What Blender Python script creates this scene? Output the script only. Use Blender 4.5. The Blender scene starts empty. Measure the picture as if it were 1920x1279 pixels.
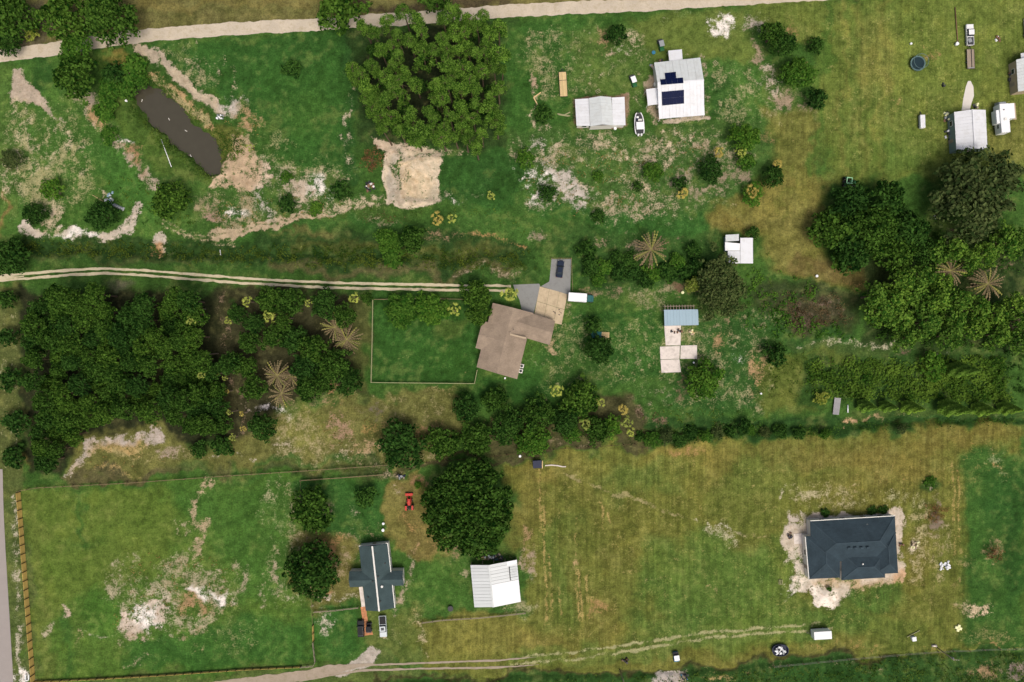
import bpy, bmesh, math, random
import numpy as np
from mathutils import Vector, Matrix

# ------------------------------------------------------------------ scene, camera, light
S = 0.15            # metres on the ground per pixel of the 1920 x 1279 survey
H = 200.0           # height of the drone above the ground
scene = bpy.context.scene
COL = scene.collection
cam_d = bpy.data.cameras.new('camera')
cam = bpy.data.objects.new('camera', cam_d); COL.objects.link(cam)
cam.location = (0, 0, H); cam.rotation_euler = (0, 0, 0)
cam_d.sensor_width = 36; cam_d.lens = 36 * H / (1920 * S)
cam_d.clip_start = 1; cam_d.clip_end = 6000
scene.camera = cam

SUN_EL, SUN_AZ = math.radians(64), math.radians(158)     # azimuth clockwise from north (+Y): south-south-east
w = bpy.data.worlds.new('World'); scene.world = w; w.use_nodes = True
nt = w.node_tree; nt.nodes.clear()
sky = nt.nodes.new('ShaderNodeTexSky'); sky.sky_type = 'NISHITA'; sky.sun_disc = False
sky.sun_elevation = SUN_EL; sky.sun_rotation = SUN_AZ
sky.air_density = 0.7; sky.dust_density = 8.0; sky.ozone_density = 0.6
bg = nt.nodes.new('ShaderNodeBackground'); bg.inputs['Strength'].default_value = 0.12
wo = nt.nodes.new('ShaderNodeOutputWorld')
nt.links.new(sky.outputs[0], bg.inputs[0]); nt.links.new(bg.outputs[0], wo.inputs[0])
sd = bpy.data.lights.new('sun', 'SUN'); sd.energy = 1.4; sd.angle = math.radians(25); sd.color = (1, 0.93, 0.82)
sun = bpy.data.objects.new('sun', sd); COL.objects.link(sun); sun.location = (40, -60, 150)
sdir = Vector((math.sin(SUN_AZ) * math.cos(SUN_EL), math.cos(SUN_AZ) * math.cos(SUN_EL), math.sin(SUN_EL)))
sun.rotation_euler = sdir.to_track_quat('Z', 'Y').to_euler()
vs = scene.view_settings
vs.view_transform = 'Standard'; vs.look = 'None'; vs.gamma = 1; vs.exposure = 0.03; vs.use_curve_mapping = False
try:
    scene.cycles.max_bounces = 6; scene.cycles.diffuse_bounces = 3; scene.cycles.transparent_max_bounces = 6
except Exception: pass

# ------------------------------------------------------------------ helpers
rng = np.random.default_rng(7)
random.seed(7)
def lin(c, g=1.0):
    return tuple((((v / 255) / 12.92 if v / 255 <= .04045 else ((v / 255 + .055) / 1.055) ** 2.4) * g) for v in c)
def W(px, py): return ((px - 960) * S, (639.5 - py) * S)
def U(px, py, h=0.0):
    k = (H - h) / H
    return Vector(((px - 960) * S * k, (639.5 - py) * S * k, h))
def tag(o, label=None, cat=None, group=None, kind=None):
    if label: o['label'] = label
    if cat: o['category'] = cat
    if group: o['group'] = group
    if kind: o['kind'] = kind
    return o
def mesh_np(name, v, f, smooth=False):
    """v (n,3) array, f (m,k) int array of equal-sized faces"""
    v = np.asarray(v, np.float32); f = np.asarray(f, np.int32)
    me = bpy.data.meshes.new(name)
    m, k = f.shape
    me.vertices.add(len(v)); me.vertices.foreach_set('co', v.ravel())
    me.loops.add(m * k); me.loops.foreach_set('vertex_index', f.ravel())
    me.polygons.add(m); me.polygons.foreach_set('loop_start', np.arange(m, dtype=np.int32) * k)
    if smooth: me.polygons.foreach_set('use_smooth', np.ones(m, bool))
    me.update(calc_edges=True); me.validate(clean_customdata=False)
    return me
def add(name, me, mat=None, parent=None, loc=None, rot=None, scale=None):
    o = bpy.data.objects.new(name, me); COL.objects.link(o)
    if me is not None and mat is not None and len(me.materials) == 0: me.materials.append(mat)
    if parent is not None: o.parent = parent
    if loc is not None: o.location = loc
    if rot is not None: o.rotation_euler = rot if not isinstance(rot, (int, float)) else (0, 0, rot)
    if scale is not None: o.scale = scale
    return o
def empty(name, loc, rz=0.0, label=None, cat=None, group=None):
    o = bpy.data.objects.new(name, None); COL.objects.link(o)
    o.location = loc; o.rotation_euler = (0, 0, rz); o.empty_display_size = .5
    return tag(o, label, cat, group)
def poly_obj(name, verts, faces, mat, parent=None, loc=None):
    me = bpy.data.meshes.new(name); me.from_pydata([tuple(v) for v in verts], [], faces); me.update()
    bm = bmesh.new(); bm.from_mesh(me); bmesh.ops.recalc_face_normals(bm, faces=bm.faces); bm.to_mesh(me); bm.free()
    return add(name, me, mat, parent, loc)
_boxc = {}
def box(name, size, loc, mat, parent=None, rz=0.0, bev=0.0, rot=None, taper=None):
    """box centred in x,y and standing on loc.z ; taper = (tx,ty) scale of the top face"""
    key = (tuple(round(s, 3) for s in size), round(bev, 3), mat.name, taper)
    me = _boxc.get(key)
    if me is None:
        bm = bmesh.new(); bmesh.ops.create_cube(bm, size=1)
        for v in bm.verts:
            t = taper if (taper and v.co.z > 0) else (1, 1)
            v.co = Vector((v.co.x * size[0] * t[0], v.co.y * size[1] * t[1], (v.co.z + .5) * size[2]))
        if bev > 0:
            bmesh.ops.bevel(bm, geom=list(bm.edges), offset=bev, segments=2, affect='EDGES', profile=.6)
        me = bpy.data.meshes.new(name); bm.to_mesh(me); bm.free(); me.materials.append(mat); _boxc[key] = me
    return add(name, me, None, parent, loc, rot if rot is not None else (0, 0, rz))
def cyl(name, r, h, loc, mat, parent=None, seg=12, r2=None, rot=None):
    key = ('c', round(r, 3), round(h, 3), seg, r2, mat.name)
    me = _boxc.get(key)
    if me is None:
        bm = bmesh.new(); bmesh.ops.create_cone(bm, cap_ends=True, segments=seg, radius1=r, radius2=r if r2 is None else r2, depth=h)
        bmesh.ops.translate(bm, verts=bm.verts, vec=(0, 0, h / 2))
        me = bpy.data.meshes.new(name); bm.to_mesh(me); bm.free(); me.materials.append(mat)
        for p in me.polygons: p.use_smooth = abs(p.normal.z) < .9
        _boxc[key] = me
    return add(name, me, None, parent, loc, rot)
def bar(name, a, b, wd, ht, mat, parent=None):
    """beam from a to b (parent space), wd wide, ht high"""
    a, b = Vector(a), Vector(b); d = b - a; L = d.length
    o = box(name, (1, wd, ht), (0, 0, 0), mat, parent)
    x = d.normalized(); y = Vector((0, 0, 1)).cross(x)
    if y.length < 1e-4: y = Vector((0, 1, 0))
    y.normalize(); z = x.cross(y)
    M = Matrix((x, y, z)).transposed()
    o.location = (a + b) / 2 - z * ht / 2; o.rotation_euler = M.to_euler(); o.scale = (L, 1, 1)
    return o
# ---- nodes
class NT:
    def __init__(s, name):
        s.m = bpy.data.materials.new(name); s.m.use_nodes = True; s.t = s.m.node_tree; s.t.nodes.clear()
        s.out = s.n('ShaderNodeOutputMaterial')
    def n(s, typ, **k):
        o = s.t.nodes.new(typ)
        for a, b in k.items(): setattr(o, a, b)
        return o
    def l(s, a, b): s.t.links.new(a, b)
    def val(s, sock, v):
        if hasattr(v, 'is_linked') or hasattr(v, 'links'): s.l(v, sock)
        else: sock.default_value = v
    def math(s, op, a, b=0.0, c=None, clamp=False):
        o = s.n('ShaderNodeMath', operation=op, use_clamp=clamp); s.val(o.inputs[0], a); s.val(o.inputs[1], b)
        if c is not None: s.val(o.inputs[2], c)
        return o.outputs[0]
    def noise(s, vec, scale, detail=3, rough=.55, dist=0.0):
        o = s.n('ShaderNodeTexNoise'); o.inputs['Scale'].default_value = scale; o.inputs['Detail'].default_value = detail
        o.inputs['Roughness'].default_value = rough; o.inputs['Distortion'].default_value = dist
        if vec is not None: s.l(vec, o.inputs['Vector'])
        return o.outputs[0]
    def remap(s, v, a, b, c=0.0, d=1.0, smooth=False):
        o = s.n('ShaderNodeMapRange'); o.clamp = True
        if smooth: o.interpolation_type = 'SMOOTHSTEP'
        s.val(o.inputs[0], v); s.val(o.inputs[1], a); s.val(o.inputs[2], b); s.val(o.inputs[3], c); s.val(o.inputs[4], d)
        return o.outputs[0]
    def mix(s, fac, a, b, blend='MIX'):
        o = s.n('ShaderNodeMix', data_type='RGBA', blend_type=blend); o.clamp_factor = True
        s.val(o.inputs[0], fac)
        for sock, v in ((o.inputs[6], a), (o.inputs[7], b)):
            if isinstance(v, tuple): sock.default_value = v if len(v) == 4 else (*v, 1)
            else: s.l(v, sock)
        return o.outputs[2]
    def scalecol(s, col, f):
        o = s.n('ShaderNodeVectorMath', operation='SCALE')
        if isinstance(col, tuple): o.inputs[0].default_value = col[:3]
        else: s.l(col, o.inputs[0])
        s.val(o.inputs['Scale'], f); return o.outputs[0]
    def bump(s, h, strength=.3, dist=.1):
        o = s.n('ShaderNodeBump'); o.inputs['Strength'].default_value = strength; o.inputs['Distance'].default_value = dist
        s.l(h, o.inputs['Height']); return o.outputs[0]
    def bsdf(s, col, rough=.7, metal=0.0, normal=None, spec=.3):
        o = s.n('ShaderNodeBsdfPrincipled')
        if isinstance(col, tuple): o.inputs['Base Color'].default_value = (*col[:3], 1)
        else: s.l(col, o.inputs['Base Color'])
        s.val(o.inputs['Roughness'], rough); o.inputs['Metallic'].default_value = metal
        o.inputs['Specular IOR Level'].default_value = spec
        if normal is not None: s.l(normal, o.inputs['Normal'])
        s.l(o.outputs[0], s.out.inputs[0]); return o
    def pos(s): return s.n('ShaderNodeNewGeometry').outputs['Position']
    def obj(s): return s.n('ShaderNodeTexCoord').outputs['Object']
    def rnd(s): return s.n('ShaderNodeObjectInfo').outputs['Random']
_mats = {}
def paint(name, c, rough=.6, var=.12, scale=1.5, metal=0.0, rv=0.0, spec=.3, bump=0.0, stain=None):
    """weathered paint / timber / sheet: colour with blotches, fine grain, per-object variation"""
    if name in _mats: return _mats[name]
    t = NT(name); p = t.pos()
    n1 = t.noise(p, scale, 5, .6); n2 = t.noise(p, scale * 7, 3, .6)
    f = t.math('ADD', t.math('MULTIPLY', t.math('SUBTRACT', n1, .5), var * 2.2), t.math('MULTIPLY', t.math('SUBTRACT', n2, .5), var))
    if rv: f = t.math('ADD', f, t.math('MULTIPLY', t.math('SUBTRACT', t.rnd(), .5), rv))
    col = t.scalecol(lin(c), t.math('ADD', f, 1.0))
    if stain:
        sc, amt = stain
        m = t.remap(t.noise(p, .6, 6, .75), .47, .66, 0, amt)
        col = t.mix(m, col, lin(sc))
    nr = t.bump(n2, bump, .02) if bump else None
    t.bsdf(col, rough, metal, nr, spec)
    _mats[name] = t.m; return t.m

# ------------------------------------------------------------------ numpy noise
def _lat(seed): return np.random.default_rng(seed).random((256, 256)).astype(np.float32)
_L = {}
def vnoise(x, y, scale, seed=0):
    if seed not in _L: _L[seed] = _lat(seed)
    L = _L[seed]; x = x / scale + 1000.5; y = y / scale + 1000.5
    xi = np.floor(x).astype(int); yi = np.floor(y).astype(int); fx = x - xi; fy = y - yi
    fx = fx * fx * (3 - 2 * fx); fy = fy * fy * (3 - 2 * fy)
    a = L[yi & 255, xi & 255]; b = L[yi & 255, (xi + 1) & 255]; c = L[(yi + 1) & 255, xi & 255]; d = L[(yi + 1) & 255, (xi + 1) & 255]
    return (a * (1 - fx) + b * fx) * (1 - fy) + (c * (1 - fx) + d * fx) * fy
def fbm(x, y, scale, seed=0, oct=4):
    s = 0; a = .5; t = 0
    for o in range(oct):
        an = .6 + 1.1 * o + seed; c_, s_ = math.cos(an), math.sin(an)
        s = s + a * vnoise(x * c_ - y * s_, x * s_ + y * c_, scale / 2 ** o, seed + o); t += a; a *= .5
    return s / t

# ------------------------------------------------------------------ the ground sheet
def axis(lo, hi, step, far):
    core = np.arange(lo, hi + step / 2, step); out = []; d = step; v = hi
    while v < far: d *= 1.6; v += d; out.append(v)
    lo_out = []; d = step; v = lo
    while v > -far: d *= 1.6; v -= d; lo_out.append(v)
    return np.array(lo_out[::-1] + list(core) + out)
GX = axis(-156, 156, .39, 3000); GY = axis(-106, 106, .39, 3000)
XX, YY = np.meshgrid(GX, GY)
PX = XX / S + 960; PY = 639.5 - YY / S            # survey coordinates of every ground vertex
WA = (fbm(PX, PY, 50, 11) - .5) * 4.4, (fbm(PX, PY, 50, 21) - .5) * 4.4
WB = (fbm(PX, PY, 13, 31, 3) - .5) * 3.6, (fbm(PX, PY, 13, 41, 3) - .5) * 3.6
BASE = np.zeros(PX.shape + (4,), np.float32); OVER = np.zeros(PX.shape + (4,), np.float32)
ZZ = np.zeros(PX.shape, np.float32)
def seg_dist(x, y, a, b):
    dx, dy = b[0] - a[0], b[1] - a[1]; L = dx * dx + dy * dy + 1e-9
    t = np.clip(((x - a[0]) * dx + (y - a[1]) * dy) / L, 0, 1)
    return np.hypot(x - a[0] - t * dx, y - a[1] - t * dy)
def sdist(sh, x, y):
    k = sh[0]
    if k == 'e':
        cx, cy, rx, ry = sh[1:5]; an = math.radians(sh[5] if len(sh) > 5 else 0)
        c, s = math.cos(an), math.sin(an); dx, dy = x - cx, y - cy
        u, v = (dx * c + dy * s) / rx, (-dx * s + dy * c) / ry
        return (np.hypot(u, v) - 1) * min(rx, ry)
    pts = sh[1]
    if k == 's':
        d = None
        for a, b in zip(pts[:-1], pts[1:]):
            q = seg_dist(x, y, a, b); d = q if d is None else np.minimum(d, q)
        return d - sh[2]
    d = None; ins = np.zeros(x.shape, bool)
    for a, b in zip(pts, pts[1:] + pts[:1]):
        q = seg_dist(x, y, a, b); d = q if d is None else np.minimum(d, q)
        c = ((a[1] > y) != (b[1] > y)) & (x < (b[0] - a[0]) * (y - a[1]) / (b[1] - a[1] + 1e-12) + a[0]); ins ^= c
    return np.where(ins, -d, d)
def bounds(sh, m):
    if sh[0] == 'e':
        r = max(sh[3], sh[4]); x0, x1, y0, y1 = sh[1] - r, sh[1] + r, sh[2] - r, sh[2] + r
    else:
        P = np.array(sh[1]); q = sh[2] if sh[0] == 's' else 0
        x0, x1, y0, y1 = P[:, 0].min() - q, P[:, 0].max() + q, P[:, 1].min() - q, P[:, 1].max() + q
    X0, Y1 = W(x0 - m, y0 - m); X1, Y0 = W(x1 + m, y1 + m)
    return slice(*np.searchsorted(GY, (Y0, Y1))), slice(*np.searchsorted(GX, (X0, X1)))
def weight(sh, feather, wa, wb):
    m = feather + 1.6 * (wa + wb) + 4; sl = bounds(sh, m)
    x = PX[sl] + WA[0][sl] * wa + WB[0][sl] * wb; y = PY[sl] + WA[1][sl] * wa + WB[1][sl] * wb
    t = np.clip((feather - sdist(sh, x, y)) / (2 * feather), 0, 1)
    return sl, t * t * (3 - 2 * t)
def base(sh, c, a=1.0, f=10, wa=14, wb=6, mow=None):
    sl, q = weight(sh, f, wa, wb); q = q * a
    BASE[sl][..., :3] += (np.array(lin(c)) - BASE[sl][..., :3]) * q[..., None]
    if mow is not None: BASE[sl][..., 3] += (mow - BASE[sl][..., 3]) * q
def over(sh, c, cover=.7, f=9, wa=10, wb=7):
    sl, q = weight(sh, f * 1.7, wa, wb)
    k = np.clip(q * 2.0, 0, 1)[..., None]
    k = np.where(OVER[sl][..., 3:4] < .02, (k > 0) * 1.0, k)
    OVER[sl][..., :3] += (np.array(lin(c)) - OVER[sl][..., :3]) * k
    OVER[sl][..., 3] = np.maximum(OVER[sl][..., 3] * (1 - q * .5), q * cover)
def relief(sh, dz, f=8, wa=4, wb=2):
    sl, q = weight(sh, f, wa, wb); ZZ[sl] += q * dz
def E(cx, cy, rx, ry=None, an=0): return ('e', cx, cy, rx, ry or rx, an)
def Pg(*p): return ('p', list(p))
def St(wd, *p): return ('s', list(p), wd)
# ------------------------------------------------------------------ what grows and lies on the ground (survey coordinates)
LUSH, DEEP, MID, GRN = (40, 80, 30), (30, 70, 24), (52, 92, 32), (66, 100, 34)
OLV, YEL, ORG, TAN = (92, 104, 40), (116, 114, 52), (140, 110, 54), (182, 164, 130)
WHT, GRY, BRN, LIT = (216, 210, 202), (176, 166, 154), (108, 86, 62), (96, 76, 58)
BASE[..., :3] = lin((56, 92, 33)); BASE[..., 3] = .15
nb = fbm(PX, PY, 130, 3)[..., None]
BASE[..., :3] = BASE[..., :3] * (0.9 + .2 * nb)
# broad thin places, painted first
over(Pg((965, 250), (1100, 240), (1330, 240), (1420, 300), (1400, 380), (1320, 390), (1120, 425), (1000, 390), (960, 320)), (164, 148, 116), .5, 14, 14, 9)
over(Pg((200, 1060), (330, 1040), (460, 1060), (470, 1140), (360, 1200), (210, 1200)), (160, 150, 118), .52, 12, 14, 9)
over(E(85, 300, 95, 120), (150, 146, 92), .52, 20); over(E(360, 130, 60, 50, 30), (150, 142, 96), .45, 14)
over(Pg((480, 240), (560, 280), (660, 300), (650, 400), (480, 430), (380, 430), (390, 360), (470, 340)), (160, 148, 110), .5, 14, 14, 9)
over(Pg((960, 60), (1230, 40), (1200, 160), (1080, 190), (1000, 200)), (150, 142, 96), .4, 16, 14, 9)
over(Pg((1330, 110), (1440, 100), (1520, 230), (1330, 240)), (150, 144, 96), .42, 14, 14, 9)
over(Pg((1200, 570), (1460, 590), (1460, 780), (1200, 780)), (150, 142, 96), .40, 16, 14, 9)
over(Pg((500, 750), (860, 730), (850, 870), (500, 880)), (150, 138, 92), .42, 14, 14, 9)
over(Pg((480, 920), (580, 900), (580, 1140), (500, 1150)), (150, 142, 100), .45, 14, 14, 9)
over(Pg((980, 870), (1900, 820), (1780, 1000), (1780, 1200), (1000, 1240)), (150, 136, 66), .25, 20, 14, 9)
over(Pg((1420, 10), (1920, 0), (1920, 330), (1560, 340)), (150, 142, 70), .24, 20, 14, 9)
over(Pg((1490, 920), (1720, 915), (1800, 1000), (1780, 1110), (1700, 1100), (1700, 950), (1480, 960)), (160, 150, 100), .48, 12, 12, 9)
over(Pg((1000, 600), (1240, 590), (1230, 720), (1000, 740)), (140, 138, 84), .36, 16, 14, 9)
# north verge and the strip above the gravel road
base(Pg((-60, -60), (2000, -60), (2000, -8), (1380, -4), (950, 16), (610, 40), (240, 66), (0, 96), (-60, 100)), (112, 100, 58), 1, 5, 3, 3, .2)
base(St(9, (260, 14), (440, 8), (600, 6)), (128, 104, 56), .6, 7)
base(St(6, (260, 32), (430, 24), (600, 20)), (100, 96, 52), .8, 5)
base(St(10, (660, 18), (800, 6), (960, -4)), (88, 66, 50), .95, 6)
base(Pg((20, 0), (110, 0), (110, 84), (30, 92)), (96, 78, 64), .9, 8)
# west lawn
base(Pg((-60, 118), (110, 100), (180, 175), (280, 310), (380, 420), (250, 450), (-60, 450)), (62, 100, 36), 1, 8)
base(Pg((20, 116), (110, 100), (125, 160), (60, 150)), LUSH, .8, 8)
base(Pg((150, 230), (235, 300), (330, 390), (280, 400), (180, 330), (130, 250)), (58, 102, 36), .9, 10)
base(Pg((-40, 120), (30, 130), (40, 300), (20, 420), (-40, 430)), (74, 104, 42), .7, 12)
# north paddock
base(Pg((285, 92), (430, 72), (650, 58), (668, 200), (660, 335), (560, 335), (480, 220), (415, 190), (340, 130)), (40, 86, 30), 1, 8)
base(E(570, 200, 70, 60), (52, 92, 32), .7, 30)
base(St(9, (655, 70), (665, 340)), (34, 76, 30), .8, 6)
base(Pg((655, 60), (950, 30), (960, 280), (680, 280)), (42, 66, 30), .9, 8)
base(E(800, 150, 120, 108), (34, 42, 25), .95, 20)  # pine grove floor, darkened to carry the shade beneath the crowns
base(Pg((940, 40), (1190, 22), (1240, 110), (1080, 180), (1010, 290), (950, 240)), (50, 92, 32), 1, 14)
base(Pg((1060, 60), (1180, 30), (1230, 120), (1180, 230), (1085, 180)), (78, 104, 42), .8, 16)
base(Pg((1180, 24), (1400, 8), (1420, 110), (1230, 120)), (92, 108, 44), 1, 14)
base(Pg((1325, 105), (1430, 110), (1460, 210), (1400, 235), (1322, 220)), (62, 102, 38), .9, 10)
base(Pg((1325, 150), (1365, 140), (1365, 215), (1325, 220)), LUSH, .7, 8)
base(Pg((820, 290), (960, 280), (1000, 330), (960, 400), (830, 380)), (34, 82, 30), .9, 10)
base(E(920, 335, 60, 40), (30, 80, 30), .6, 14)
# north-east hayfield
base(Pg((1400, 4), (2000, -20), (2000, 330), (1900, 330), (1700, 340), (1560, 345), (1530, 230), (1540, 80), (1420, 60)), (94, 108, 42), 1, 10, mow=.8)
base(Pg((1430, 200), (1540, 220), (1530, 400), (1420, 420), (1330, 430), (1340, 390), (1440, 330)), (108, 106, 48), .9, 14, mow=.9)
base(St(7, (1547, 0), (1545, 150), (1535, 240), (1522, 320)), (72, 104, 36), .8, 5)
for x, c in ((1580, YEL), (1612, (110, 112, 50)), (1650, YEL), (1690, (104, 112, 44)), (1595, (78, 104, 38)), (1630, (82, 104, 38)), (1672, (84, 106, 40)), (1720, (98, 112, 42))):
    base(St(5, (x, -10), (x + 4, 160), (x - 4, 330)), c, .55, 6)
base(E(1760, 90, 110, 80), (100, 116, 44), .6, 40)
base(E(1640, 110, 40, 60), (120, 116, 56), .5, 25)
base(E(1900, 250, 60, 60), (112, 106, 50), .6, 20)
base(E(1690, 290, 50, 40), (70, 102, 36), .5, 25)
over(E(1756, 110, 18, 16), (150, 118, 62), .6)
over(E(1872, 135, 20, 14), (150, 125, 70), .4)
over(E(1688, 190, 18, 16), (160, 130, 70), .4)
# dry yard and track by the east grove
base(Pg((1330, 385), (1410, 368), (1500, 320), (1560, 345), (1525, 400), (1545, 490), (1640, 505), (1700, 500), (1660, 520), (1610, 545), (1560, 530), (1470, 495), (1415, 440), (1335, 432)), (120, 108, 50), .9, 14)
base(E(1480, 420, 60, 70), (126, 112, 56), .7, 20)
base(E(1375, 420, 46, 16), (134, 108, 50), .7, 10)
base(E(1440, 370, 40, 30), (126, 110, 50), .6, 14); base(E(1490, 360, 20, 50), (104, 104, 44), .6, 10)
base(St(13, (1500, 495), (1570, 512), (1660, 512)), (126, 92, 54), .8, 10)
over(E(1600, 525, 16, 8), (170, 120, 60), .5)
for x in (1438, 1452, 1468, 1484, 1500, 1514): over(St(2, (x, 240), (x + 3, 330), (x - 4, 440)), (150, 132, 60), .42, 3, 3, 4)
for y in (400, 412, 422): base(St(2, (1340, y + 4), (1400, y + 2), (1500, y - 8)), (104, 92, 44), .6, 3)
base(St(4, (1475, 330), (1470, 400)), (96, 104, 40), .6, 4)
# speckled yard south of the white house
base(Pg((960, 240), (1100, 250), (1330, 235), (1420, 240), (1440, 330), (1340, 400), (1330, 430), (1100, 430), (980, 330)), (60, 94, 38), 1, 12)
base(Pg((1100, 400), (1330, 392), (1325, 430), (1110, 432), (1000, 400), (1000, 385)), (40, 92, 34), .9, 8)
base(E(1100, 275, 40, 14), LUSH, .7, 8)
for e, c, k in ((E(1050, 350, 62, 38, 25), GRY, .72), (E(1000, 345, 26, 22), WHT, .6), (E(1075, 390, 30, 14, 20), GRY, .6), (E(1120, 410, 18, 12), TAN, .6),
                (E(1170, 300, 28, 26), TAN, .55), (E(1260, 290, 30, 55), TAN, .6), (E(1310, 275, 26, 28), (158, 140, 108), .6), (E(1215, 350, 34, 20), TAN, .5),
                (E(1330, 355, 60, 16), (150, 132, 106), .5), (E(1280, 330, 45, 20), (150, 134, 108), .55), (E(1130, 330, 40, 40), TAN, .38),
                (E(1010, 240, 16, 26), TAN, .6), (E(998, 270, 12, 8), GRY, .6), (E(1240, 400, 10, 12), TAN, .55), (E(1290, 385, 30, 5), TAN, .5),
                (E(1180, 262, 22, 10), TAN, .4), (E(1040, 260, 12, 6), TAN, .4), (E(1380, 330, 30, 26), (140, 122, 98), .55), (E(1425, 270, 18, 14), (130, 104, 60), .5)):
    over(e, c, k, 10, 12, 8)
over(St(3, (990, 150), (997, 175), (1003, 195), (990, 215), (997, 235)), TAN, .8, 4, 5, 3)
over(E(997, 155, 7, 13), (168, 140, 112), .8, 5)
# sandy patches north
for e, c, k in ((E(1358, 45, 30, 20), WHT, .62), (E(1415, 50, 22, 22), (178, 164, 150), .6), (E(1290, 22, 22, 7), WHT, .5), (E(1120, 58, 10, 10), WHT, .75),
                (E(1146, 100, 24, 12), GRY, .8), (E(1125, 80, 18, 30), (150, 118, 80), .5), (E(1180, 75, 16, 22), TAN, .45), (E(1140, 130, 40, 26), TAN, .36),
                (E(1250, 40, 12, 14), GRY, .35)):
    over(e, c, k, 8, 8, 7)
over(Pg((1412, 62), (1440, 92), (1476, 165), (1530, 178), (1532, 226), (1470, 216), (1430, 150), (1410, 100)), (152, 130, 104), .62, 9, 8, 7)
over(E(1505, 205, 26, 14), (140, 120, 96), .7); over(E(1450, 140, 14, 30), (176, 160, 140), .6)
over(E(1480, 60, 18, 26), (138, 108, 60), .5); over(E(1510, 120, 20, 12), (138, 104, 56), .5)
# ground round the white house and the white barn
over(Pg((1226, 205), (1240, 232), (1330, 226), (1334, 218), (1322, 214), (1236, 222)), (178, 162, 138), .95, 3, 2, 2)
over(Pg((1206, 150), (1234, 120), (1244, 222), (1222, 232), (1208, 200)), (158, 138, 112), .75, 6, 5, 4)
over(Pg((1228, 112), (1324, 98), (1332, 220), (1318, 218), (1314, 106), (1228, 120)), (150, 130, 106), .6, 5, 4, 4)
over(Pg((1074, 184), (1180, 176), (1180, 240), (1076, 244)), (128, 96, 74), .85, 4, 2, 3)
over(E(1192, 190, 8, 16), TAN, .55); over(E(1290, 250, 20, 10), TAN, .55)
# pond banks
base(Pg((175, 110), (270, 92), (300, 150), (400, 230), (440, 260), (450, 300), (420, 350), (350, 330), (270, 290), (190, 210)), (62, 88, 30), 1, 8)
base(Pg((185, 110), (275, 105), (290, 150), (240, 190), (200, 160)), (40, 74, 28), .9, 8)
base(E(222, 108, 26, 9), ORG, .8, 6)
base(Pg((225, 200), (250, 230), (330, 300), (360, 330), (330, 330), (260, 280), (225, 240)), (70, 98, 34), .8, 8)
base(E(430, 270, 34, 30), (104, 104, 46), .8, 10)
over(St(10, (262, 92), (300, 112), (335, 145), (370, 180), (415, 206), (440, 210)), (176, 158, 130), 1.1, 6, 5, 4)
over(E(300, 110, 22, 9, 35), (166, 150, 128), .95, 5); over(E(440, 198, 22, 12), GRY, .75)
over(St(7, (285, 140), (330, 178), (372, 212), (402, 240)), (168, 134, 82), .85, 6, 4, 4)
over(St(5, (290, 150), (345, 200), (390, 228)), (160, 146, 92), .8, 4, 3, 3)
over(St(14, (165, 190), (188, 235), (228, 280), (268, 318), (290, 335)), (168, 150, 130), .72, 7, 7, 6)
over(E(192, 232, 14, 10, 40), (168, 132, 84), .85); over(E(248, 285, 12, 22, -40), (150, 112, 74), .7); over(E(228, 262, 10, 6, 30), WHT, .9, 4)
over(E(140, 180, 18, 10, 35), TAN, .55)
over(Pg((400, 330), (440, 262), (470, 250), (500, 300), (520, 350), (470, 360), (420, 370), (380, 350)), (178, 150, 116), .8, 9, 9, 6)
over(E(410, 345, 26, 10, -20), (196, 168, 132), .95, 5); over(E(465, 225, 26, 20), (164, 130, 86), .7)
over(Pg((380, 360), (420, 380), (480, 360), (500, 400), (470, 430), (400, 440), (360, 420)), (150, 136, 98), .55, 10, 10, 8)
over(E(440, 400, 16, 5), WHT, .9, 4, 2, 2); over(E(385, 415, 22, 12), (150, 120, 100), .7)
# streaks and bare places on the west lawn
over(Pg((22, 140), (38, 130), (46, 152), (80, 165), (85, 185), (118, 228), (106, 222), (75, 198), (48, 192), (22, 194)), (170, 152, 132), .9, 4, 4, 4)
for x, y0, y1 in ((30, 190, 222), (55, 195, 240), (80, 200, 238), (100, 225, 280), (345, 78, 110), (372, 75, 130), (400, 100, 135), (412, 110, 140), (425, 105, 125), (440, 125, 175), (38, 240, 300), (85, 270, 310), (60, 250, 320), (125, 240, 270), (150, 270, 320), (22, 350, 420)):
    over(St(3.5, (x, y0), (x + 2, y1)), TAN, .5, 5, 5, 5)
pass; over(E(10, 330, 18, 60), TAN, .4)
over(St(9, (48, 425), (70, 438), (130, 434), (165, 438), (205, 445), (240, 430), (260, 395), (262, 382)), (186, 172, 156), 1.0, 6, 5, 5)
over(St(5, (100, 437), (170, 436)), WHT, .9, 4); over(E(100, 405, 24, 30), TAN, .55); over(E(200, 365, 16, 12), TAN, .6)
over(E(300, 455, 14, 20), (180, 168, 150), .92, 4, 3, 3); over(E(292, 472, 14, 9), (168, 122, 70), .85, 4); over(E(318, 472, 8, 4), TAN, .6)
base(St(4, (4, 350), (2, 440)), (140, 100, 60), .9, 4)
base(E(60, 460, 14, 12), (130, 98, 66), .8)
for o in (0, 9): over(St(2.6, (305, 410 + o), (350, 435 + o), (420, 452 + o), (440, 455 + o)), (168, 152, 112), .65, 4, 3, 3)
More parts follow.
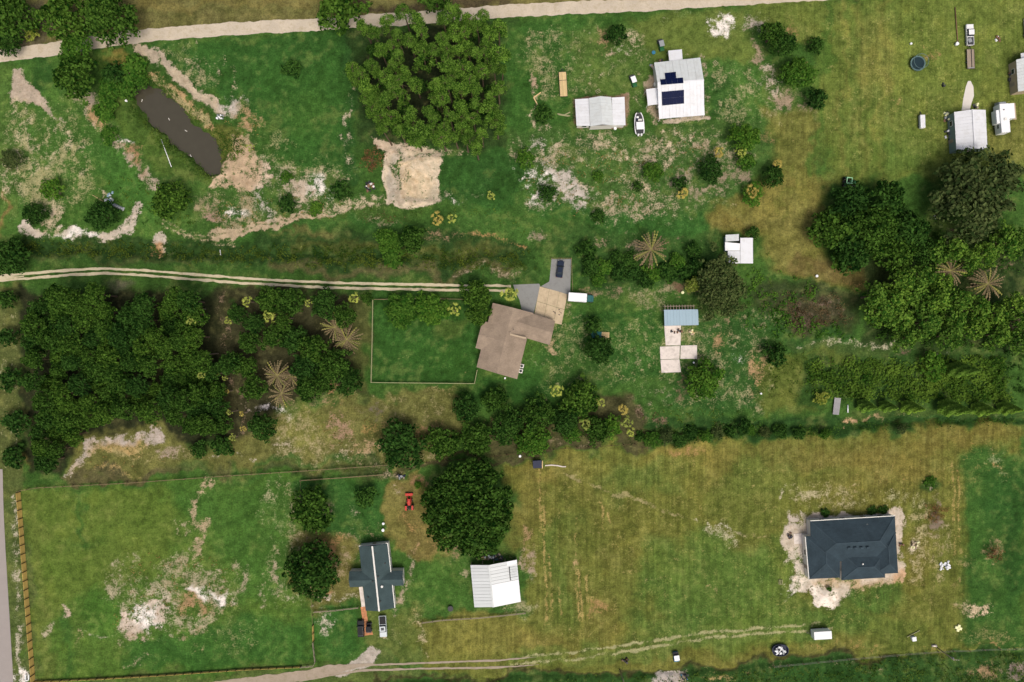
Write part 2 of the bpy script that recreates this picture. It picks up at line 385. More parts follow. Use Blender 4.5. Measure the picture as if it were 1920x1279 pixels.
# track from the pond to the sand pit
for o, k in ((0, 1.15), (9, .95)): over(St(4.5, (395, 448 - o), (480, 432 - o), (560, 412 - o), (640, 396 - o), (700, 384 - o), (760, 384 - o), (800, 384 - o)), (172, 150, 116), k, 4, 3, 4)
base(Pg((410, 430), (560, 400), (720, 385), (820, 390), (700, 410), (560, 430), (430, 450)), (66, 92, 36), .6, 8)
over(Pg((490, 290), (510, 330), (520, 390), (560, 400), (610, 390), (640, 345), (600, 345), (540, 335)), (174, 156, 134), .66, 9, 9, 8)
over(E(600, 355, 18, 16), WHT, .7); over(E(505, 325, 12, 30, -15), (190, 166, 140), .85); over(E(650, 385, 60, 14), TAN, .6); over(E(500, 380, 10, 22), GRY, .7)
over(E(540, 280, 60, 22, 20), (140, 140, 84), .4); over(St(8, (655, 120), (655, 260), (665, 330)), (160, 150, 108), .42, 6)
over(St(5, (656, 180), (656, 300)), (178, 164, 134), .62, 5)
over(E(590, 290, 40, 16), (140, 138, 84), .35)
# sand pit
over(Pg((722, 272), (760, 268), (832, 286), (822, 330), (828, 378), (790, 388), (724, 386), (718, 330)), (204, 186, 156), 1.25, 4, 3, 3)
over(Pg((690, 262), (740, 262), (790, 284), (740, 290), (700, 275)), (190, 168, 140), .9, 4, 4, 4)
over(E(740, 330, 10, 40, 8), (172, 160, 142), 1.2, 6, 3, 3); over(E(785, 350, 22, 26), (208, 186, 148), 1.25, 8, 4, 3)
over(E(835, 290, 26, 4, -8), TAN, .7); over(E(840, 368, 18, 9), (168, 156, 130), .6); over(E(862, 380, 12, 8), WHT, .7)
over(E(885, 365, 30, 12), (150, 140, 110), .4)
for rr, c in ((31, (182, 158, 124)), (24, (204, 178, 136)), (16, (184, 160, 124)), (9, (200, 174, 132))):
    ring = [(778 + rr * 1.1 * math.cos(a), 336 + rr * 1.25 * math.sin(a)) for a in np.linspace(.3 + rr * .05, 3.4 + rr * .06, 16)]
    over(St(1.5, *ring), c, 1.12, 3.2, 12, 3)
for q in (((724, 300), (744, 318), (748, 380)), ((735, 275), (760, 300), (800, 290), (826, 292)), ((730, 380), (770, 374), (824, 376))):
    over(St(2.5, *q), (168, 152, 130), 1.1, 3, 3, 2)
# mid ditch and its banks
base(Pg((-60, 440), (50, 444), (280, 450), (430, 455), (640, 412), (900, 400), (1010, 440), (1030, 480), (1010, 530), (700, 528), (430, 512), (240, 498), (-60, 512)), (48, 82, 30), 1, 8)
base(Pg((40, 448), (250, 446), (440, 460), (660, 440), (900, 436), (1000, 470), (990, 505), (650, 506), (430, 494), (230, 488), (40, 485)), (40, 68, 28), .95, 8)
base(St(8, (560, 468), (700, 470), (840, 478), (930, 480)), (74, 78, 34), .7, 8)
base(St(6, (490, 440), (580, 440), (640, 445)), (96, 90, 50), .7, 6)
base(St(8, (440, 445), (620, 420), (760, 410)), (48, 92, 34), .7, 6)
base(Pg((860, 400), (1000, 390), (1040, 440), (1000, 470), (880, 450)), (58, 96, 36), .9, 10)
over(St(6, (790, 430), (830, 445), (880, 442), (930, 446), (960, 462), (985, 470)), (160, 120, 62), .55, 6, 5, 4)
over(E(840, 448, 24, 8), (140, 112, 80), .6); over(E(715, 410, 50, 10), (140, 128, 96), .45)
base(St(7, (500, 505), (640, 512), (800, 512), (960, 508)), (96, 84, 58), .75, 6); over(St(6, (850, 512), (1000, 515)), (150, 132, 104), .5, 5)
base(St(4, (60, 492), (250, 484), (430, 498)), (70, 78, 44), .6, 5)
base(St(5, (0, 525), (250, 509), (480, 528), (960, 541)), (52, 84, 30), .9, 6)
# left edge strip
base(Pg((-60, 545), (45, 540), (45, 920), (-60, 960)), (82, 90, 46), 1, 6)
for x in (3, 10, 22, 30): over(St(2.2, (x, 590), (x + 2, 880)), (170, 164, 120), .5, 3, 3, 4)
base(E(60, 790, 16, 12), (130, 96, 62), .8); base(E(55, 868, 16, 10), (140, 104, 62), .8)
base(Pg((-60, 900), (60, 890), (60, 1279), (-60, 1290)), (80, 92, 46), .9, 6)
over(St(7, (26, 930), (30, 1060), (36, 1200), (40, 1290)), (172, 164, 140), .55, 5, 3, 5)
# groves
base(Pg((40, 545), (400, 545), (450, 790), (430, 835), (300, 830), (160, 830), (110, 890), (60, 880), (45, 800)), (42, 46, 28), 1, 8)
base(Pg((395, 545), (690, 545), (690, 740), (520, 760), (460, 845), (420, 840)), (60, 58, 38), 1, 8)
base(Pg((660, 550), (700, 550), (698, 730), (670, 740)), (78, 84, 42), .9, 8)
over(St(9, (412, 560), (425, 640), (438, 700), (455, 760), (450, 810)), (138, 112, 88), .5, 8)
base(E(215, 535, 14, 8), (110, 96, 88), .8)
base(Pg((150, 815), (310, 805), (380, 850), (520, 780), (700, 740), (860, 730), (850, 860), (640, 880), (400, 885), (130, 900), (120, 890)), (100, 98, 50), 1, 8)
over(Pg((165, 822), (300, 808), (318, 830), (250, 850), (190, 850), (140, 890), (112, 898), (150, 860)), (168, 156, 146), .68, 6, 6, 6)
over(E(232, 850, 40, 16), (166, 138, 72), .7); over(E(310, 860, 70, 12), (150, 144, 84), .5); over(E(215, 885, 40, 8), (160, 136, 70), .55)
over(E(330, 850, 26, 12), (150, 132, 112), .6); over(St(3, (385, 862), (470, 858)), (176, 166, 150), .6, 4)
base(Pg((110, 893), (250, 884), (420, 880), (420, 892), (120, 908)), (92, 76, 54), .8, 4)
base(E(370, 885, 40, 8), (52, 92, 34), .7)
base(E(560, 800, 50, 40), (116, 116, 54), .7, 14)
for e, c, k in ((E(640, 800, 40, 36), (150, 118, 90), .5), (E(685, 800, 20, 20), (150, 118, 50), .6), (E(590, 755, 60, 10), (140, 116, 80), .5), (E(660, 855, 40, 14), (176, 158, 128), .5),
                (E(800, 765, 50, 20), (140, 128, 86), .4), (E(700, 770, 30, 14), (96, 86, 72), .6), (E(820, 735, 36, 6), (172, 150, 100), .5), (E(500, 765, 24, 8), WHT, .65),
                (E(520, 838, 20, 8), (180, 166, 140), .6), (E(690, 850, 24, 26), (160, 132, 90), .5), (E(780, 800, 60, 16), (140, 108, 64), .5), (E(625, 735, 14, 16), (150, 108, 66), .7)):
    over(e, c, k, 8, 10, 8)
base(St(8, (470, 870), (620, 862), (700, 866)), (50, 90, 34), .8, 7)
base(St(8, (500, 885), (620, 882), (760, 876)), (66, 74, 42), .8, 5)
over(E(720, 880, 30, 9), (156, 140, 110), .5)
# brown-roofed house: lawn, yard
base(Pg((698, 562), (900, 556), (893, 718), (697, 717)), (36, 84, 28), 1, 4, 3, 2)
base(E(800, 660, 70, 30), (50, 92, 30), .6, 18); over(St(3, (745, 672), (810, 673)), (130, 140, 70), .45, 5)
over(E(835, 687, 8, 6), (130, 130, 70), .45); over(E(872, 698, 9, 6), (140, 130, 70), .45); base(E(855, 605, 30, 20), (78, 92, 38), .6, 12)
base(Pg((700, 545), (960, 548), (890, 562), (700, 562)), (44, 82, 30), .9, 5)
base(Pg((900, 720), (1000, 705), (1060, 600), (1250, 580), (1240, 700), (1060, 740), (880, 760)), (42, 86, 30), 1, 10)
base(E(1080, 690, 60, 40), (56, 90, 34), .6, 16); base(E(1190, 650, 34, 40), (56, 100, 36), .7, 14)
for e, c, k in ((E(1040, 652, 14, 12), (160, 138, 96), .7), (E(1000, 680, 12, 22), (140, 140, 100), .4), (E(1100, 705, 34, 16), (124, 110, 76), .5), (E(1195, 670, 16, 12), (150, 134, 100), .45),
                (E(1065, 570, 12, 34, -15), (150, 134, 100), .45), (E(1115, 545, 18, 12), (150, 116, 66), .65), (E(1170, 545, 60, 14), (128, 108, 80), .55), (E(1270, 545, 42, 14), (112, 86, 62), .8),
                (E(1220, 560, 40, 24), (140, 132, 92), .4), (E(1010, 440, 18, 14), (150, 130, 108), .5), (E(1135, 455, 26, 14), (160, 130, 106), .55), (E(1195, 455, 20, 20), (140, 120, 96), .6),
                (E(1260, 445, 50, 8), (112, 96, 70), .5), (E(985, 705, 24, 8), (150, 136, 100), .4)):
    over(e, c, k, 7, 8, 7)
base(Pg((1000, 430), (1340, 430), (1360, 520), (1300, 560), (1100, 540), (1060, 480)), (46, 80, 32), .85, 10)
base(Pg((1080, 500), (1300, 500), (1300, 525), (1100, 525)), (38, 70, 28), .9, 8)
base(Pg((1310, 590), (1500, 590), (1600, 620), (1560, 650), (1440, 640), (1430, 760), (1300, 780), (1240, 740), (1310, 640)), (44, 84, 32), 1, 12)
for e, c, k in ((E(1355, 650, 12, 22), (160, 128, 80), .6), (E(1340, 615, 24, 10), (140, 126, 90), .45), (E(1380, 690, 10, 10), (150, 150, 90), .5), (E(1425, 700, 14, 28), (168, 132, 84), .6),
                (E(1430, 760, 18, 14), (150, 140, 96), .5), (E(1395, 676, 10, 6), WHT, .6), (E(1280, 680, 6, 6), TAN, .3), (E(1280, 725, 16, 30), (110, 90, 64), .6), (E(1235, 730, 16, 12), (150, 140, 112), .4),
                (E(1220, 745, 20, 10), (150, 134, 110), .4), (E(1280, 760, 60, 6), (160, 148, 96), .4), (E(1320, 775, 60, 8), (140, 140, 80), .35), (E(1370, 605, 14, 10), (140, 116, 84), .5)):
    over(e, c, k, 7, 8, 7)
base(Pg((1410, 510), (1560, 530), (1610, 570), (1590, 620), (1480, 620), (1400, 580)), (52, 66, 36), .95, 10)
base(E(1520, 585, 55, 30), (80, 68, 52), .8, 12)
over(E(1530, 580, 50, 26), (108, 88, 74), .45, 10)
base(Pg((1480, 640), (1900, 640), (1930, 660), (1700, 665), (1490, 660)), (60, 84, 40), .9, 8)
over(St(7, (1500, 642), (1620, 640), (1700, 648)), (186, 178, 146), .42, 5); over(E(1770, 655, 14, 5), WHT, .5); over(E(1710, 665, 22, 12), (104, 84, 66), .6)
base(Pg((1440, 665), (1600, 660), (1530, 760), (1440, 770)), (84, 96, 36), 1, 10)
base(Pg((1500, 670), (1890, 665), (1890, 755), (1510, 755)), (44, 76, 28), .95, 10)
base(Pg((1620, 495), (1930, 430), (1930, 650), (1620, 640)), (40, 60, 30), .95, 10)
over(E(1790, 440, 34, 10), (90, 70, 56), .7); over(E(1860, 500, 50, 12, -25), (118, 98, 74), .5); over(E(1900, 620, 20, 40), (70, 52, 48), .7)
base(Pg((1600, 772), (1700, 765), (1930, 758), (1930, 778), (1620, 790)), (62, 84, 36), .8, 6)
over(E(1597, 785, 16, 7), (172, 136, 92), .8, 5); over(E(1643, 783, 18, 6), (172, 134, 88), .8, 5); over(E(1700, 780, 26, 4), (150, 136, 92), .5); over(E(1840, 782, 30, 4), (160, 150, 120), .5)
base(Pg((1200, 775), (1500, 780), (1600, 785), (1930, 772), (1930, 792), (1640, 806), (1440, 826), (1200, 835)), (36, 70, 28), .9, 6)
base(Pg((870, 800), (1190, 740), (1200, 830), (950, 850), (900, 830)), (74, 66, 44), .9, 10)
over(E(950, 780, 60, 8, -8), (140, 104, 68), .55); over(E(1080, 830, 50, 8), (140, 122, 92), .5); over(E(1230, 785, 14, 10), (120, 92, 72), .7); over(E(1195, 770, 12, 22), (120, 98, 76), .6)
base(St(5, (740, 872), (860, 862), (960, 852), (1060, 840), (1200, 832)), (78, 66, 46), .9, 4)
# south-west lot
base(Pg((48, 926), (400, 905), (570, 895), (592, 1252), (66, 1279)), (72, 102, 34), 1, 6)
base(Pg((60, 926), (330, 915), (330, 1050), (220, 1100), (70, 1150)), (86, 106, 36), .85, 16)
base(Pg((300, 915), (560, 900), (580, 1120), (470, 1130), (380, 1000)), (58, 98, 34), .8, 16)
base(Pg((230, 1200), (580, 1150), (588, 1245), (240, 1262)), (46, 92, 32), .85, 14)
base(E(190, 1150, 32, 45), (62, 104, 32), .7, 10); base(St(6, (150, 920), (148, 1020)), (50, 90, 32), .8, 6); base(E(148, 1022, 22, 6), (52, 92, 34), .7); base(St(8, (115, 1150), (125, 1270)), (48, 90, 32), .7, 8)
base(Pg((48, 926), (80, 924), (90, 1279), (66, 1279)), (92, 104, 42), .6, 8)
for e, c, k in ((E(372, 1100, 24, 34, 10), WHT, .84), (E(420, 1112, 20, 24), WHT, .82), (E(262, 1160, 52, 32, -25), (190, 172, 154), .82), (E(285, 1180, 18, 10), WHT, .6), (E(265, 1150, 18, 14), WHT, .65),
                (E(330, 1085, 36, 36), (150, 138, 102), .5), (E(250, 1080, 60, 14, -10), (150, 140, 108), .42), (E(410, 1085, 50, 26), (150, 140, 108), .48), (E(360, 1140, 26, 16), (160, 124, 80), .6), (E(440, 1150, 24, 14), (160, 124, 84), .55),
                (E(340, 1190, 18, 10), (150, 120, 88), .55), (E(128, 1148, 12, 14), (172, 152, 130), .6), (E(85, 1175, 12, 24), (160, 150, 120), .5), (E(145, 1200, 8, 30), (150, 130, 90), .45), (E(270, 1240, 40, 6, -8), (160, 140, 110), .5),
                (E(375, 1215, 30, 16), (140, 130, 80), .35), (E(345, 990, 18, 12), (160, 146, 112), .5), (E(460, 1090, 10, 26), (150, 136, 108), .5), (E(520, 1090, 10, 40), (160, 142, 116), .55), (E(500, 1130, 20, 20), (150, 140, 112), .4),
                (E(500, 950, 20, 50), (150, 146, 104), .4), (E(530, 1000, 14, 60), (130, 136, 84), .35), (E(40, 1265, 14, 6), WHT, .7)):
    over(e, c, k, 6, 9, 8)
over(E(250, 1195, 60, 12), (168, 146, 124), .5, 8); over(E(450, 1190, 60, 40), (140, 136, 84), .32, 14)
over(St(8, (392, 905), (370, 945), (362, 975), (385, 990), (368, 1030), (362, 1060)), (166, 144, 108), .6, 6, 6, 7)
over(St(2.5, (140, 1165), (165, 1190), (200, 1196)), (150, 148, 120), .5, 3, 3, 3)
base(Pg((560, 905), (720, 892), (722, 1000), (600, 1010)), (46, 90, 34), .9, 6)
over(E(650, 1000, 60, 14), (150, 130, 90), .5); over(E(610, 950, 10, 14), (130, 110, 90), .5); over(E(662, 960, 10, 22), (150, 140, 112), .45)
# cross-roofed house yard
base(Pg((555, 990), (660, 1000), (680, 1140), (590, 1145), (530, 1100)), (112, 98, 52), .9, 12)
over(E(620, 1040, 26, 40), (158, 116, 60), .55); over(E(615, 1115, 24, 22), (156, 112, 56), .6); over(E(640, 1080, 18, 30), (150, 130, 100), .5); over(E(625, 1130, 50, 7), (176, 168, 150), .6)
over(E(660, 1045, 22, 34), (146, 128, 96), .5)
base(Pg((585, 1148), (672, 1145), (680, 1200), (600, 1240)), (48, 94, 34), .9, 6); over(E(610, 1165, 16, 20), (180, 170, 150), .6)
base(Pg((724, 890), (800, 880), (800, 1000), (870, 1040), (850, 1060), (770, 1040), (725, 1020)), (126, 100, 54), .95, 8)
base(Pg((724, 900), (752, 898), (756, 1010), (726, 1015)), (128, 112, 58), .9, 5)
over(E(775, 985, 12, 30, -30), (166, 126, 60), .6); over(E(752, 905, 14, 14), (180, 170, 155), .55); over(E(795, 900, 40, 14), (136, 100, 62), .6)
base(Pg((760, 1040), (870, 1050), (880, 1140), (800, 1150), (770, 1120)), (60, 98, 34), .9, 10); over(St(9, (770, 1020), (765, 1060), (755, 1110), (745, 1140)), (156, 140, 114), .6, 7)
over(E(830, 1035, 50, 12, 15), (160, 120, 58), .5); over(E(865, 1070, 10, 50), (150, 136, 104), .5); over(E(900, 1040, 60, 10), (140, 110, 80), .6)
base(Pg((685, 1145), (800, 1140), (790, 1240), (700, 1230)), (84, 98, 42), .9, 8)
over(E(740, 1190, 22, 20), (176, 162, 132), .5); over(E(775, 1160, 30, 14, -35), (150, 136, 76), .5); over(E(665, 1225, 10, 10), TAN, .4); over(St(7, (792, 1160), (794, 1215)), (170, 156, 116), .5, 6)
# south-east hayfield
base(Pg((945, 862), (1200, 838), (1440, 828), (1640, 810), (1930, 795), (1930, 1232), (1700, 1222), (1400, 1248), (1000, 1272), (790, 1262), (792, 1160), (985, 1150), (985, 1000), (948, 930)), (98, 102, 40), 1, 7, mow=.9)
for e, c, a in ((E(1500, 860, 180, 26), (112, 102, 46), .8), (E(1800, 825, 120, 18), (122, 98, 44), .85), (E(1640, 870, 120, 40), (118, 100, 44), .8), (E(1290, 852, 60, 18), (140, 112, 52), .8), (E(1020, 885, 60, 24), (128, 104, 48), .8),
                (E(985, 960, 30, 60), (116, 102, 46), .7), (E(1090, 900, 60, 40), (104, 100, 42), .6), (E(1250, 960, 140, 50), (100, 102, 38), .6), (E(1340, 1100, 130, 90), (74, 104, 38), .85), (E(1200, 900, 70, 26), (82, 102, 40), .7), (E(1430, 880, 60, 30), (86, 104, 40), .7), (E(1080, 1000, 50, 50), (84, 102, 40), .6), (E(1250, 1040, 60, 30), (80, 102, 38), .6), (E(1560, 900, 50, 16), (90, 104, 40), .6), (E(1270, 1170, 90, 24), (72, 102, 38), .8),
                (E(1420, 1180, 90, 40), (96, 116, 42), .7), (E(1480, 1080, 50, 70), (82, 106, 38), .7), (E(1120, 1160, 50, 30), (116, 106, 46), .7), (E(1000, 1210, 90, 24), (128, 108, 50), .8), (E(880, 1190, 80, 26), (120, 110, 48), .85),
                (E(1140, 1000, 90, 60), (98, 98, 38), .6), (E(1550, 1170, 110, 34), (66, 98, 36), .8), (E(1640, 1110, 70, 26), (60, 96, 34), .8), (E(1400, 1235, 200, 10), (116, 104, 46), .7), (E(1690, 1190, 80, 30), (88, 102, 38), .7),
                (E(1040, 1080, 16, 60), (66, 98, 34), .6), (E(1620, 930, 90, 30), (110, 100, 42), .7), (E(1420, 930, 80, 60), (92, 102, 38), .6), (E(1780, 930, 30, 90), (104, 104, 42), .6), (E(1725, 1050, 30, 60), (116, 100, 40), .8)):
    base(e, c, a, 18, 20, 8)
base(Pg((1797, 850), (1850, 846), (1930, 858), (1930, 1240), (1810, 1200), (1804, 1000)), (48, 90, 32), .95, 13, 10, 5, mow=.1)
over(E(1860, 1036, 15, 12), (164, 140, 112), .95, 4, 4, 3)
base(E(1885, 930, 40, 70), (38, 82, 30), .7, 20); base(E(1900, 1040, 20, 90), (28, 70, 24), .7, 8)
over(E(1870, 872, 22, 30, -30), (140, 150, 96), .45)
for x, y0, y1 in ((1019, 930, 1160), (1010, 880, 1000), (1030, 1040, 1160), (1046, 1100, 1150), (1078, 960, 1165), (1086, 1070, 1165), (1100, 1080, 1160), (1108, 1120, 1160), (1128, 940, 1000), (1140, 960, 980), (1785, 860, 1040), (1795, 880, 1090)):
    over(St(2.2, (x, y0), (x + 5, y1)), (156, 136, 60), .8, 3, 2, 2)
for y in (838, 848, 858, 880, 890, 905): over(St(1.8, (1600, y + 14), (1750, y + 4), (1920, y - 14)), (146, 110, 50), .4, 3, 3, 3)
over(St(4, (1060, 890), (1160, 925), (1300, 975), (1440, 1010)), (140, 132, 76), .7, 4, 3, 4)
for e, c, k in ((E(1290, 850, 44, 16), (156, 118, 60), .5), (E(1120, 1145, 24, 16), (152, 118, 60), .5), (E(1080, 1050, 16, 12), (166, 136, 84), .5), (E(1115, 997, 16, 8), (166, 140, 88), .5), (E(1350, 1003, 40, 14, 12), (170, 164, 130), .45),
                (E(1340, 985, 26, 6), (196, 190, 170), .4), (E(1465, 930, 8, 14, 20), (214, 204, 180), .7), (E(1325, 1105, 30, 6, -8), (160, 136, 84), .4), (E(1230, 1080, 50, 10), (150, 134, 76), .35), (E(1185, 1070, 24, 14), (146, 134, 60), .4),
                (E(990, 1050, 14, 40), (150, 132, 108), .65), (E(975, 1140, 30, 22), (140, 136, 92), .5), (E(990, 1005, 12, 20), (152, 122, 78), .5), (E(1660, 940, 60, 14), (160, 158, 110), .4), (E(1520, 935, 50, 12), (170, 160, 120), .45),
                (E(1755, 985, 16, 22), (120, 104, 88), .75), (E(1752, 940, 14, 14), (124, 110, 88), .5), (E(1765, 1040, 12, 16), (150, 132, 100), .5), (E(1715, 1022, 7, 14), (180, 168, 140), .7), (E(1830, 1142, 26, 7), (204, 178, 140), .85),
                (E(1805, 1140, 12, 5), (190, 166, 130), .7), (E(1860, 1037, 24, 20), (150, 128, 84), .6), (E(1810, 1062, 30, 16), (130, 120, 68), .4), (E(1740, 1100, 40, 5), (136, 122, 62), .5), (E(1795, 1105, 6, 50), (136, 122, 60), .45), (E(1750, 1130, 5, 40), (132, 122, 60), .45),
                (E(1850, 1190, 60, 26), (130, 124, 66), .4), (E(1760, 1212, 40, 4), (166, 120, 62), .6), (E(1860, 1212, 70, 4), (164, 122, 70), .6), (E(1580, 1215, 120, 5), (150, 118, 54), .5), (E(1440, 1090, 14, 4), (196, 184, 140), .5)):
    over(e, c, k, 6, 8, 6)
base(E(1742, 908, 19, 12), DEEP, .95, 5, 4, 3); over(E(1742, 912, 6, 6), (170, 150, 130), .8, 3, 2, 2)
for q in (((960, 1237), (1100, 1218), (1235, 1198), (1340, 1184), (1435, 1177), (1540, 1168)), ((960, 1249), (1100, 1231), (1235, 1210), (1340, 1194), (1435, 1187), (1560, 1180))):
    over(St(2.6, *q), (150, 150, 96), .9, 3.0, 2, 2)
base(Pg((960, 1225), (1240, 1190), (1440, 1170), (1560, 1160), (1560, 1185), (1240, 1220), (960, 1258)), (86, 108, 44), .6, 6)
# sand apron of the dark-roofed house
over(Pg((1472, 985), (1500, 962), (1530, 968), (1680, 958), (1692, 975), (1694, 1085), (1660, 1094), (1605, 1104), (1592, 1120), (1572, 1138), (1545, 1136), (1532, 1112), (1480, 1112), (1484, 1060), (1470, 1020)), (186, 172, 152), .97, 6, 6, 6)
over(E(1490, 980, 14, 14), (176, 164, 150), .95); over(E(1552, 1118, 20, 18), (222, 210, 194), 1.1, 5); over(E(1500, 1070, 14, 30), (206, 194, 176), .9); over(E(1485, 1112, 8, 4), WHT, .8)
over(E(1610, 1092, 40, 6), (176, 150, 110), .6); over(E(1688, 1080, 10, 12), (190, 150, 108), .85)
# bottom lane, ditch, rough ground beyond
base(Pg((60, 1279), (590, 1252), (700, 1225), (800, 1262), (700, 1300), (60, 1320)), (78, 94, 44), .9, 5)
base(Pg((640, 1285), (1000, 1272), (1300, 1256), (1500, 1242), (1700, 1225), (1760, 1216), (1930, 1216), (1980, 1330), (640, 1330)), (44, 78, 30), 1, 6)
base(St(4, (640, 1283), (780, 1273), (1000, 1268), (1200, 1260), (1420, 1246), (1560, 1236), (1680, 1226)), (62, 56, 34), .9, 4)
over(Pg((610, 1262), (660, 1238), (700, 1216), (712, 1224), (700, 1250), (640, 1270)), (168, 158, 146), 1.0, 5, 4, 3)
over(Pg((1232, 1262), (1290, 1258), (1290, 1290), (1225, 1290)), (168, 160, 152), .9, 5, 3, 3); over(E(1350, 1272, 46, 14), (160, 136, 72), .55); over(E(1650, 1254, 8, 10), (170, 134, 90), .7); over(E(1490, 1252, 80, 6), (140, 130, 88), .45)
over(E(1860, 1260, 60, 22), (150, 120, 80), .5); over(E(1910, 1260, 30, 22), (128, 112, 100), .65); over(E(1600, 1250, 60, 8), (132, 122, 86), .4)
over(E(1400, 1265, 30, 14), (150, 128, 70), .4); base(E(1560, 1270, 160, 14), (36, 76, 28), .7, 10)

# ---- patchy swards: dry, lush and thin places of a few metres
def sstep(v, a, b):
    t = np.clip((v - a) / (b - a), 0, 1); return t * t * (3 - 2 * t)
A = fbm(PX, PY, 70, 101, 5); B = fbm(PX, PY, 26, 111, 4); C = fbm(PX, PY, 9, 121, 3); D = fbm(PX, PY, 34, 131, 5)
rgb = BASE[..., :3]
k = (sstep(A * .5 + B * .5, .5, .66) * .75)[..., None]; rgb = rgb * (1 - k) + rgb * np.array((1.28, 1.15, 1.08)) * k
k = (sstep(B * .6 + A * .4, .50, .34) * .75)[..., None]; rgb = rgb * (1 - k) + rgb * np.array((.80, .85, .72)) * k
k = (sstep(D * .5 + C * .5, .52, .72) * .38)[..., None]; rgb = rgb * (1 - k) + (rgb * .6 + np.array(lin((132, 122, 72))) * .5) * k
k = (sstep(D * .6 + C * .4, .44, .32) * .5)[..., None]; rgb = rgb * (1 - k) + rgb * np.array((.70, .80, .66)) * k
rgb = rgb * (1 + (C - .5) * .7)[..., None]
ratio = rgb[..., 0] / (rgb[..., 1] + 1e-6); rgb[..., 0] = np.where(ratio > 1, rgb[..., 1] * (1 + (ratio - 1) * .48), rgb[..., 0])
rgb[..., 0] = np.maximum(rgb[..., 0], .27 * rgb[..., 1]); rgb[..., 2] = np.where(rgb[..., 0] < .6 * rgb[..., 1], np.minimum(rgb[..., 2], .15 * rgb[..., 1] + .004), rgb[..., 2])
lum = (rgb * np.array((.25, .65, .1))).sum(-1, keepdims=True); rgb = (rgb * .85 + lum * np.array((1.05, 1.0, .62)) * .15) * np.array((.93, 1.0, .94))
BASE[..., :3] = rgb
ol = OVER[..., :3].mean(-1, keepdims=True); OVER[..., :3] = (OVER[..., :3] * .74 + ol * np.array((1.03, 1.0, .95)) * .26) * 1.06
Mm = sstep(fbm(PX, PY, 30, 151, 5) * .5 + fbm(PX, PY, 8, 161, 3) * .5, .36, .64)
OVER[..., 3] *= np.where(OVER[..., 3] > .85, 1.0 + .1 * C, .62 + .62 * Mm)
# ---- relief: ditches, pond, banks, tussocks
ZZ += ((fbm(PX, PY, 60, 61) - .5) * .25).astype(np.float32) + ((fbm(PX, PY, 9, 71, 3) - .5) * .10).astype(np.float32)
POND = [(246, 172), (256, 160), (270, 157), (296, 165), (330, 196), (366, 230), (396, 256), (413, 278), (413, 305), (405, 326), (390, 322), (360, 300), (322, 270), (280, 232), (254, 200)]
relief(('p', POND), -2.6, 8, 4, 4)
relief(St(9, (280, 130), (340, 180), (410, 230), (440, 260)), .7, 10)
relief(St(9, (190, 220), (240, 280), (290, 330)), .6, 10)
relief(St(7, (40, 468), (240, 470), (430, 478), (650, 478), (990, 490)), -1.3, 12)
relief(St(6, (1090, 512), (1300, 515)), -.8, 10)
relief(St(4, (1200, 815), (1440, 805), (1640, 795), (1930, 784)), -1.0, 8)
relief(St(3, (640, 1280), (1000, 1270), (1300, 1258), (1560, 1238), (1760, 1222), (1930, 1222)), -.8, 7)
relief(E(1550, 1118, 14, 12), .9, 12); relief(E(775, 330, 40, 40), -.5, 14); relief(E(1860, 1036, 14, 12), .8, 10); relief(E(1742, 908, 10, 6), -.5, 6)
def flat(sh, f=4, z=0.0):
    sl, q = weight(sh, f, 0, 0); ZZ[sl] = ZZ[sl] * (1 - q) + z * q
ROAD_N = [(-70, 112), (0, 106), (100, 92), (242, 70), (420, 55), (610, 45), (800, 32), (950, 21), (1200, 9), (1390, -2), (1600, -14), (2000, -34)]
flat(('s', ROAD_N, 17))
DRIVE = [(-60, 524), (0, 522), (60, 517), (130, 511), (200, 508), (262, 511), (360, 519), (480, 528), (620, 535), (760, 538), (880, 540), (968, 542)]
flat(('s', DRIVE, 10))
flat(St(20, (-6, 900), (2, 1060), (14, 1330)))
LANE = [(300, 1300), (480, 1277), (560, 1268), (620, 1256), (700, 1244)]
flat(('s', LANE, 14))
for q in (Pg((1060, 165), (1190, 165), (1190, 250), (1060, 250)), Pg((1195, 85), (1340, 85), (1340, 235), (1195, 235)), Pg((1765, 185), (1940, 80), (1940, 290), (1770, 300)),
          Pg((645, 1005), (770, 1005), (770, 1200), (660, 1200)), Pg((870, 1035), (990, 1035), (990, 1150), (870, 1150)), Pg((1480, 950), (1700, 950), (1700, 1095), (1500, 1095)),
          Pg((880, 480), (1110, 480), (1110, 720), (880, 720)), Pg((1230, 560), (1320, 560), (1320, 705), (1230, 705)), Pg((1350, 430), (1420, 430), (1420, 500), (1350, 500))):
    flat(q, 5)
def gz(x, y):
    """height of the ground at a world position"""
    i = int(np.clip(np.searchsorted(GX, x) - 1, 0, len(GX) - 2)); j = int(np.clip(np.searchsorted(GY, y) - 1, 0, len(GY) - 2))
    u = (x - GX[i]) / (GX[i + 1] - GX[i]); v = (y - GY[j]) / (GY[j + 1] - GY[j])
    return float((ZZ[j, i] * (1 - u) + ZZ[j, i + 1] * u) * (1 - v) + (ZZ[j + 1, i] * (1 - u) + ZZ[j + 1, i + 1] * u) * v)
def gzv(x, y):
    i = np.clip(np.searchsorted(GX, x) - 1, 0, len(GX) - 2); j = np.clip(np.searchsorted(GY, y) - 1, 0, len(GY) - 2)
    u = (x - GX[i]) / (GX[i + 1] - GX[i]); v = (y - GY[j]) / (GY[j + 1] - GY[j])
    return (ZZ[j, i] * (1 - u) + ZZ[j, i + 1] * u) * (1 - v) + (ZZ[j + 1, i] * (1 - u) + ZZ[j + 1, i + 1] * u) * v
def G(px, py):
    x, y = W(px, py); return Vector((x, y, gz(x, y)))

